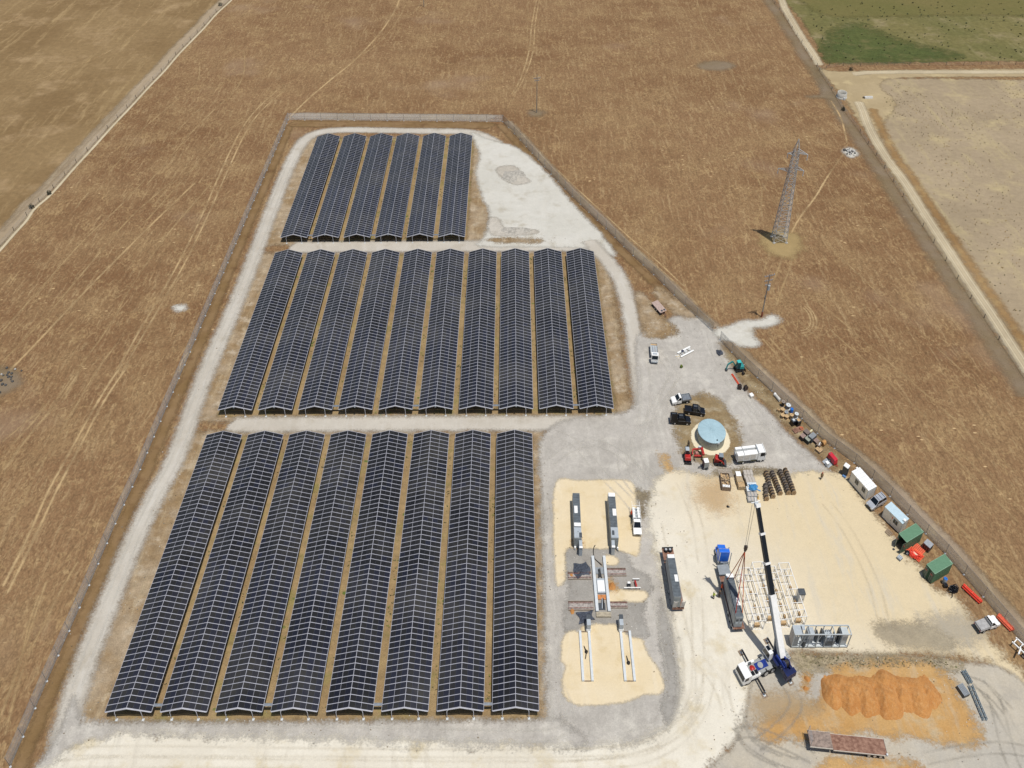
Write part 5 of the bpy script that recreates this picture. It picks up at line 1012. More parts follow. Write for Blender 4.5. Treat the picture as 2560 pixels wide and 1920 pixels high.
cab('switchboard', -L/2+3.6, .2, 1.3, D_*.75, 2.7, LGREY); cab('switchboard', -L/2+2.4, -.5, .5, .9, 1.4, DGREY)
for i, (x, h_) in enumerate(((5.2, 2.0), (6.1, 2.4))): cab('cabinet', -L/2+x, .4, .25, D_*.6, h_, DGREY)
c_ = cab('transformer', -L/2+7.4, .15, 1.5, 1.5, 1.9, LGREY)
mb = MB()
for x in (-.45, 0, .45):
    for y in (-.2, .5): mb.cyl((-L/2+7.4+x, y+.1, 2.2), (-L/2+7.4+x, y+.1, 2.7), .1, .06, GREYP, 8)
part('bushing', mb, c_)
mb = MB()
for x in np.linspace(6.45, 8.35, 8): mb.box((-L/2+float(x), -.78, 1.25), (.06, .35, 1.3), GREYP)
part('cooling_fins', mb, c_)
for i, (x, h_) in enumerate(((8.9, 1.6), (9.6, 2.6))): cab('cabinet', -L/2+x, .3, .3, D_*.65, h_, DGREY)
cab('switchboard', -L/2+L-.95, .1, 1.3, D_*.8, 2.75, SK)
mb = MB()
for x0 in (1.6, 4.6, 6.6): mb.bar((-L/2+x0, -D_/2+.05, .3), (-L/2+x0+.9, -D_/2+.05, hh-.2), .08, .08, SK)
part('brace', mb)
# white steel frames
FRP = [((1861, 1417), (1885.5, 1535), 'leftmost', False), ((1894, 1407), (1919, 1527), 'second from the left', False), ((1926.5, 1417), (1953, 1533), 'third from the left', True), ((1959.5, 1407), (2005, 1543), 'rightmost', False)]
mid_f, mid_n = (1861, 1417), (1885, 1535)
fa, fb = at(1959, 1407, 2.6), at(2005, 1544, 2.6); fdir = fb-fa; fw = 2.25
for i, (px, lab) in enumerate((((1861, 1420), 'leftmost'), ((1893, 1405), 'second from the left'), ((1924.5, 1416), 'third from the left'), ((1959, 1407), 'rightmost'))):
    a = at(*px, 2.6); b = a+fdir*(.985 if i == 3 else .96); c, th, L = span(b, a)
    t = thing('steel_cage', 'long white open steelwork cage, %s of four beside the trailer' % lab, 'steel cage', c, th, 'white steelwork cages'); hh = 2.25; W = fw; SF = M('frame_white', '#e9e7e1', .4, vary=.03)
    for z in (.12, hh):
        mb = MB()
        for s in (-1, 1): mb.bar((s*W/2, -L/2, z), (s*W/2, L/2, z), .13, .13, SF)
        n = 8
        for k in range(n+1):
            if z < 1 and k % 2: continue
            if z > 1 and k in (3, 5): continue
            mb.bar((-W/2, -L/2+L*k/n, z), (W/2, -L/2+L*k/n, z), .09, .09, SF)
        if z < 1:
            mb.bar((-.35, -L/2, z+.02), (-.35, L/2, z+.02), .07, .07, SF); mb.bar((.35, -L/2, z+.02), (.35, L/2, z+.02), .07, .07, SF)
        part('lower_frame' if z < 1 else 'upper_frame', mb)
    mb = MB()
    for s in (-1, 1):
        for k in (0, 1, 4, 7, 8): mb.bar((s*W/2, -L/2+L*k/8, .12), (s*W/2, -L/2+L*k/8, hh), .10, .10, SF)
        mb.bar((s*W/2, -L/2, .12), (s*W/2, -L/2+L/8, hh), .08, .08, SF)
    part('post', mb)
    for k, x in ((1.5, .75), (3.2, .7), (5.3, .75)): mb = MB(); mb.box((x, -L/2+L*k/8, .35), (.35, .5, .4), TIMBER); part('packing_block', mb)
    mb = MB(); mb.box((-.1, -L/2+L*.06, .5), (1.1, .5, .5), TIMBER); part('end_crate', mb)
c = at(1999.5, 1498, 0); c = at(2005, 1478.5, 2.9); c.z = 0
t = thing('control_cabinet', 'tall light grey cabinet with dark top beside the rightmost white frame', 'cabinet', c, 0)
mb = MB(); mb.box((0, 0, 1.25), (1.25, 1.0, 2.3), LGREY); part('body', mb, bevel=.02); mb = MB(); mb.box((0, 0, 2.46), (1.35, 1.2, .12), DGREY); part('top_plate', mb); mb = MB(); mb.box((0, -.52, 1.2), (1.0, .04, 2.0), CREAM); d = part('door', mb); mb = MB(); mb.box((.35, -.56, 1.2), (.08, .05, .25), BLACK); part('handle', mb, d)
mb = MB(); mb.box((0, 0, .05), (1.4, 1.1, .1), OLDTIMBER); part('base_skid', mb)

# central footing between the pads: two long beams with plinths between
def beam_pair(name, label, A, B, gap, bw, bh, cat='concrete beams', kiosk=None, ends=False):
    c, th, L = span(at(*A), at(*B)); t = thing(name, label, cat, c, th, 'low concrete plinths on the sand')
    for s in (-1, 1):
        mb = MB(); mb.box((s*gap/2, 0, bh/2), (bw, L, bh), PALECON); part('beam', mb, bevel=.03)
    if ends:
        for s in (-1, 1):
            mb = MB(); mb.box((0, s*(L/2-.06), bh*.3), (gap-bw, .1, bh*.6), OLDTIMBER); part('end_form', mb)
    return c, th, L
c, th, L = beam_pair('transformer_plinth', 'pair of long pale beams with plinths and trenches in the yard centre', (1508, 1532), (1495.5, 1394), 2.55, .62, .55)
mb = MB(); mb.box((0, -L*.05, .22), (1.75, L*.26, .44), LGREY); mb.box((0, -L*.06, .47), (1.5, L*.20, .08), WHITE); part('plinth_slab', mb, bevel=.02)
mb = MB(); mb.box((0, L*.24, .12), (1.8, L*.12, .2), GREYP); mb.tube([(-.25, L*.26, .3), (-.15, L*.2, .5), (-.35, L*.1, .15)], .1, CABLE); mb.tube([(.1, L*.27, .3), (.1, L*.2, .5), (.35, L*.09, .15)], .1, CABLE); mb.tube([(0, L*.25, .3), (-.05, L*.17, .55), (.0, L*.12, .2)], .1, DGREY); part('cable_bunch', mb)
mb = MB(); mb.box((0, -L*.24, .12), (1.7, L*.08, .2), M('orange_soil_fill', '#c07f4c', .95, vary=.2)); mb.box((-.2, -L*.4, .1), (1.5, L*.12, .16), DGREY); mb.tube([(0, -L*.27, .3), (-.1, -L*.36, .5), (-.15, -L*.44, .2)], .12, LGREY); mb.tube([(.2, -L*.27, .3), (.2, -L*.36, .45), (.2, -L*.44, .2)], .12, CABLE); part('conduit_pit', mb)
mb = MB(); mb.box((0, -L/2-.55, .2), (3.1, .9, .4), M('formwork_tan', '#a79c86', .85, vary=.15)); part('end_slab', mb, bevel=.02)
c, th, L = beam_pair('low_beam_pair', 'left pair of low white beams with cabinet on yellow sand', (1469.5, 1705), (1461, 1580), 1.85, .5, .42, ends=True)
mb = MB(); mb.box((.85, L/2+.75, .95), (.8, 1.7, 1.9), LGREY); mb.box((.85, L/2+1.45, 1.95), (.85, .8, .12), DGREY); k = part('cabinet', mb, bevel=.02)
mb = MB(); mb.box((.85, L/2+.05, .5), (.95, .4, .5), WHITE); part('cable_entry', mb)
mb = MB(); mb.tube([(-.3, L*.2, .1), (0, L*.1, .4), (.15, L*.06, .5), (-.2, -L*.06, .1)], .09, CABLE); mb.lathe([(.3, 0), (.34, .2), (.1, .4)], (.1, L*.08, .05), CABLE, 10); part('cable_coil', mb)
c, th, L = beam_pair('low_beam_pair', 'right pair of low white beams with cabinet on yellow sand', (1575, 1705), (1562.5, 1580), 1.85, .5, .42, ends=True)
mb = MB(); mb.box((-.85, L/2+.75, .95), (.8, 1.7, 1.9), LGREY); mb.box((-.85, L/2+1.45, 1.95), (.85, .8, .12), DGREY); part('cabinet', mb, bevel=.02)
mb = MB(); mb.box((-.85, L/2+.05, .5), (.95, .4, .5), WHITE); part('cable_entry', mb)
mb = MB(); mb.tube([(-.2, -L*.0, .1), (-.1, -L*.08, .35), (.0, -L*.14, .4)], .09, CABLE); mb.lathe([(.34, 0), (.36, .2), (.12, .42)], (.05, -L*.14, .05), CABLE, 10); part('cable_coil', mb)
def footing(label, C, w, d, stub=True):
    c = at(*C); t = thing('concrete_footing', label, 'footing', c, 0, 'rough concrete footings with rebar'); CF = M('raw_concrete', '#a29a92', .95, vary=.25, scale=3)
    mb = MB(); mb.box((0, 0, .1), (w, d, .22), CF, top=(.96, .92)); part('slab', mb, bevel=.03)
    mb = MB(); r = random.Random(int(C[0])); RB = M('rebar_red', '#8c4f42', .8)
    for i in range(int(w/.28)):
        for s in (-1, 1):
            x = -w/2+.2+i*.28; mb.cyl((x, s*d*.36, .15), (x+r.uniform(-.08, .08), s*d*.36+r.uniform(-.05, .05), .45+r.uniform(0, .15)), .035, .035, RB, 5)
    for s in (-1, 1): mb.bar((-w/2, s*d*.3, .28), (w/2, s*d*.3, .28), .05, .05, RB)
    part('rebar', mb)
    mb = MB(); mb.bar((-w/2, d/2+.05, .15), (w/2, d/2+.05, .15), .06, .25, OLDTIMBER); mb.bar((-w/2, -d/2-.05, .15), (w/2, -d/2-.05, .15), .06, .25, OLDTIMBER); part('formwork', mb)
footing('footing with rebar stubs left of the far half of the central beams', (1449, 1441), 5.2, 1.3)
footing('footing with rebar stubs left of the near half of the central beams', (1452, 1516), 5.4, 1.6)
footing('footing with rebar stubs right of the far half of the central beams', (1541, 1432), 4.2, 1.5)
footing('footing with rebar stubs right of the near half of the central beams', (1546, 1514), 3.9, 1.1)

# ---------------------------------------------------------------- heaps and soft piles
def heap(name, label, cat, cx, cy, rx, ry, hgt, mt, seed=1, n=56, rings=20, ridges=None, group=None, lumps=.18):
    r = random.Random(seed); ph = [r.uniform(0, 6.28) for _ in range(8)]; V = [(0, 0, hgt*.8)]; F = []
    for j in range(1, rings+1):
        u = j/rings
        for k in range(n):
            a = 2*math.pi*k/n; rad = 1+lumps*(.5*math.sin(2*a+ph[0])+.4*math.sin(3*a+ph[1])+.3*math.sin(5*a+ph[2])+.12*math.sin(11*a+ph[5]))
            x, y = rx*rad*u*math.cos(a), ry*rad*u*math.sin(a)
            z = hgt*max(0, 1-u**1.7)*(1+.22*math.sin(x*1.3+ph[3])*math.sin(y*1.6+ph[4])+.10*math.sin(x*3.1+ph[5]+y*2.3))
            if ridges: z = ridges(x, y, u, z)
            V.append((x, y, z if j < rings else -.02))
    for k in range(n): F.append((0, 1+k, 1+(k+1) % n))
    for j in range(rings-1):
        for k in range(n): a = 1+j*n; F.append((a+k, a+n+k, a+n+(k+1) % n, a+(k+1) % n))
    mb = MB(); mb.faces(V, F, mt, True); return solo(name, mb, label, cat, (cx, cy, .0), 0, group)
DIRT = bpy.data.materials.new('orange_dirt'); t_ = NT(DIRT); p_ = t_.obj(); f_ = t_.noise(p_, .5, 6, .7); c_ = t_.mix(t_.ramp(f_, .3, .7), '#ac733a', '#bd864a'); f2_ = t_.noise(t_.mapping(p_, (1, .3, 1)), 2.5, 4, .7); c_ = t_.mix(t_.ramp(f2_, .45, .75, 0, .6), c_, '#c39a68'); c_ = t_.mix(1.0, c_, t_.grey(t_.ramp(t_.noise(p_, 7, 2), .25, .75, .8, 1.15, False)), 'MULTIPLY')
t_.set(t_.bsdf.inputs["Base Color"], c_); t_.bsdf.inputs["Roughness"].default_value = .95; t_.bump(t_.noise(p_, 2.2, 5, .7), .6, .2)
def dump_ridges(x, y, u, z):         # a row of tipped loads: steep near faces separated by grooves
    q = (x*.31+.12*math.sin(y*.8)+.06*math.sin(x*2.3)+.3) % 1.0; k = .62+.38*min(1, q*1.35)**.7
    if q > .86: k = .62+.38*(1-q)/.14
    w = min(1, max(0, (1.2-y)/2.4)); z = max(0, 1-u**2.4)*2.5*(1-.12*w)*(1-w+w*k)
    return z+.08*math.sin(x*4.1+y*3.3)*math.sin(y*5)*(1-u)
a, b = at(2060, 1730), at(2362, 1735); pc = at(2208, 1733); nx_, ny_ = 150, 70; V = []; F = []; wx = (b.x-a.x)/SX/2+.6; wy = 4.4; r = random.Random(17)
cones = [(-wx+2.0, -.1, 1.7, 2.4), (-wx+5.0, -.5, 1.75, 2.9), (-wx+8.2, -.8, 1.8, 3.0), (-wx+12.0, -1.0, 1.85, 3.3), (-wx+15.6, -.4, 1.6, 2.7), (-wx+18.3, -1.1, 1.55, 2.8), (-wx+21.0, -.3, 1.1, 2.2)]
for j in range(ny_):
    for i in range(nx_):
        x, y = -wx+2*wx*i/(nx_-1), -wy+2*wy*j/(ny_-1); z = 0
        for k, (cx, cy, ch, cr) in enumerate(cones):
            dx, dy = (x-cx)*(1.35 if x < cx else .85), (y-cy)*(.88 if y < cy else .8); d = math.hypot(dx, dy)/cr+.05*math.sin(5*math.atan2(dy, dx)+k)
            z = max(z, ch*max(0, 1-abs(d)**1.5))
        q = min(1, max(0, (x+wx-1.2)/2.0), max(0, (wx-2.0-x)/3.5)); yc_ = y-.9-.45*math.sin(x*.55+1)-.25*math.sin(x*1.4); z = max(z, (1.25+.22*math.sin(x*.8)+.12*math.sin(x*2.1))*q*max(0, 1-abs(yc_/(2.3+.3*math.sin(x*.9)))**1.6))
        if z > 0: z = z*(1+.07*math.sin(x*2.7+y*1.9)*math.sin(y*3.1-x))+.05*math.sin(x*7.3)*math.sin(y*6.1)
        V.append((x, y, z*.74 if z > .03 else -.04))
for j in range(ny_-1):
    for i in range(nx_-1):
        q = j*nx_+i; f = (q, q+1, q+nx_+1, q+nx_)
        if max(V[k][2] for k in f) > 0: F.append(f)
mb = MB(); mb.faces(V, F, DIRT, True); solo('dirt_pile', mb, 'large ridged pile of orange dirt tipped in a row', 'dirt pile', (pc.x, pc.y, 0))
for (px, py, s, l) in ((2018, 1698, .7, 'farther'), (2014, 1722, .6, 'nearer')):
    q = at(px, py); heap('dirt_clod', 'small orange dirt heap beside the crane, the %s one' % l, 'dirt heap', q.x, q.y, s, s*.8, .45, DIRT, px, 22, 8, group='small orange dirt heaps')
q = at(1530, 1467); heap('dirt_clod', 'small orange dirt heap against the right central beam', 'dirt heap', q.x, q.y, .8, 1.0, .5, DIRT, 3, 24, 8)
q = at(1428, 1439); heap('dirt_clod', 'small orange dirt heap left of the far footing', 'dirt heap', q.x, q.y, .6, .7, .35, DIRT, 13, 24, 8)
q = at(1431, 1528); heap('dirt_clod', 'small orange dirt heap left of the near footing', 'dirt heap', q.x, q.y, .6, .7, .35, DIRT, 23, 24, 8)
RUB = M('rubble_grey', '#aaa498', .95, vary=.2, scale=1.5, bump=.5)
q = at(1282, 440); heap('rubble_mound', 'low grey rubble mound at the far end of the limestone yard', 'mound', q.x, q.y, 4.5, 3.6, .7, RUB, 31, 48, 14, lumps=.3)
q = at(1290, 577); heap('rubble_mound', 'low scraped gravel mound at the near end of the limestone yard', 'mound', q.x, q.y, 6.0, 1.8, .6, RUB, 37, 48, 14, lumps=.2)
def cloth(label, C, rx, ry, seed):
    q = at(*C); r = random.Random(seed); n = 26; V = []; F = []
    for j in range(n):
        for i in range(n):
            u, v = i/(n-1)*2-1, j/(n-1)*2-1; e = max(abs(u), abs(v))
            V.append((rx*u*(1+.16*math.sin(3*v+seed)), ry*v*(1+.16*math.sin(2.5*u+seed*2)), max(.015, .42*(1-e**3)*(.55+.35*math.sin(5*u+3*v+seed)+.3*math.sin(9*v-4*u+seed*3)+.15*r.random()))))
    for j in range(n-1):
        for i in range(n-1): a = j*n+i; F.append((a, a+1, a+n+1, a+n))
    mb = MB(); mb.faces(V, F, FABRIC); return solo('geotextile_pile', mb, label, 'fabric', (q.x, q.y, .22), .2, 'heaped dark fabric')
cloth('crumpled dark blue grey fabric heaped on the far left footing', (1454, 1426), 1.7, 1.45, 2); cloth('crumpled dark fabric heaped behind the left low beams', (1464, 1543), 1.6, 1.0, 5); cloth('crumpled dark grey fabric beside the teal excavator', (1799, 883), .8, .9, 8)
# ---------------------------------------------------------------- cable drums
DRT = M('drum_timber', '#a58a68', .85, vary=.3, scale=6); DRD = M('drum_cable', '#3a332e', .7, vary=.25, scale=4); DRG = M('drum_grey_timber', '#8f8376', .85, vary=.3, scale=6)
def drum_parts(r, w, flange, coil, axis='y', rc=.78):
    ms = []
    for s in (-1, 1):
        mb = MB()
        if axis == 'y': mb.cyl((0, s*w/2-.05, r), (0, s*w/2+.05, r), r, r, flange, 20); mb.cyl((0, s*(w/2+.052)-.004, r), (0, s*(w/2+.052)+.004, r), r*.16, r*.16, BLACK, 8)
        else: mb.cyl((0, 0, w/2+s*(w/2-.05)-.05), (0, 0, w/2+s*(w/2-.05)+.05), r, r, flange, 20); mb.cyl((0, 0, w/2+s*(w/2)+(.0 if s > 0 else -.01)), (0, 0, w/2+s*(w/2)+.008), r*.17, r*.17, BLACK, 10)
        ms.append(('flange', mb))
    mb = MB()
    if axis == 'y': mb.cyl((0, -w/2+.04, r), (0, w/2-.04, r), r*rc, r*rc, coil, 18)
    else: mb.cyl((0, 0, .08), (0, 0, w-.08), r*rc, r*rc, coil, 18)
    ms.append(('cable_coil', mb)); return ms
ROWS = [('leftmost long row', (1914.5, 1189), (1931, 1244), 9), ('second long row', (1929.5, 1189), (1949, 1236), 9), ('third long row', (1949.5, 1186), (1969, 1235), 9), ('rightmost row', (1962.5, 1183), (1983, 1235), 9), ('short near row', (1912.5, 1221), (1914.5, 1250), 4)]
X.s = (SX, SY, SY); X.th = 0; PROTO = {}
for key, fl in (('a', DRT), ('b', DRG)): PROTO[key] = [(n, mesh_of(n, mb)) for n, mb in drum_parts(.58, .62, fl, DRD)]
for rname, a, b, n in ROWS:
    A, B = at(a[0], a[1], 0), at(b[0], b[1], 0)
    for k in range(n):
        p = B+(A-B)*(k/(n-1)); p.x += rnd.uniform(-.06, .06); key = 'a' if (k == 0 or rnd.random() < .35) else 'b'
        pos = 'nearest end' if k == 0 else 'farthest end' if k == n-1 else ORD[k]+' from the near end'
        t = thing('cable_drum', 'timber cable drum standing on edge, %s of the %s' % (pos, rname), 'cable drum', p, rnd.uniform(-.05, .05), 'cable drums stored in rows')
        for nm, me in PROTO[key]: link(nm, me, t)
def goods(top, z): p = at(top[0], top[1], z*SY); p.z = 0; return p
for px, w, r, fl, co, lab in (((1958.6, 1003.5), 1.25, .50, DRG, BLACK, 'tall upright cable drum with dark coil nearest the white roll'), ((1971.6, 1012), 1.0, .62, PALECON, DRG, 'upright cable drum with whitish top beside the blue barrel'), ((1957, 1022.5), .8, .5, TIMBER, DRT, 'tan upright cable drum left of the small grey drum'), ((1966.5, 1029.6), .75, .5, GREYP, DGREY, 'small grey topped upright cable drum among tan drums'), ((1957.6, 1037), .75, .55, TIMBER, DRT, 'tan upright cable drum at the yard side left corner of the cluster'), ((1967.3, 1039.7), .75, .52, TIMBER, DRT, 'tan upright cable drum just right of the corner drum'), ((1979.6, 1036.8), 1.1, .48, TIMBER, DRT, 'taller tan upright cable drum between grey drums and black crates'), ((1991.9, 1033.9), 1.0, .52, PALECON, LGREY, 'pale grey upright cable drum nearest the fence above the black crates')):
    t = thing('cable_drum', lab, 'cable drum', goods(px, w), 0, 'upright cable drums by the fence')
    for nm, mb in drum_parts(r, w, fl, co, 'z', .72): part(nm, mb)
t = thing('timber_spool', 'small pale timber spool lying on its side left of the tan drums', 'cable drum', goods((1947, 1025), .4), .9, 'upright cable drums by the fence')
for nm, mb in drum_parts(.42, .7, TIMBER, TIMBER, 'y', .35): part(nm, mb)
p = goods((1943.5, 992), .5); th = heading(at(1939, 985), at(1950, 998)); mb = MB(); mb.cyl((0, -1.1, .38), (0, 1.1, .38), .38, .38, M('wrap_white', '#cbc7bd', .7), 16); mb.cyl((0, -1.12, .38), (0, -.7, .38), .4, .4, WHITE, 16); solo('wrapped_roll', mb, 'long whitish wrapped roll lying beside the fence', 'roll', p, th)
def barrel(label, px, z, mt, body=None, r=.4, group=None, name='barrel', cat='barrel'):
    t = thing(name, label, cat, goods(px, z), 0, group); mb = MB(); mb.lathe([(r*.94, 0), (r, .06), (r, z*.32), (r*1.04, z*.34), (r, z*.36), (r, z*.64), (r*1.04, z*.66), (r, z*.68), (r, z-.06), (r*.94, z)], (0, 0, 0), body or mt, 20); part('shell', mb); mb = MB(); mb.cyl((0, 0, z), (0, 0, z+.03), r*.92, r*.92, mt, 20); mb.cyl((r*.5, 0, z+.03), (r*.5, 0, z+.07), .06, .06, BLACK, 8); part('lid', mb); return t
barrel('bright blue barrel among the cable drums by the fence', (1980.3, 1022), 1.0, LBLUE, r=.42)
t = barrel('pale drum with bright blue lid beside the green container', (2364.5, 1446.5), 1.2, LBLUE, GREYP, r=.42); mb = MB(); mb.box((-.1, -.75, .3), (.8, .6, .6), BLACK); part('base_box', mb, bevel=.02)
def crate(label, px, z, w, d, mt, th=0.0, top=None, slats=0, name='timber_crate', cat='crate', group='crates and pallets by the fence', lid=True):
    t = thing(name, label, cat, goods(px, z), th, group); mb = MB()
    for s in (-1, 1): mb.box((0, s*(d/2-.06), .06), (w, .1, .12), OLDTIMBER)
    mb.box((0, 0, .12+(z-.12)/2), (w, d, z-.12), mt); part('body', mb, bevel=.015)
    mb = MB()
    if slats:
        for k in range(slats): mb.box((-w/2+(k+.5)*w/slats, 0, z+.02), (w/slats*.72, d, .04), top or mt)
    else: mb.box((0, 0, z+.015), (w*.96, d*.96, .05), top or mt)
    part('lid' if not slats else 'top_boards', mb); return t
FTH = heading(at(1928, 977), at(2139, 1160))+math.pi/2
crate('black crate with pale patch on top at the end of the cable drums', (1984, 1050), 1.2, 1.1, 1.1, BLACK, .4, top=DGREY); mb = MB(); mb.box((.05, 0, 1.26), (.55, .55, .03), PALECON); part('paper_sheet', mb)
crate('black crate with tan board on top next to the gravel edge', (1996.5, 1050), 1.3, 1.1, 1.1, BLACK, .4, top=DGREY); mb = MB(); mb.box((0, 0, 1.36), (.75, .8, .04), TIMBER); part('board', mb)
crate('flat rusty pallet of boards lying in front of the orange tub', (1994, 1074), .25, 1.3, 2.6, RUST, FTH-.2, slats=6, name='pallet', cat='pallet')
crate('dark brown crate behind the pink topped pallet stack', (2017.5, 1079), 1.0, 1.4, 1.3, M('crate_brown', '#5d4f48', .85, vary=.2), FTH, top=M('crate_top_brown', '#75675e', .85))
crate('pink topped pallet stack with dark sides', (2007.5, 1089), .9, 1.1, 1.3, M('stack_dark', '#3b2e29', .9), FTH, top=M('stack_pink', '#a28a7e', .85), slats=5, name='pallet', cat='pallet')
crate('greenish grey crate at the yard edge of the pallet cluster', (2020.3, 1096.5), .9, 1.3, 1.3, M('crate_dark_green', '#34372f', .85), FTH, top=M('crate_grey_green', '#8f9283', .8))
crate('long grey metal crate nearest the fence in the pallet cluster', (2031.6, 1088.5), 1.3, 1.2, 2.0, DGREY, FTH, top=M('crate_grey', '#85898a', .6))
crate('pinkish pallet leaning low beside the long grey crate', (2041, 1101), .6, 1.1, 1.2, M('stack_dark'), FTH, top=M('stack_pink'), slats=5, name='pallet', cat='pallet')
crate('brown pallet stack with white strap beside the round orange bin', (2047.5, 1110), .8, 1.0, 1.2, M('crate_brown'), FTH+.3, top=OLDTIMBER, slats=4, name='pallet', cat='pallet'); mb = MB(); mb.box((.1, .1, .87), (.14, 1.1, .03), WHITE); part('strap', mb)
crate('tan slatted pallet stack at the near end of the pallet cluster', (2048, 1123), .5, 1.4, 1.4, OLDTIMBER, FTH, top=TIMBER, slats=6, name='pallet', cat='pallet')
p = goods((2059, 1106), .7); mb = MB(); mb.cyl((-.0, -.5, .55), (0, .5, .55), .55, .55, M('ochre_bin', '#b98a52', .8, vary=.2), 18); solo('round_bin', mb, 'round ochre bin lying on its side by the fence', 'bin', p, FTH)
p = goods((2004, 1070), .5); mb = MB(); mb.lathe([(.32, 0), (.46, .5), (.40, .5), (.34, .12)], (0, 0, 0), M('tub_orange', '#c96a45', .6), 18); solo('tub', mb, 'small orange tub beside the dark brown crate', 'tub', p)
p = goods((2027, 1078), .3); mb = MB(); mb.box((0, 0, .2), (.35, 1.3, .4), M('plank_cream', '#d8cda6', .8)); solo('plank_stack', mb, 'short cream plank stack against the fence by the brown crate', 'planks', p, FTH, bevel=.01)
# red generator, mat, bin
p = goods((2083, 1140.5), 1.3); th = heading(at(2075, 1132), at(2091, 1151)); t = thing('generator', 'bright red rounded generator beside the grey mat', 'generator', p, th)
mb = MB(); mb.box((0, 0, .85), (1.25, 2.5, 1.0), M('bright_red', '#c42d3a', .35, vary=.06), top=(.82, .9)); part('canopy', mb, bevel=.12)
mb = MB(); mb.box((0, 0, .28), (1.1, 2.4, .2), BLACK); part('chassis', mb)
mb = MB(); mb.cyl((.2, -.7, 1.3), (.2, -.7, 1.55), .08, .08, STEEL, 10); part('exhaust', mb)
mb = MB(); mb.bar((-.3, 1.2, .3), (0, 1.9, .35), .08, .08, RED); mb.bar((.3, 1.2, .3), (0, 1.9, .35), .08, .08, RED); part('drawbar', mb)
for s in (-1, 1): wheel(s*.6, -.1, .3, .18)
q = [at(2055, 1154), at(2069.5, 1143), at(2086.5, 1159.5), at(2070.5, 1171)]; o_ = q[0]; mb = MB(); mb.faces([(v.x-o_.x, v.y-o_.y, z) for z in (.05, .09) for v in q], ((3, 2, 1, 0), (4, 5, 6, 7), (0, 1, 5, 4), (1, 2, 6, 5), (2, 3, 7, 6), (3, 0, 4, 7)), M('mat_grey', '#9aa0a4', .8, vary=.15)); solo('ground_mat', mb, 'square grey ground mat in front of the red generator', 'mat', (o_.x, o_.y, .0), 0, s=(1, 1, 1))
t = thing('waste_bin', 'whitish waste bin standing on the grey mat', 'bin', goods((2069, 1156), .9), .4); mb = MB(); mb.box((0, 0, .45), (.6, .65, .8), PALECON, top=(1.15, 1.15)); part('body', mb, bevel=.03); mb = MB(); mb.box((0, 0, .9), (.74, .78, .08), WHITE); part('lid', mb, bevel=.02)

# stacks beside the drums
def stack(label, px, z, w, d, mt, top, slats=0, name='pallet_stack', cat='pallets', group='stacks on the sand beside the cable drums', th=0.0): return crate(label, px, z, w, d, mt, th, top, slats, name, cat, group)
SGREY = M('stack_grey', '#a39b8e', .85, vary=.15, scale=4); STOP = M('stack_top_grey', '#b3aba0', .85, vary=.12, scale=5); STAN = M('stack_tan', '#b09a78', .85, vary=.15)
stack('white wrapped sack stack at the far end of the tan boxes', (1846, 1184.5), 1.1, 1.25, 1.3, STAN, WHITE); stack('tan box stack in the middle of its row of three', (1849, 1197.5), 1.0, 1.5, 1.5, STAN, STAN, 4); stack('tan box stack at the near end of its row of three', (1853, 1209.5), .9, 1.6, 1.6, STAN, TIMBER, 4)
for i, (px, z, lab) in enumerate((((1870.5, 1181), 1.2, 'farthest'), ((1871.5, 1189.5), 1.1, 'second farthest'), ((1876, 1199.5), 1.15, 'third farthest'), ((1879.5, 1210), 1.1, 'pale one under the tarpaulin'), ((1878, 1222), 1.0, 'white patched one'), ((1880.5, 1234), .8, 'second nearest'), ((1881, 1246), .6, 'nearest'))):
    stack('grey pallet stack of the long row, %s' % lab, px, z, 2.3, 1.25, SGREY if i < 3 else GREYP, STOP if i not in (3, 4) else M('stack_pale', '#cfd4d4', .7), 0 if i in (3, 4) else 3)
p = goods((1884, 1216), 1.5); n = 14; V = []; F = []
for j in range(n):
    for i in range(n):
        u, v = i/(n-1)*2-1, j/(n-1)*2-1; V.append((u*1.0+.15*math.sin(4*v), v*.75+.1*math.sin(5*u), 1.28+.32*(1-max(abs(u), abs(v))**2)+.10*math.sin(7*u+3*v)))
for j in range(n-1):
    for i in range(n-1): a = j*n+i; F.append((a, a+1, a+n+1, a+n))
mb = MB(); mb.faces(V, F, M('tarp_blue', '#3f86b8', .5, vary=.15)); mb.box((1.1, -.7, 1.22), (.9, .25, .06), M('tarp_blue'), rz=-.5); solo('tarpaulin', mb, 'crumpled blue tarpaulin lying on a grey pallet stack', 'tarpaulin', p)
p = goods((1895, 1238), .8); t = thing('marker_cone', 'yellow brown cone beside the nearest grey stack', 'cone', p); mb = MB(); mb.lathe([(.34, .06), (.05, .85)], (0, 0, 0), M('cone_yellow', '#c8a04a', .6), 16); part('cone_body', mb); mb = MB(); mb.box((0, 0, .03), (.75, .75, .06), BLACK); part('base', mb)
p = at(1813.5, 1183); t = thing('mesh_mat', 'weathered grey mesh mat lying flat behind the timber bin', 'mat', p, .05); mb = MB(); mb.box((0, 0, .05), (3.4, 2.3, .1), SGREY); part('mat_body', mb); mb = MB(); [mb.bar((-1.7, y, .12), (1.7, y, .12), .07, .04, OLDTIMBER) for y in np.linspace(-1.1, 1.1, 7)]; part('mat_rods', mb)
A, B = at(1802+13, 1228, .0), at(1801+9, 1192, 0); c, th, L = span(A, B); t = thing('timber_bin', 'long open timber bin filled with rubble and white bags', 'bin', c, th); W = 2.1
mb = MB()
for s in (-1, 1): mb.box((s*W/2, 0, .5), (.08, L, 1.0), OLDTIMBER)
for s in (-1, 0, 1): mb.box((0, s*(L/2), .5), (W, .08, 1.0), OLDTIMBER)
part('side_boards', mb)
mb = MB(); r = random.Random(3)
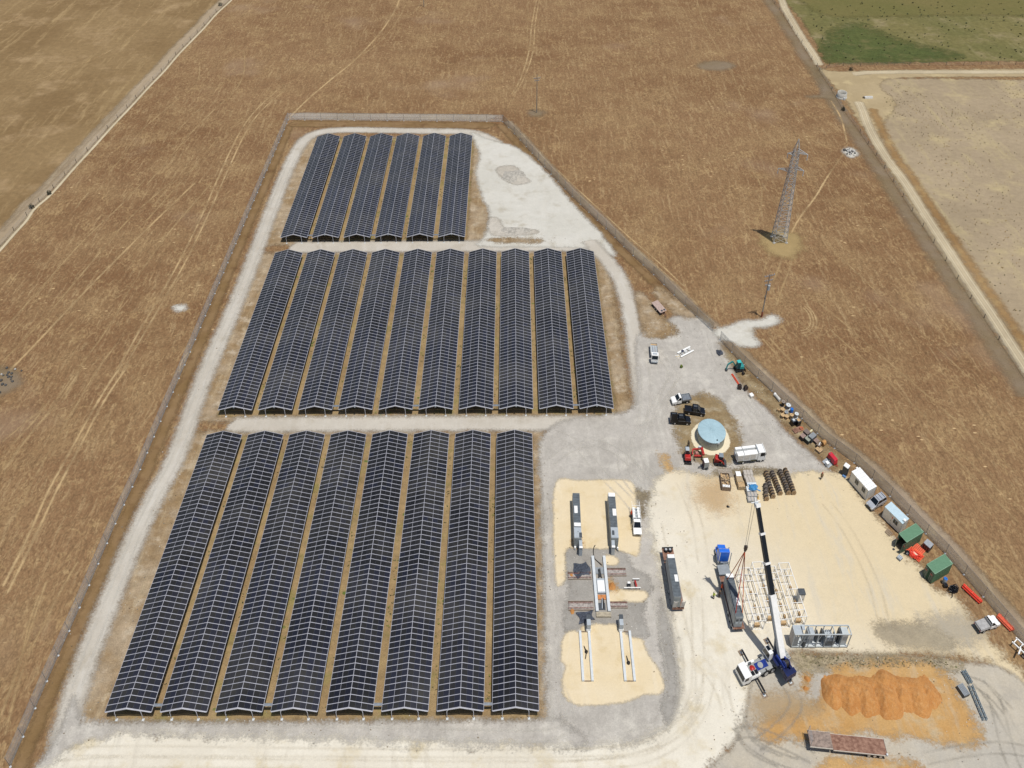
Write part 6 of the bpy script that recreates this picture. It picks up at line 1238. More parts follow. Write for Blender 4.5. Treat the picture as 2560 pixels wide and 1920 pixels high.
for i in range(70): mb.box((r.uniform(-.9, .9), r.uniform(-L/2+.9, L/2-.2), .55+r.uniform(0, .3)), (r.uniform(.15, .45), r.uniform(.15, .4), r.uniform(.1, .3)), r.choice((STAN, OLDTIMBER, TIMBER)), rz=r.uniform(0, 3))
mb.box((0, .3, .35), (W-.1, L-.2, .5), STAN); part('rubble_fill', mb)
mb = MB()
for i in range(5): mb.box((-.75+.36*i, -L/2+.45, .75), (.34, .7, .42), WHITE, rz=r.uniform(-.1, .1), top=(.8, .85))
part('bags', mb, bevel=.04)
p = at(1819, 1267.5); mb = MB(); mb.lathe([(.25, 0), (.3, .15), (.12, .34)], (0, 0, 0), BLACK, 9); mb.box((.25, -.1, .1), (.35, .25, .18), DGREY, rz=.4); solo('dark_bag', mb, 'small dark bag lying alone on the sand', 'bag', p)

# items right of the containers
t = thing('orange_mats', 'pile of orange plastic mats and netting beside the green container', 'plastic mats', at(2291, 1381), heading(at(2275, 1392), at(2300, 1364))); r = random.Random(11)
for i, (x, y, rz) in enumerate(((0, .9, .05), (.5, -.6, -.2), (-.6, -.9, .3))):
    mb = MB(); z = .08+.06*i
    for k in range(7):
        mb.box((x, y-1.0+.33*k, z), (2.2-.15*i, .2, .07), PORANGE if i < 2 else ORANGE, rz=rz*.15)
        mb.box((x-1.0+.33*k, y, z+.04), (.14, 2.1, .05), PORANGE if i != 1 else ORANGE, rz=rz*.15)
    part('plastic_mat', mb)
mb = MB()
for i in range(14): mb.tube([(r.uniform(-1.2, 1.4), r.uniform(-2, 0), .3), (r.uniform(-1.2, 1.4), r.uniform(-2.2, .2), .42), (r.uniform(-1.2, 1.4), r.uniform(-2.4, 0), .28)], .06, M('red_netting', '#e0402c', .6))
part('netting', mb)
mb = MB()
for i in range(5): mb.box((-.5+.2*i, -.9, .32+.03*i), (.3, .5, .06), M('mat_pale', '#e8c3ab', .6), rz=.4*i)
part('sheet_offcut', mb)
p = goods((2321.5, 1359), 1.25); t = thing('bulk_tote', 'black cube tote with grey top behind the orange mats', 'tote', p, FTH); mb = MB(); mb.box((0, 0, .68), (1.5, 1.5, 1.1), BLACK); part('tank', mb, bevel=.05); mb = MB(); mb.box((0, 0, 1.27), (1.55, 1.55, .1), M('tote_top', '#9a9da0', .6)); mb.box((0, 0, .07), (1.5, 1.5, .14), OLDTIMBER); part('top_cover', mb, bevel=.02)
mb = MB()
for s in (-1, 1):
    for k in range(4): mb.bar((s*.78, -.7+.46*k, .1), (s*.78, -.7+.46*k, 1.2), .04, .04, STEEL); mb.bar((-.7+.46*k, s*.78, .1), (-.7+.46*k, s*.78, 1.2), .04, .04, STEEL)
part('cage', mb)
p = at(2266, 1387); t = thing('spare_tyre', 'black tyre leaning against the open green container', 'tyre', p, FTH+.6); mb = MB(); mb.cyl((0, -.16, .5), (0, .16, .5), .52, .52, RUBBER, 20); part('tread', mb, bevel=.05); mb = MB(); mb.cyl((0, -.18, .5), (0, .18, .5), .24, .24, LGREY, 12); part('rim', mb)
p = at(2248, 1396.5); t = thing('gas_bottles', 'small grey crate with rounded bottles in front of the open container', 'bottles', p, FTH); mb = MB()
for i in range(3): mb.cyl((-.3+.3*i, -.5, .3), (-.3+.3*i, .5, .3), .16, .16, LGREY, 10)
part('bottle', mb); mb = MB(); mb.box((0, 0, .08), (1.0, 1.2, .14), DGREY); part('cradle', mb)
p = at(2221.5, 1333); t = thing('pallet', 'old brown pallet lying on sand in front of the beige office', 'pallet', p, FTH, 'crates and pallets by the fence'); mb = MB(); [mb.box((-.6+.24*k, 0, .17), (.16, 1.2, .04), OLDTIMBER) for k in range(6)]; part('top_boards', mb); mb = MB(); [mb.box((0, y, .08), (1.3, .12, .14), BARK) for y in (-.5, 0, .5)]; part('runner', mb)
p = at(2233.5, 1374.5); mb = MB(); mb.lathe([(.2, 0), (.24, .2), (.05, .3)], (0, 0, 0), DGREY, 9); mb.box((.2, 0, .08), (.2, .2, .16), OLDTIMBER); solo('tool_bag', mb, 'tiny dark tool bag on sand left of the open container', 'bag', p)
p = at(2381, 1477); th = heading(at(2367, 1484), at(2392, 1468)); t = thing('hose_tangle', 'tangled black hoses and conduit heaped on the sand edge', 'hoses', p, th); r = random.Random(4); mb = MB()
for i in range(22):
    a0 = r.uniform(0, 6); rr_ = r.uniform(.3, .75); cx_, cy_ = r.uniform(-.25, .25), r.uniform(-.9, .9); mb.tube([(cx_+rr_*math.cos(a0+q*.9), cy_+rr_*math.sin(a0+q*.9), .12+r.uniform(0, .55)) for q in range(6)], .07, BLACK, 5)
part('hose_coil', mb); mb = MB(); mb.tube([(.4, -.6, .2), (.9, -1.2, .15), (.9, -1.7, .05)], .07, BLACK); part('loose_end', mb)
# long orange bundles
def bundle(label, a, b, mt, n, r, shiny):
    c, th, L = span(at(*a), at(*b)); t = thing('pipe_bundle', label, 'pipes', c, th, 'long orange plastic bundles'); 
    for i in range(n):
        mb = MB(); x = (i-(n-1)/2)*r*1.95; mb.cyl((x, -L/2+.05*i, r+.1), (x, L/2-.08*i, r+.1), r, r, mt, 12); part('pipe', mb)
    for i in range(n-1):
        mb = MB(); x = (i-(n-2)/2)*r*1.95; mb.cyl((x, -L/2+.1, r*2.7+.1), (x, L/2-.1, r*2.7+.1), r, r, mt, 12); part('pipe', mb)
    for k in (-.36, .0, .36):
        mb = MB(); mb.box((0, L*k, .05), (n*r*2+.3, .15, .1), OLDTIMBER); mb.box((0, L*k, r*3.75+.1), (r*2.2*(n-1), .08, .04), PORANGE); part('bearer', mb)
bundle('bright red orange pipe bundle lying by the fence', (2405, 1466), (2452, 1510), M('bright_orange', '#e0452f', .45, vary=.06), 3, .17, True)
bundle('faded orange pipe bundle behind the white covered ute', (2492, 1540), (2531, 1580), PORANGE, 4, .15, False)
def pipes2(label, a, b):
    c, th, L = span(at(*a), at(*b)); t = thing('pipe_pair', label, 'pipes', c, th)
    for s in (-1, 1): mb = MB(); mb.cyl((s*.16, -L/2, .14), (s*.16, L/2, .14), .1, .1, ORANGE, 10); part('pipe', mb)
pipes2('pair of thin orange pipes lying on soil near the excavator', (1846.5, 962), (1829.5, 936))
for px, lab in (((1848, 973), 'left one beside the orange pipes'), ((1863.5, 975), 'right one beside the orange pipes')):
    t = thing('cable_drum', 'dark brown cable drum, '+lab, 'cable drum', at(*px), .4 if px[0] > 1850 else -.2, 'dark drums near the orange pipes')
    for nm, mb in drum_parts(.6, .55, M('dark_timber', '#4c3c35', .85, vary=.3), CABLE): part(nm, mb)
t = thing('small_reel', 'small dark reel on soil beside the teal excavator', 'cable drum', at(1857.5, 937), .5)
for nm, mb in drum_parts(.38, .45, CABLE, CABLE): part(nm, mb)
crate('small white topped crate near the dark cable drums', (1879, 986.5), .6, 1.0, 1.0, CREAM, .4, WHITE, group=None)
# white pipe bundle by the tipper truck
c, th, L = span(at(1690, 893), at(1729, 873)); t = thing('pipe_rack', 'rack of white pipes and fittings on gravel near the tipper truck', 'pipes', c, th); r = random.Random(8)
mb = MB()
for x in (-.85, -.6, .7, .9): mb.cyl((x, -L*.32, .25), (x, L*.5, .25), .11, .11, WHITE, 8)
part('pipe', mb)
mb = MB()
for k in range(8): mb.cyl((-.8, -L*.25+k*L*.09, .18), (.8, -L*.25+k*L*.09+r.uniform(-.2, .2), .2), .08, .08, PALECON, 8)
part('cross_pipe', mb)
mb = MB()
for i in range(7):
    q = (r.uniform(-.5, .5), r.uniform(-L*.2, L*.42), .35); mb.tube([(q[0]+.3*math.cos(a), q[1]+.3*math.sin(a), q[2]) for a in np.linspace(0, 6.28, 9)], .06, WHITE, 5)
part('pipe_ring', mb)
mb = MB(); mb.tube([(-.35+.3*math.cos(a), -L*.05+.3*math.sin(a), .45+.01*a) for a in np.linspace(0, 12, 16)], .08, NAVY, 6); part('blue_coil', mb)
mb = MB()
for i in range(7): mb.bar((r.uniform(-.2, .6), -L*.28-r.uniform(0, .3), .12), (r.uniform(-.6, .9), -L*.46-r.uniform(0, .3), .08), .07, .07, M('pale_yellow_batten', '#dcc594', .7) if i % 2 else WHITE)
part('batten', mb)
# red and white frame near central footing
c = at(1580, 1463); t = thing('rebar_cart', 'small red and white trestle with black box beside the central footing', 'trestle', c, 0)
mb = MB()
for y in (-.9, .9): mb.bar((-1.9 if y < 0 else .2, y, .5), (1.7, y, .5), .14, .14, WHITE)
for x in (.3, 1.5):
    for y in (-.9, .9): mb.bar((x, y, 0), (x, y, .5), .08, .08, DGREY)
part('frame', mb); mb = MB(); mb.box((-.75, -.45, .4), (.65, .7, .7), BLACK); mb.box((-.75, -.1, .8), (.6, .4, .08), WHITE); part('black_box', mb, bevel=.02); mb = MB(); mb.box((.75, -.15, .45), (.35, 1.3, .5), RED, rz=.15); part('red_tank', mb, bevel=.08)
# curved hose at the head of the central beams
c = at(1491, 1388); t = thing('cable_loop', 'dark cable looping out of the sand ahead of the central beams', 'cable', c, 0); mb = MB(); mb.tube([(-.1+1.1*math.cos(a)*-.5, .3+1.5*math.sin(a), .15+.3*max(0, math.sin(a*1.0))) for a in np.linspace(1.6, -1.4, 12)]+[(.55, -1.9, .2), (.9, -2.3, .1)], .08, CABLE); part('cable', mb); mb = MB(); mb.tube([(.55, -1.75, .2), (1.0, -2.1, .15), (1.1, -2.5, .06)], .07, OLDTIMBER); part('loose_end', mb)

# steel lattice beams and grate at the right
def lattice_truss(label, a, b, w, hgt, mt):
    c, th, L = span(at(*a), at(*b)); t = thing('lattice_beam', label, 'steel beam', c, th, 'grey lattice beams'); n = max(6, int(L/.7)); mb = MB()
    for sx in (-1, 1):
        for z in (.12, hgt): mb.bar((sx*w/2, -L/2, z), (sx*w/2, L/2, z), .09, .09, mt)
    part('chord', mb); mb = MB()
    for k in range(n):
        y0, y1 = -L/2+L*k/n, -L/2+L*(k+1)/n; e = k % 2
        for sx in (-1, 1): mb.bar((sx*w/2, y0, .12 if e else hgt), (sx*w/2, y1, hgt if e else .12), .05, .05, mt)
        mb.bar((-w/2, y0, hgt), (w/2, y1, hgt), .05, .05, mt); mb.bar((-w/2, y0, hgt), (w/2, y0, hgt), .05, .05, mt); mb.bar((-w/2, y0, .12), (w/2, y1, .12), .05, .05, mt)
    part('lacing', mb)
BG = M('blue_grey_steel', '#5f7887', .5, .3, vary=.15)
lattice_truss('short blue grey lattice beam lying at the far end beside orange soil', (2425, 1711), (2406, 1679), .75, .5, BG); lattice_truss('long blue grey lattice beam lying on grey gravel beside orange soil', (2461, 1803), (2424, 1716), .75, .5, BG)
crate('dark slatted steel crate beside the lattice beams', (2409, 1724), .7, 1.4, 1.9, DGREY, heading(at(2415, 1735), at(2402, 1716)), GREYP, 5, 'steel_crate', 'crate', None)
# white boom trailer at the right edge
c, th, L = span(at(2575, 1650), at(2530, 1608)); t = thing('frame_trailer', 'white framed trailer with long rails at the right edge', 'trailer', c, th, 'trailers on site'); mb = MB()
for s in (-1, 1): mb.bar((s*.7, -L/2, .9), (s*.7, L/2, .9), .22, .2, WHITE)
mb.bar((0, -L/2, .95), (0, L/2-1.2, .95), .12, .12, BLACK); part('rail', mb); mb = MB()
for k in (.42, .1, -.3): mb.bar((-.7, L*k, .92), (.7, L*k, .92), .16, .16, WHITE)
mb.bar((-.7, L*.05, 1.1), (-2.3, -L*.04, 1.3), .24, .24, WHITE); part('crossbar', mb); axle_set((-L*.2,), 1.9, .36)

# ---------------------------------------------------------------- small plant
def tracks(x, L, r, w, mt=None):
    for s in (-1, 1):
        mb = MB(); pr = [(-L/2+r*math.cos(a), r+r*math.sin(a)) for a in np.linspace(math.pi/2, 3*math.pi/2, 7)]+[(L/2+r*math.cos(a), r+r*math.sin(a)) for a in np.linspace(-math.pi/2, math.pi/2, 7)]
        mb.prism(pr, s*x-w/2, s*x+w/2, mt or RUBBER); tk = part('track', mb)
        mb = MB(); [mb.cyl((s*x-w/2-.02, y, r), (s*x+w/2+.02, y, r), r*.55, r*.55, DGREY, 10) for y in (-L/2, 0, L/2)]; part('roller', mb, tk)
def arm_chain(pts, w, mt, names=('boom', 'dipper_arm', 'bucket')):
    for (a, b), nm in zip(zip(pts[:-1], pts[1:]), names):
        mb = MB(); mb.bar(a, b, w, w*1.35, mt); part(nm, mb, bevel=.02)
def excavator(label, loc, th, paint, cabm, scale=1.0, blade=True, boom=None, roofm=None):
    t = thing('mini_excavator', label, 'excavator', loc, th, 'small earthmoving machines'); k = scale
    tracks(.72*k, 1.6*k, .3*k, .34*k)
    mb = MB(); mb.box((0, 0, .62*k), (1.0*k, 1.3*k, .2*k), DGREY); part('undercarriage', mb)
    mb = MB(); mb.box((0, -.55*k, 1.05*k), (1.55*k, 1.35*k, .65*k), paint, top=(.9, .85)); part('engine_cover', mb, bevel=.10)
    mb = MB(); mb.box((0, .1*k, .82*k), (1.5*k, 1.8*k, .2*k), BLACK); part('slew_deck', mb, bevel=.03)
    mb = MB(); mb.box((-.2*k, .35*k, 1.6*k), (.95*k, 1.1*k, 1.45*k), cabm, top=(.92, .85)); c_ = part('cab', mb, bevel=.05)
    mb = MB(); mb.box((-.2*k, .33*k, 2.37*k), (.95*k, 1.05*k, .1*k), roofm or LGREY); part('cab_roof', mb, c_, bevel=.04)
    if blade: mb = MB(); mb.box((0, -1.55*k, .28*k), (1.85*k, .12*k, .45*k), BLACK); [mb.bar((s*.4*k, -.7*k, .35*k), (s*.4*k, -1.5*k, .3*k), .1*k, .14*k, DGREY) for s in (-1, 1)]; part('dozer_blade', mb)
    pts = boom or [(.35*k, .9*k, 1.0*k), (.4*k, 1.9*k, 2.5*k), (.4*k, 3.0*k, 1.9*k), (.4*k, 2.9*k, .6*k)]
    arm_chain(pts, .22*k, BLACK if paint is RED else paint); q = pts[-1]
    mb = MB(); mb.prism([(q[1]-.35*k, q[2]-.05), (q[1]+.15*k, q[2]+.1), (q[1]+.2*k, max(.05, q[2]-.55*k)), (q[1]-.25*k, max(.03, q[2]-.6*k))], q[0]-.3*k, q[0]+.3*k, DGREY); part('bucket', mb)
    return t
excavator('red mini excavator with dark cab left of the water tank', at(1717.5, 1148), heading(at(1718, 1152), at(1715, 1128)), RED, M('cab_dark', '#20252b', .25), 1.0)
excavator('teal mini excavator by the fence above the orange pipes', at(1846, 925), heading(at(1850, 922), at(1816, 927)), TEAL, M('cab_teal_dark', '#1f4c50', .3), 1.05, True, [(.3, .9, 1.0), (.3, 2.0, 2.3), (.3, 3.3, 1.7), (.3, 3.6, .5)], M('teal_roof', '#3fb3b0', .4))
# tracked skid steer
th = heading(at(1783, 1155), at(1810, 1159)); t = thing('skid_steer', 'red tracked skid steer loader between excavator and service truck', 'loader', at(1796, 1158), th, 'small earthmoving machines'); tracks(.75, 1.5, .33, .4)
mb = MB(); mb.box((0, -.55, 1.0), (1.25, 1.2, 1.0), RED, top=(.9, .8)); part('engine_cover', mb, bevel=.1)
mb = MB(); mb.box((0, .35, 1.45), (1.1, 1.1, 1.3), M('cab_dark'), top=(.9, .85)); c_ = part('cab', mb, bevel=.05); mb = MB(); mb.box((0, .33, 2.14), (1.1, 1.05, .1), M('roof_slate', '#7f8890', .5)); part('cab_roof', mb, c_, bevel=.03)
for s in (-1, 1): mb = MB(); mb.bar((s*.68, -.95, 1.5), (s*.68, .6, 1.2), .16, .24, RED); mb.bar((s*.68, .6, 1.2), (s*.68, 1.4, .4), .16, .22, RED); part('lift_arm', mb, bevel=.02)
mb = MB(); mb.prism([(1.25, .05), (2.0, .05), (1.35, .65), (1.25, .6)], -.9, .9, DGREY); part('bucket', mb)
# red loader attachment
t = thing('trencher_attachment', 'red loader attachment frame standing beside the red excavator', 'attachment', at(1744, 1139), .05, 'small earthmoving machines'); mb = MB()
for a, b in (((-1.2, .8, .9), (1.0, .8, 1.0)), ((1.0, .8, 1.0), (1.15, -.9, 1.0)), ((-1.2, .8, .9), (-1.5, -.3, .6)), ((-1.1, -.5, .5), (.8, -.7, .5))): mb.bar(a, b, .3, .3, RED)
part('frame', mb, bevel=.03); mb = MB(); mb.box((1.05, -.1, 1.15), (.55, 1.9, .5), RED); part('motor_housing', mb, bevel=.06); mb = MB(); mb.box((.55, .9, 1.35), (.75, .35, .35), PALECON); part('white_tank', mb, bevel=.03)
mb = MB(); mb.box((-.3, .1, .55), (.9, .8, .5), M('pale_red', '#b07a70', .6), top=(.7, .7)); part('gearbox', mb, bevel=.05)
for x, y in ((-1.3, -1.0), (.55, -1.1)): mb = MB(); mb.bar((x, y, .45), (x+.25, y-.5, .05), .16, .16, BLACK); part('support_leg', mb)
# compressor trailer
t = thing('compressor_trailer', 'small grey box compressor on a single axle trailer', 'compressor', at(1761.5, 1170), .12); mb = MB(); mb.box((.1, 0, 1.2), (1.15, 1.2, 1.4), M('compressor_grey', '#9a9d9a', .55)); part('cabinet', mb, bevel=.04); mb = MB(); mb.box((.1, 0, 1.93), (1.15, 1.2, .08), WHITE); part('roof', mb, bevel=.02)
mb = MB(); mb.box((-.52, 0, 1.2), (.06, 1.1, 1.3), M('maroon_end', '#4a2f36', .6)); part('end_panel', mb); mb = MB(); mb.bar((-.4, -.4, .45), (-1.7, 0, .45), .1, .1, DGREY); mb.bar((-.4, .4, .45), (-1.7, 0, .45), .1, .1, DGREY); mb.box((0, 0, .47), (1.4, 1.2, .1), DGREY); part('drawbar', mb); mb = MB(); mb.cyl((-1.5, 0, 0), (-1.5, 0, .5), .05, .05, STEEL, 8); part('jockey_stand', mb)
for s in (-1, 1):
    mb = MB(); mb.cyl((.35, s*.62-.1, .34), (.35, s*.62+.1, .34), .34, .34, RUBBER, 16); w_ = part('wheel', mb); mb = MB(); mb.cyl((.35, s*.62-.112, .34), (.35, s*.62+.112, .34), .18, .18, STEEL, 10); part('rim', mb, w_)

# ---------------------------------------------------------------- people
def person(label, loc, th, shirt, trousers, hat, pose='stand', hatw=.14, arm=0.0):
    t = thing('person', label, 'person', loc, th, 'people working on site'); me = bpy.data.meshes.new('body'); V, E, Rr = [], [], []
    def v(p, r, par=None):
        V.append(tf(p)); Rr.append(r); i = len(V)-1
        if par is not None: E.append((par, i))
        return i
    st = .22 if pose == 'walk' else .04
    pel = v((0, 0, .95), .13); ch = v((0, .02, 1.25), .15, pel); nk = v((0, .02, 1.48), .07, ch); hd = v((0, .05, 1.62), .095, nk); v((0, .04, 1.73), .075, hd); v((0, .13, 1.63), .025, hd)
    for s in (-1, 1):
        hip = v((s*.1, 0, .88), .10, pel); kn = v((s*.11, s*st+.04, .48), .065, hip); an = v((s*.12, s*st*1.4-.03, .08), .045, kn); v((s*.13, s*st*1.4+.16, .04), .045, an)
        sh = v((s*.2, .0, 1.4), .07, ch); el = v((s*.28, .06+arm*.15, 1.14), .048, sh); wr = v((s*.27, .2+arm*.25, .95+arm*.2), .034, el); pm = v((s*.26, .27+arm*.28, .9+arm*.22), .038, wr)
        for f in range(4): a = v((s*.26+(f-1.5)*.022, .33+arm*.28, .86+arm*.22), .010, pm); v((s*.26+(f-1.5)*.02, .36+arm*.26, .82-.01*(f % 2)+arm*.22), .008, a)
        a = v((s*.215, .30+arm*.28, .9+arm*.22), .011, pm); v((s*.20, .34+arm*.28, .88+arm*.22), .009, a)
    me.from_pydata(V, E, []); me.update(); o = bpy.data.objects.new('body', me); COL.objects.link(o); o.parent = t; me.materials.append(SKIN)
    o.modifiers.new('skin', 'SKIN'); sv_ = me.skin_vertices or me.attributes
    if not me.skin_vertices: bpy.context.view_layer.update()
    if me.skin_vertices:
        for d_, r_ in zip(me.skin_vertices[0].data, Rr): d_.radius = (r_, r_)
        me.skin_vertices[0].data[0].use_root = True
    sb = o.modifiers.new('subd', 'SUBSURF'); sb.levels = 1; sb.render_levels = 2
    mb = MB(); mb.lathe([(.17, .9), (.19, 1.1), (.215, 1.3), (.20, 1.42), (.09, 1.48)], (0, .01, 0), shirt, 14)
    for s in (-1, 1): mb.cyl((s*.18, 0, 1.42), (s*.275, .055+arm*.14, 1.15), .09, .07, shirt, 8); mb.cyl((s*.275, .055+arm*.14, 1.17), (s*.27, .17+arm*.24, .99+arm*.2), .068, .055, shirt, 8)
    part('shirt', mb)
    mb = MB(); mb.lathe([(.15, .82), (.175, .9), (.165, 1.0)], (0, 0, 0), trousers, 12)
    for s in (-1, 1): mb.cyl((s*.1, 0, .9), (s*.11, s*st+.04, .48), .12, .085, trousers, 10); mb.cyl((s*.11, s*st+.04, .5), (s*.12, s*st*1.4-.03, .1), .085, .07, trousers, 10)
    part('trousers', mb)
    mb = MB()
    for s in (-1, 1): mb.box((s*.125, s*st*1.4+.05, .055), (.11, .29, .11), OLDTIMBER)
    part('boots', mb, bevel=.02)
    mb = MB(); mb.lathe([(hatw, 0), (hatw, .02), (.125, .03), (.11, .1), (.05, .14)], (0, .04, 1.67), hat, 16); part('hat', mb)
    mb = MB()
    for s in (-1, 1): mb.box((s*.035, .142, 1.655), (.022, .01, .012), BLACK)
    part('eyes', mb)
    return t
person('worker in lime hi vis shirt and dark trousers beside the loaded trailer', at(1782.5, 1497), -1.1, HIVIS, TROUSER, M('hat_cream', '#cfc7ae', .8), hatw=.2, arm=.6)
person('worker in orange shirt standing against the loaded trailer deck', at(1802, 1478), -1.4, M('orange_shirt', '#d8572f', .8), TROUSER, M('hat_orange', '#d8603a', .6), hatw=.16, arm=.5)
person('worker with wide brown hat between lime shirted worker and trailer', at(1796.5, 1494), -1.2, M('brown_shirt', '#5c4a3c', .9), TROUSER, M('hat_brown', '#6a5544', .9), hatw=.26, arm=.8)
person('worker in tan clothes walking alone across sand near the white office', at(2052.5, 1198), 2.6, TAN, M('olive_trousers', '#54492f', .9), M('hat_red', '#b5523a', .6), 'walk', .16)
person('worker in orange shirt standing beside the service ute with ladder rack', at(1577, 1294), -1.5, M('orange_shirt'), TROUSER, M('hat_orange'), hatw=.16, arm=.4)

# ---------------------------------------------------------------- far things and plants
p = at(2103.5, 243); t = thing('concrete_tank', 'open round concrete water tank beside the boundary fence', 'tank', p, 0); mb = MB(); mb.lathe([(1.95, 0), (1.95, 1.7), (1.72, 1.7), (1.72, .35)], (0, 0, 0), CONCRETE, 36, cap=False); part('wall', mb); mb = MB(); mb.cyl((0, 0, .3), (0, 0, .36), 1.72, 1.72, M('tank_floor', '#8f938f', .6), 30); part('floor', mb)
mb = MB(); mb.lathe([(2.25, 0), (2.25, .35), (1.95, .35)], (0, 0, 0), CONCRETE, 36, cap=False); part('base_ring', mb); mb = MB(); mb.box((.4, -2.25, .35), (.7, .5, .7), PALECON); part('outlet_box', mb)
p = at(2171, 246); t = thing('stock_trough', 'long white concrete stock trough on straw ground', 'trough', p, .03); mb = MB()
for s in (-1, 1): mb.box((0, s*.42, .3), (3.4, .14, .6), WHITE); mb.box((s*1.63, 0, .3), (.14, .72, .6), WHITE)
mb.box((0, 0, .08), (3.2, .72, .16), WHITE); part('trough_body', mb, bevel=.02); mb = MB(); mb.box((0, 0, .42), (3.1, .68, .02), M('water_grey', '#b8b4ac', .1)); part('water', mb); mb = MB(); mb.box((-2.0, .25, .25), (.8, .5, .5), BARK); part('float_box', mb)
def rockpile(label, px, n, sp, s0, s1, dark):
    p = at(*px); r = random.Random(n); t = thing('rock_pile', label, 'rocks', p, 0)
    for i in range(n):
        mb = MB(); s = r.uniform(s0, s1); x, y = r.gauss(0, sp), r.gauss(0, sp*1.2); mb.lathe([(s*r.uniform(.7, 1), 0), (s*r.uniform(.8, 1.1), s*.35), (s*.5, s*.75), (.02, s*.85)], (x, y, 0), M('rock_dark', '#4f4d4a', .9, vary=.2) if r.random() < dark else M('rock_pale', '#b3b0aa', .9, vary=.15), 7); part('rock', mb)
rockpile('pile of pale and dark rocks on a white stony patch', (2126, 381), 26, 1.1, .25, .6, .45); rockpile('scattered dark rocks on the grey patch at the left edge', (18, 945), 22, 1.6, .2, .45, .8)
LEAF = M('shrub_leaf', '#5d6a34', .8, vary=.4, scale=9, col2='#3f4a24'); LEAF2 = M('lime_leaf', '#7f9134', .8, vary=.35, scale=9); LEAFD = M('dark_leaf', '#2f3320', .85, vary=.35, scale=7)
def shrub(label, px, r_, h_, leaf, seed, n=220, group=None):
    p = at(*px); r = random.Random(seed); t = thing('shrub', label, 'shrub', p, 0, group); mb = MB()
    for i in range(n):
        a, b, q = r.uniform(0, 6.28), r.uniform(0, 1), r.random()**.4; c = Vector((r_*q*math.cos(a)*(1+.3*math.sin(3*a+seed)), r_*q*math.sin(a), .15+h_*b*(1-.5*q*q))); s = r.uniform(.05, .13)*(1+r_*.4)
        u = Vector((r.gauss(0, 1), r.gauss(0, 1), r.gauss(0, .6))).normalized()*s; w = Vector((r.gauss(0, 1), r.gauss(0, 1), r.gauss(0, .6))).normalized()*s; mb.poly([c-u, c+w, c+u, c-w*.6], leaf)
    part('foliage', mb); mb = MB()
    for i in range(4): mb.cyl((0, 0, 0), (r.uniform(-.4, .4)*r_, r.uniform(-.4, .4)*r_, h_*.6), .03, .015, BARK, 5)
    part('stem', mb)
shrub('small bright green shrub alone on the gravel near the white pipes', (1703, 919), .35, .6, LEAF2, 3); shrub('dark round shrub growing against the right boundary fence', (2107.5, 276), .8, 1.2, LEAFD, 5, 320); shrub('small dark shrub on the far left fence line', (123, 486), .7, 1.2, LEAFD, 7, 260, 'dark shrubs on the far left fence')
shrub('dark shrub nearest the left edge on the far left fence', (80, 520), .8, 1.3, LEAFD, 8, 260, 'dark shrubs on the far left fence'); shrub('dark shrub at the top of the far left fence', (551, 14), 1.0, 1.4, LEAFD, 9, 260, 'dark shrubs on the far left fence'); shrub('dark bushy plant in the corner between track and crop fence', (2127, 176), .9, 1.3, LEAFD, 10, 260)
# tufts: ground cover nobody could count
def tufts(name, label, polys, n, s0, s1, mats, seed, z=.05, clump=0.0):
    r = random.Random(seed); mb = MB(); P = [[tuple(at(*q)[:2]) for q in pg] for pg in polys]
    for pg in P:
        xs = [q[0] for q in pg]; ys = [q[1] for q in pg]; k = 0; tries = 0
        while k < n//len(P) and tries < n*30:
            tries += 1; x, y = r.uniform(min(xs), max(xs)), r.uniform(min(ys), max(ys)); ins = False
            for i in range(len(pg)):
                (ax, ay), (bx, by) = pg[i], pg[i-1]
                if (ay > y) != (by > y) and x < (bx-ax)*(y-ay)/(by-ay)+ax: ins = not ins
            if not ins or (clump and math.sin(x*.11+seed)+math.sin(y*.07+2*seed)+math.sin((x+y)*.045) < clump-r.random()*1.2): continue
            k += 1; s = r.uniform(s0, s1); mt = r.choice(mats)
            for b in range(4):
                a = r.uniform(0, 6.28); q = Vector((math.cos(a), math.sin(a), 0))*s; w = Vector((-q.y, q.x, 0))*.45; c = Vector((x+r.uniform(-.3, .3)*s, y+r.uniform(-.3, .3)*s, z)); mb.poly([c-w, c+w, c+q*.8+w*.6+Vector((0, 0, s*.9)), c+q*.8-w*.6+Vector((0, 0, s*.9))], mt)
    o = bpy.data.objects.new(name, mesh_of(name, mb, True)); COL.objects.link(o); o['kind'] = 'stuff'; o['label'] = label; o['category'] = 'plants'
SCR = M('scrub_tuft', '#6d6a44', .9, vary=.3, scale=.4); SCR2 = M('scrub_tuft_dark', '#525634', .9, vary=.3, scale=.4); STR = M('straw_tuft', '#a98f5c', .9, vary=.3, scale=.4)
tufts('scrub', 'green scrub tufts scattered on the stony paddock', [[(2250, 190), (2560, 195), (2560, 330), (2260, 320), (2200, 260)], [(2260, 330), (2560, 330), (2560, 820), (2420, 640), (2330, 500)]], 900, .10, .24, [SCR, STR, STR], 5, clump=.1)
tufts('scrub', 'dark bushes scattered over the green crop', [[(1990, 5), (2560, 5), (2560, 148), (2080, 150)]], 200, .3, .55, [SCR2, SCR, SCR], 6)
tufts('scrub', 'weeds on the rough strip between sand and dirt', [[(1990, 1640), (2380, 1652), (2370, 1668), (2060, 1672)]], 200, .08, .2, [SCR, SCR2, BARK], 9)
r = random.Random(21); mb = MB()
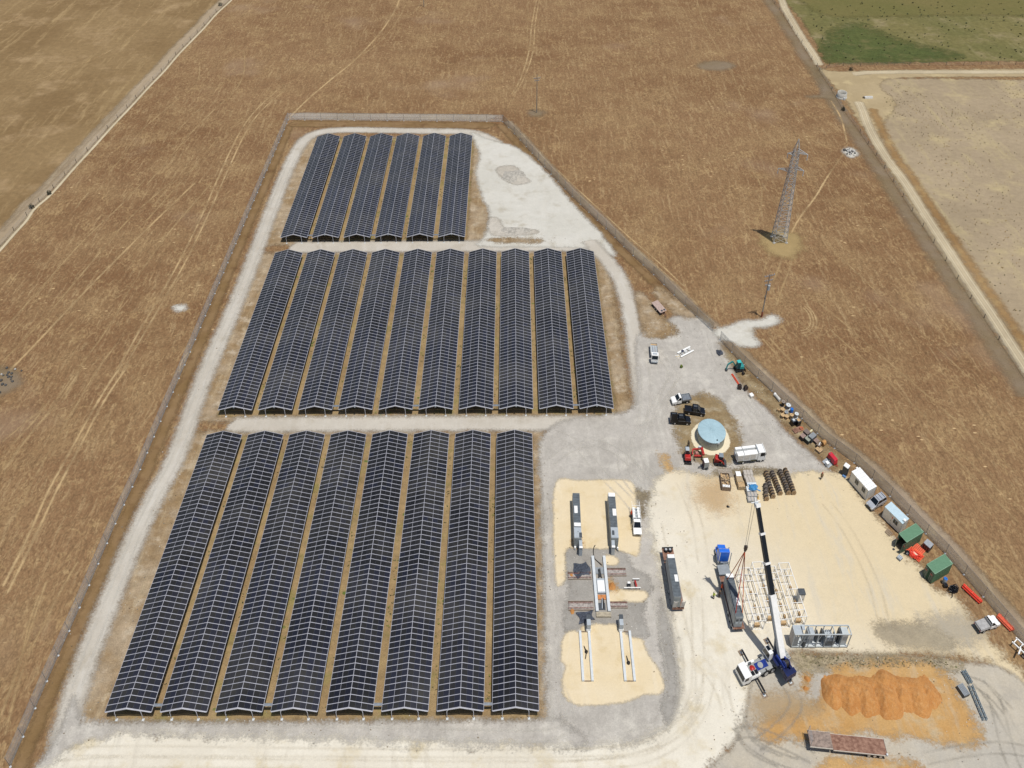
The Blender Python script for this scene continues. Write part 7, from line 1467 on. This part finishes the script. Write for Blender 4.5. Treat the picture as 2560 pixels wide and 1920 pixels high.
for blk, n, x0, y0 in (('front', 8, -68.27, 86.96), ('middle', 10, -67.88, 163.46), ('back', 6, -68.03, 240.02)):
    for i in range(n-1):
        gx = x0+i*9.1833+AW; dens = r.uniform(30, 120)
        for k in range(int(dens)):
            x, y, s = gx+r.uniform(.1, 1.3), y0+r.uniform(0, 68), r.uniform(.08, .26); mt = r.choice((SCR, M('olive_tuft', '#7d7a3c', .9, vary=.3, scale=.4), M('olive_tuft'), SCR2, STR))
            if math.sin(y*.16+i*2.1) < -.1: continue
            for b in range(3):
                a = r.uniform(0, 6.28); q = Vector((math.cos(a), math.sin(a), 0))*s; w = Vector((-q.y, q.x, 0))*.5; c = Vector((x, y, .03)); mb.poly([c-w, c+w, c+q+w*.6+Vector((0, 0, s)), c+q-w*.6+Vector((0, 0, s))], mt)
o = bpy.data.objects.new('weeds', mesh_of('weeds', mb, True)); COL.objects.link(o); o['kind'] = 'stuff'; o['label'] = 'green weeds growing in the strips between the solar arrays'; o['category'] = 'plants'

# loose stones and clods on gravel and sand
r = random.Random(77); mb = MB(); SM = (M('stone_pale', '#c9c4b8', .9, vary=.1), M('stone_grey', '#8c877e', .9, vary=.2), M('stone_brown', '#77664f', .9, vary=.2))
def stones(pix, n, s0, s1, w):
    a, b = at(*pix[0]), at(*pix[1])
    for i in range(n):
        u = r.random(); q = a+(b-a)*u; d = (b-a).normalized(); off = r.gauss(0, w); x, y, s = q.x-d.y*off, q.y+d.x*off, r.uniform(s0, s1); mb.box((x, y, .05+s*.3), (s, s*r.uniform(.7, 1.3), s*.7), SM[0 if r.random() < .4 else r.choice((1, 2))], rz=r.uniform(0, 3), top=(.6, .6))
for pix, n, w in ((((150, 1880), (440, 1200)), 90, 4), (((440, 1200), (680, 560)), 70, 3.5), (((300, 1815), (1350, 1810)), 120, 1.6), (((1360, 1150), (1375, 1780)), 90, 1.6), (((1650, 1250), (1690, 1750)), 110, 2.2), (((1620, 820), (1780, 840)), 70, 2.5), (((1820, 900), (2080, 1180)), 110, 2.0), (((1990, 1650), (2400, 1660)), 90, 1.5), (((2380, 1690), (2460, 1880)), 70, 2.2), (((1900, 1880), (2500, 1900)), 110, 3.5), (((1870, 1700), (1800, 1900)), 60, 1.5), (((1700, 1180), (1900, 1180)), 60, 1.5), (((1230, 600), (1480, 610)), 60, 1.5), (((1400, 1380), (1610, 1560)), 110, 3.5)): stones(pix, n, .07, .22, w)
for pix, n, w in ((((2130, 1260), (2480, 1600)), 60, 1.5), (((1700, 1300), (1740, 1800)), 60, 4), (((1800, 1250), (2150, 1300)), 40, 4)): stones(pix, n, .05, .13, w)
o = bpy.data.objects.new('stones', mesh_of('stones', mb, True)); COL.objects.link(o); o['kind'] = 'stuff'; o['label'] = 'loose stones and clods scattered over gravel and sand'; o['category'] = 'stones'
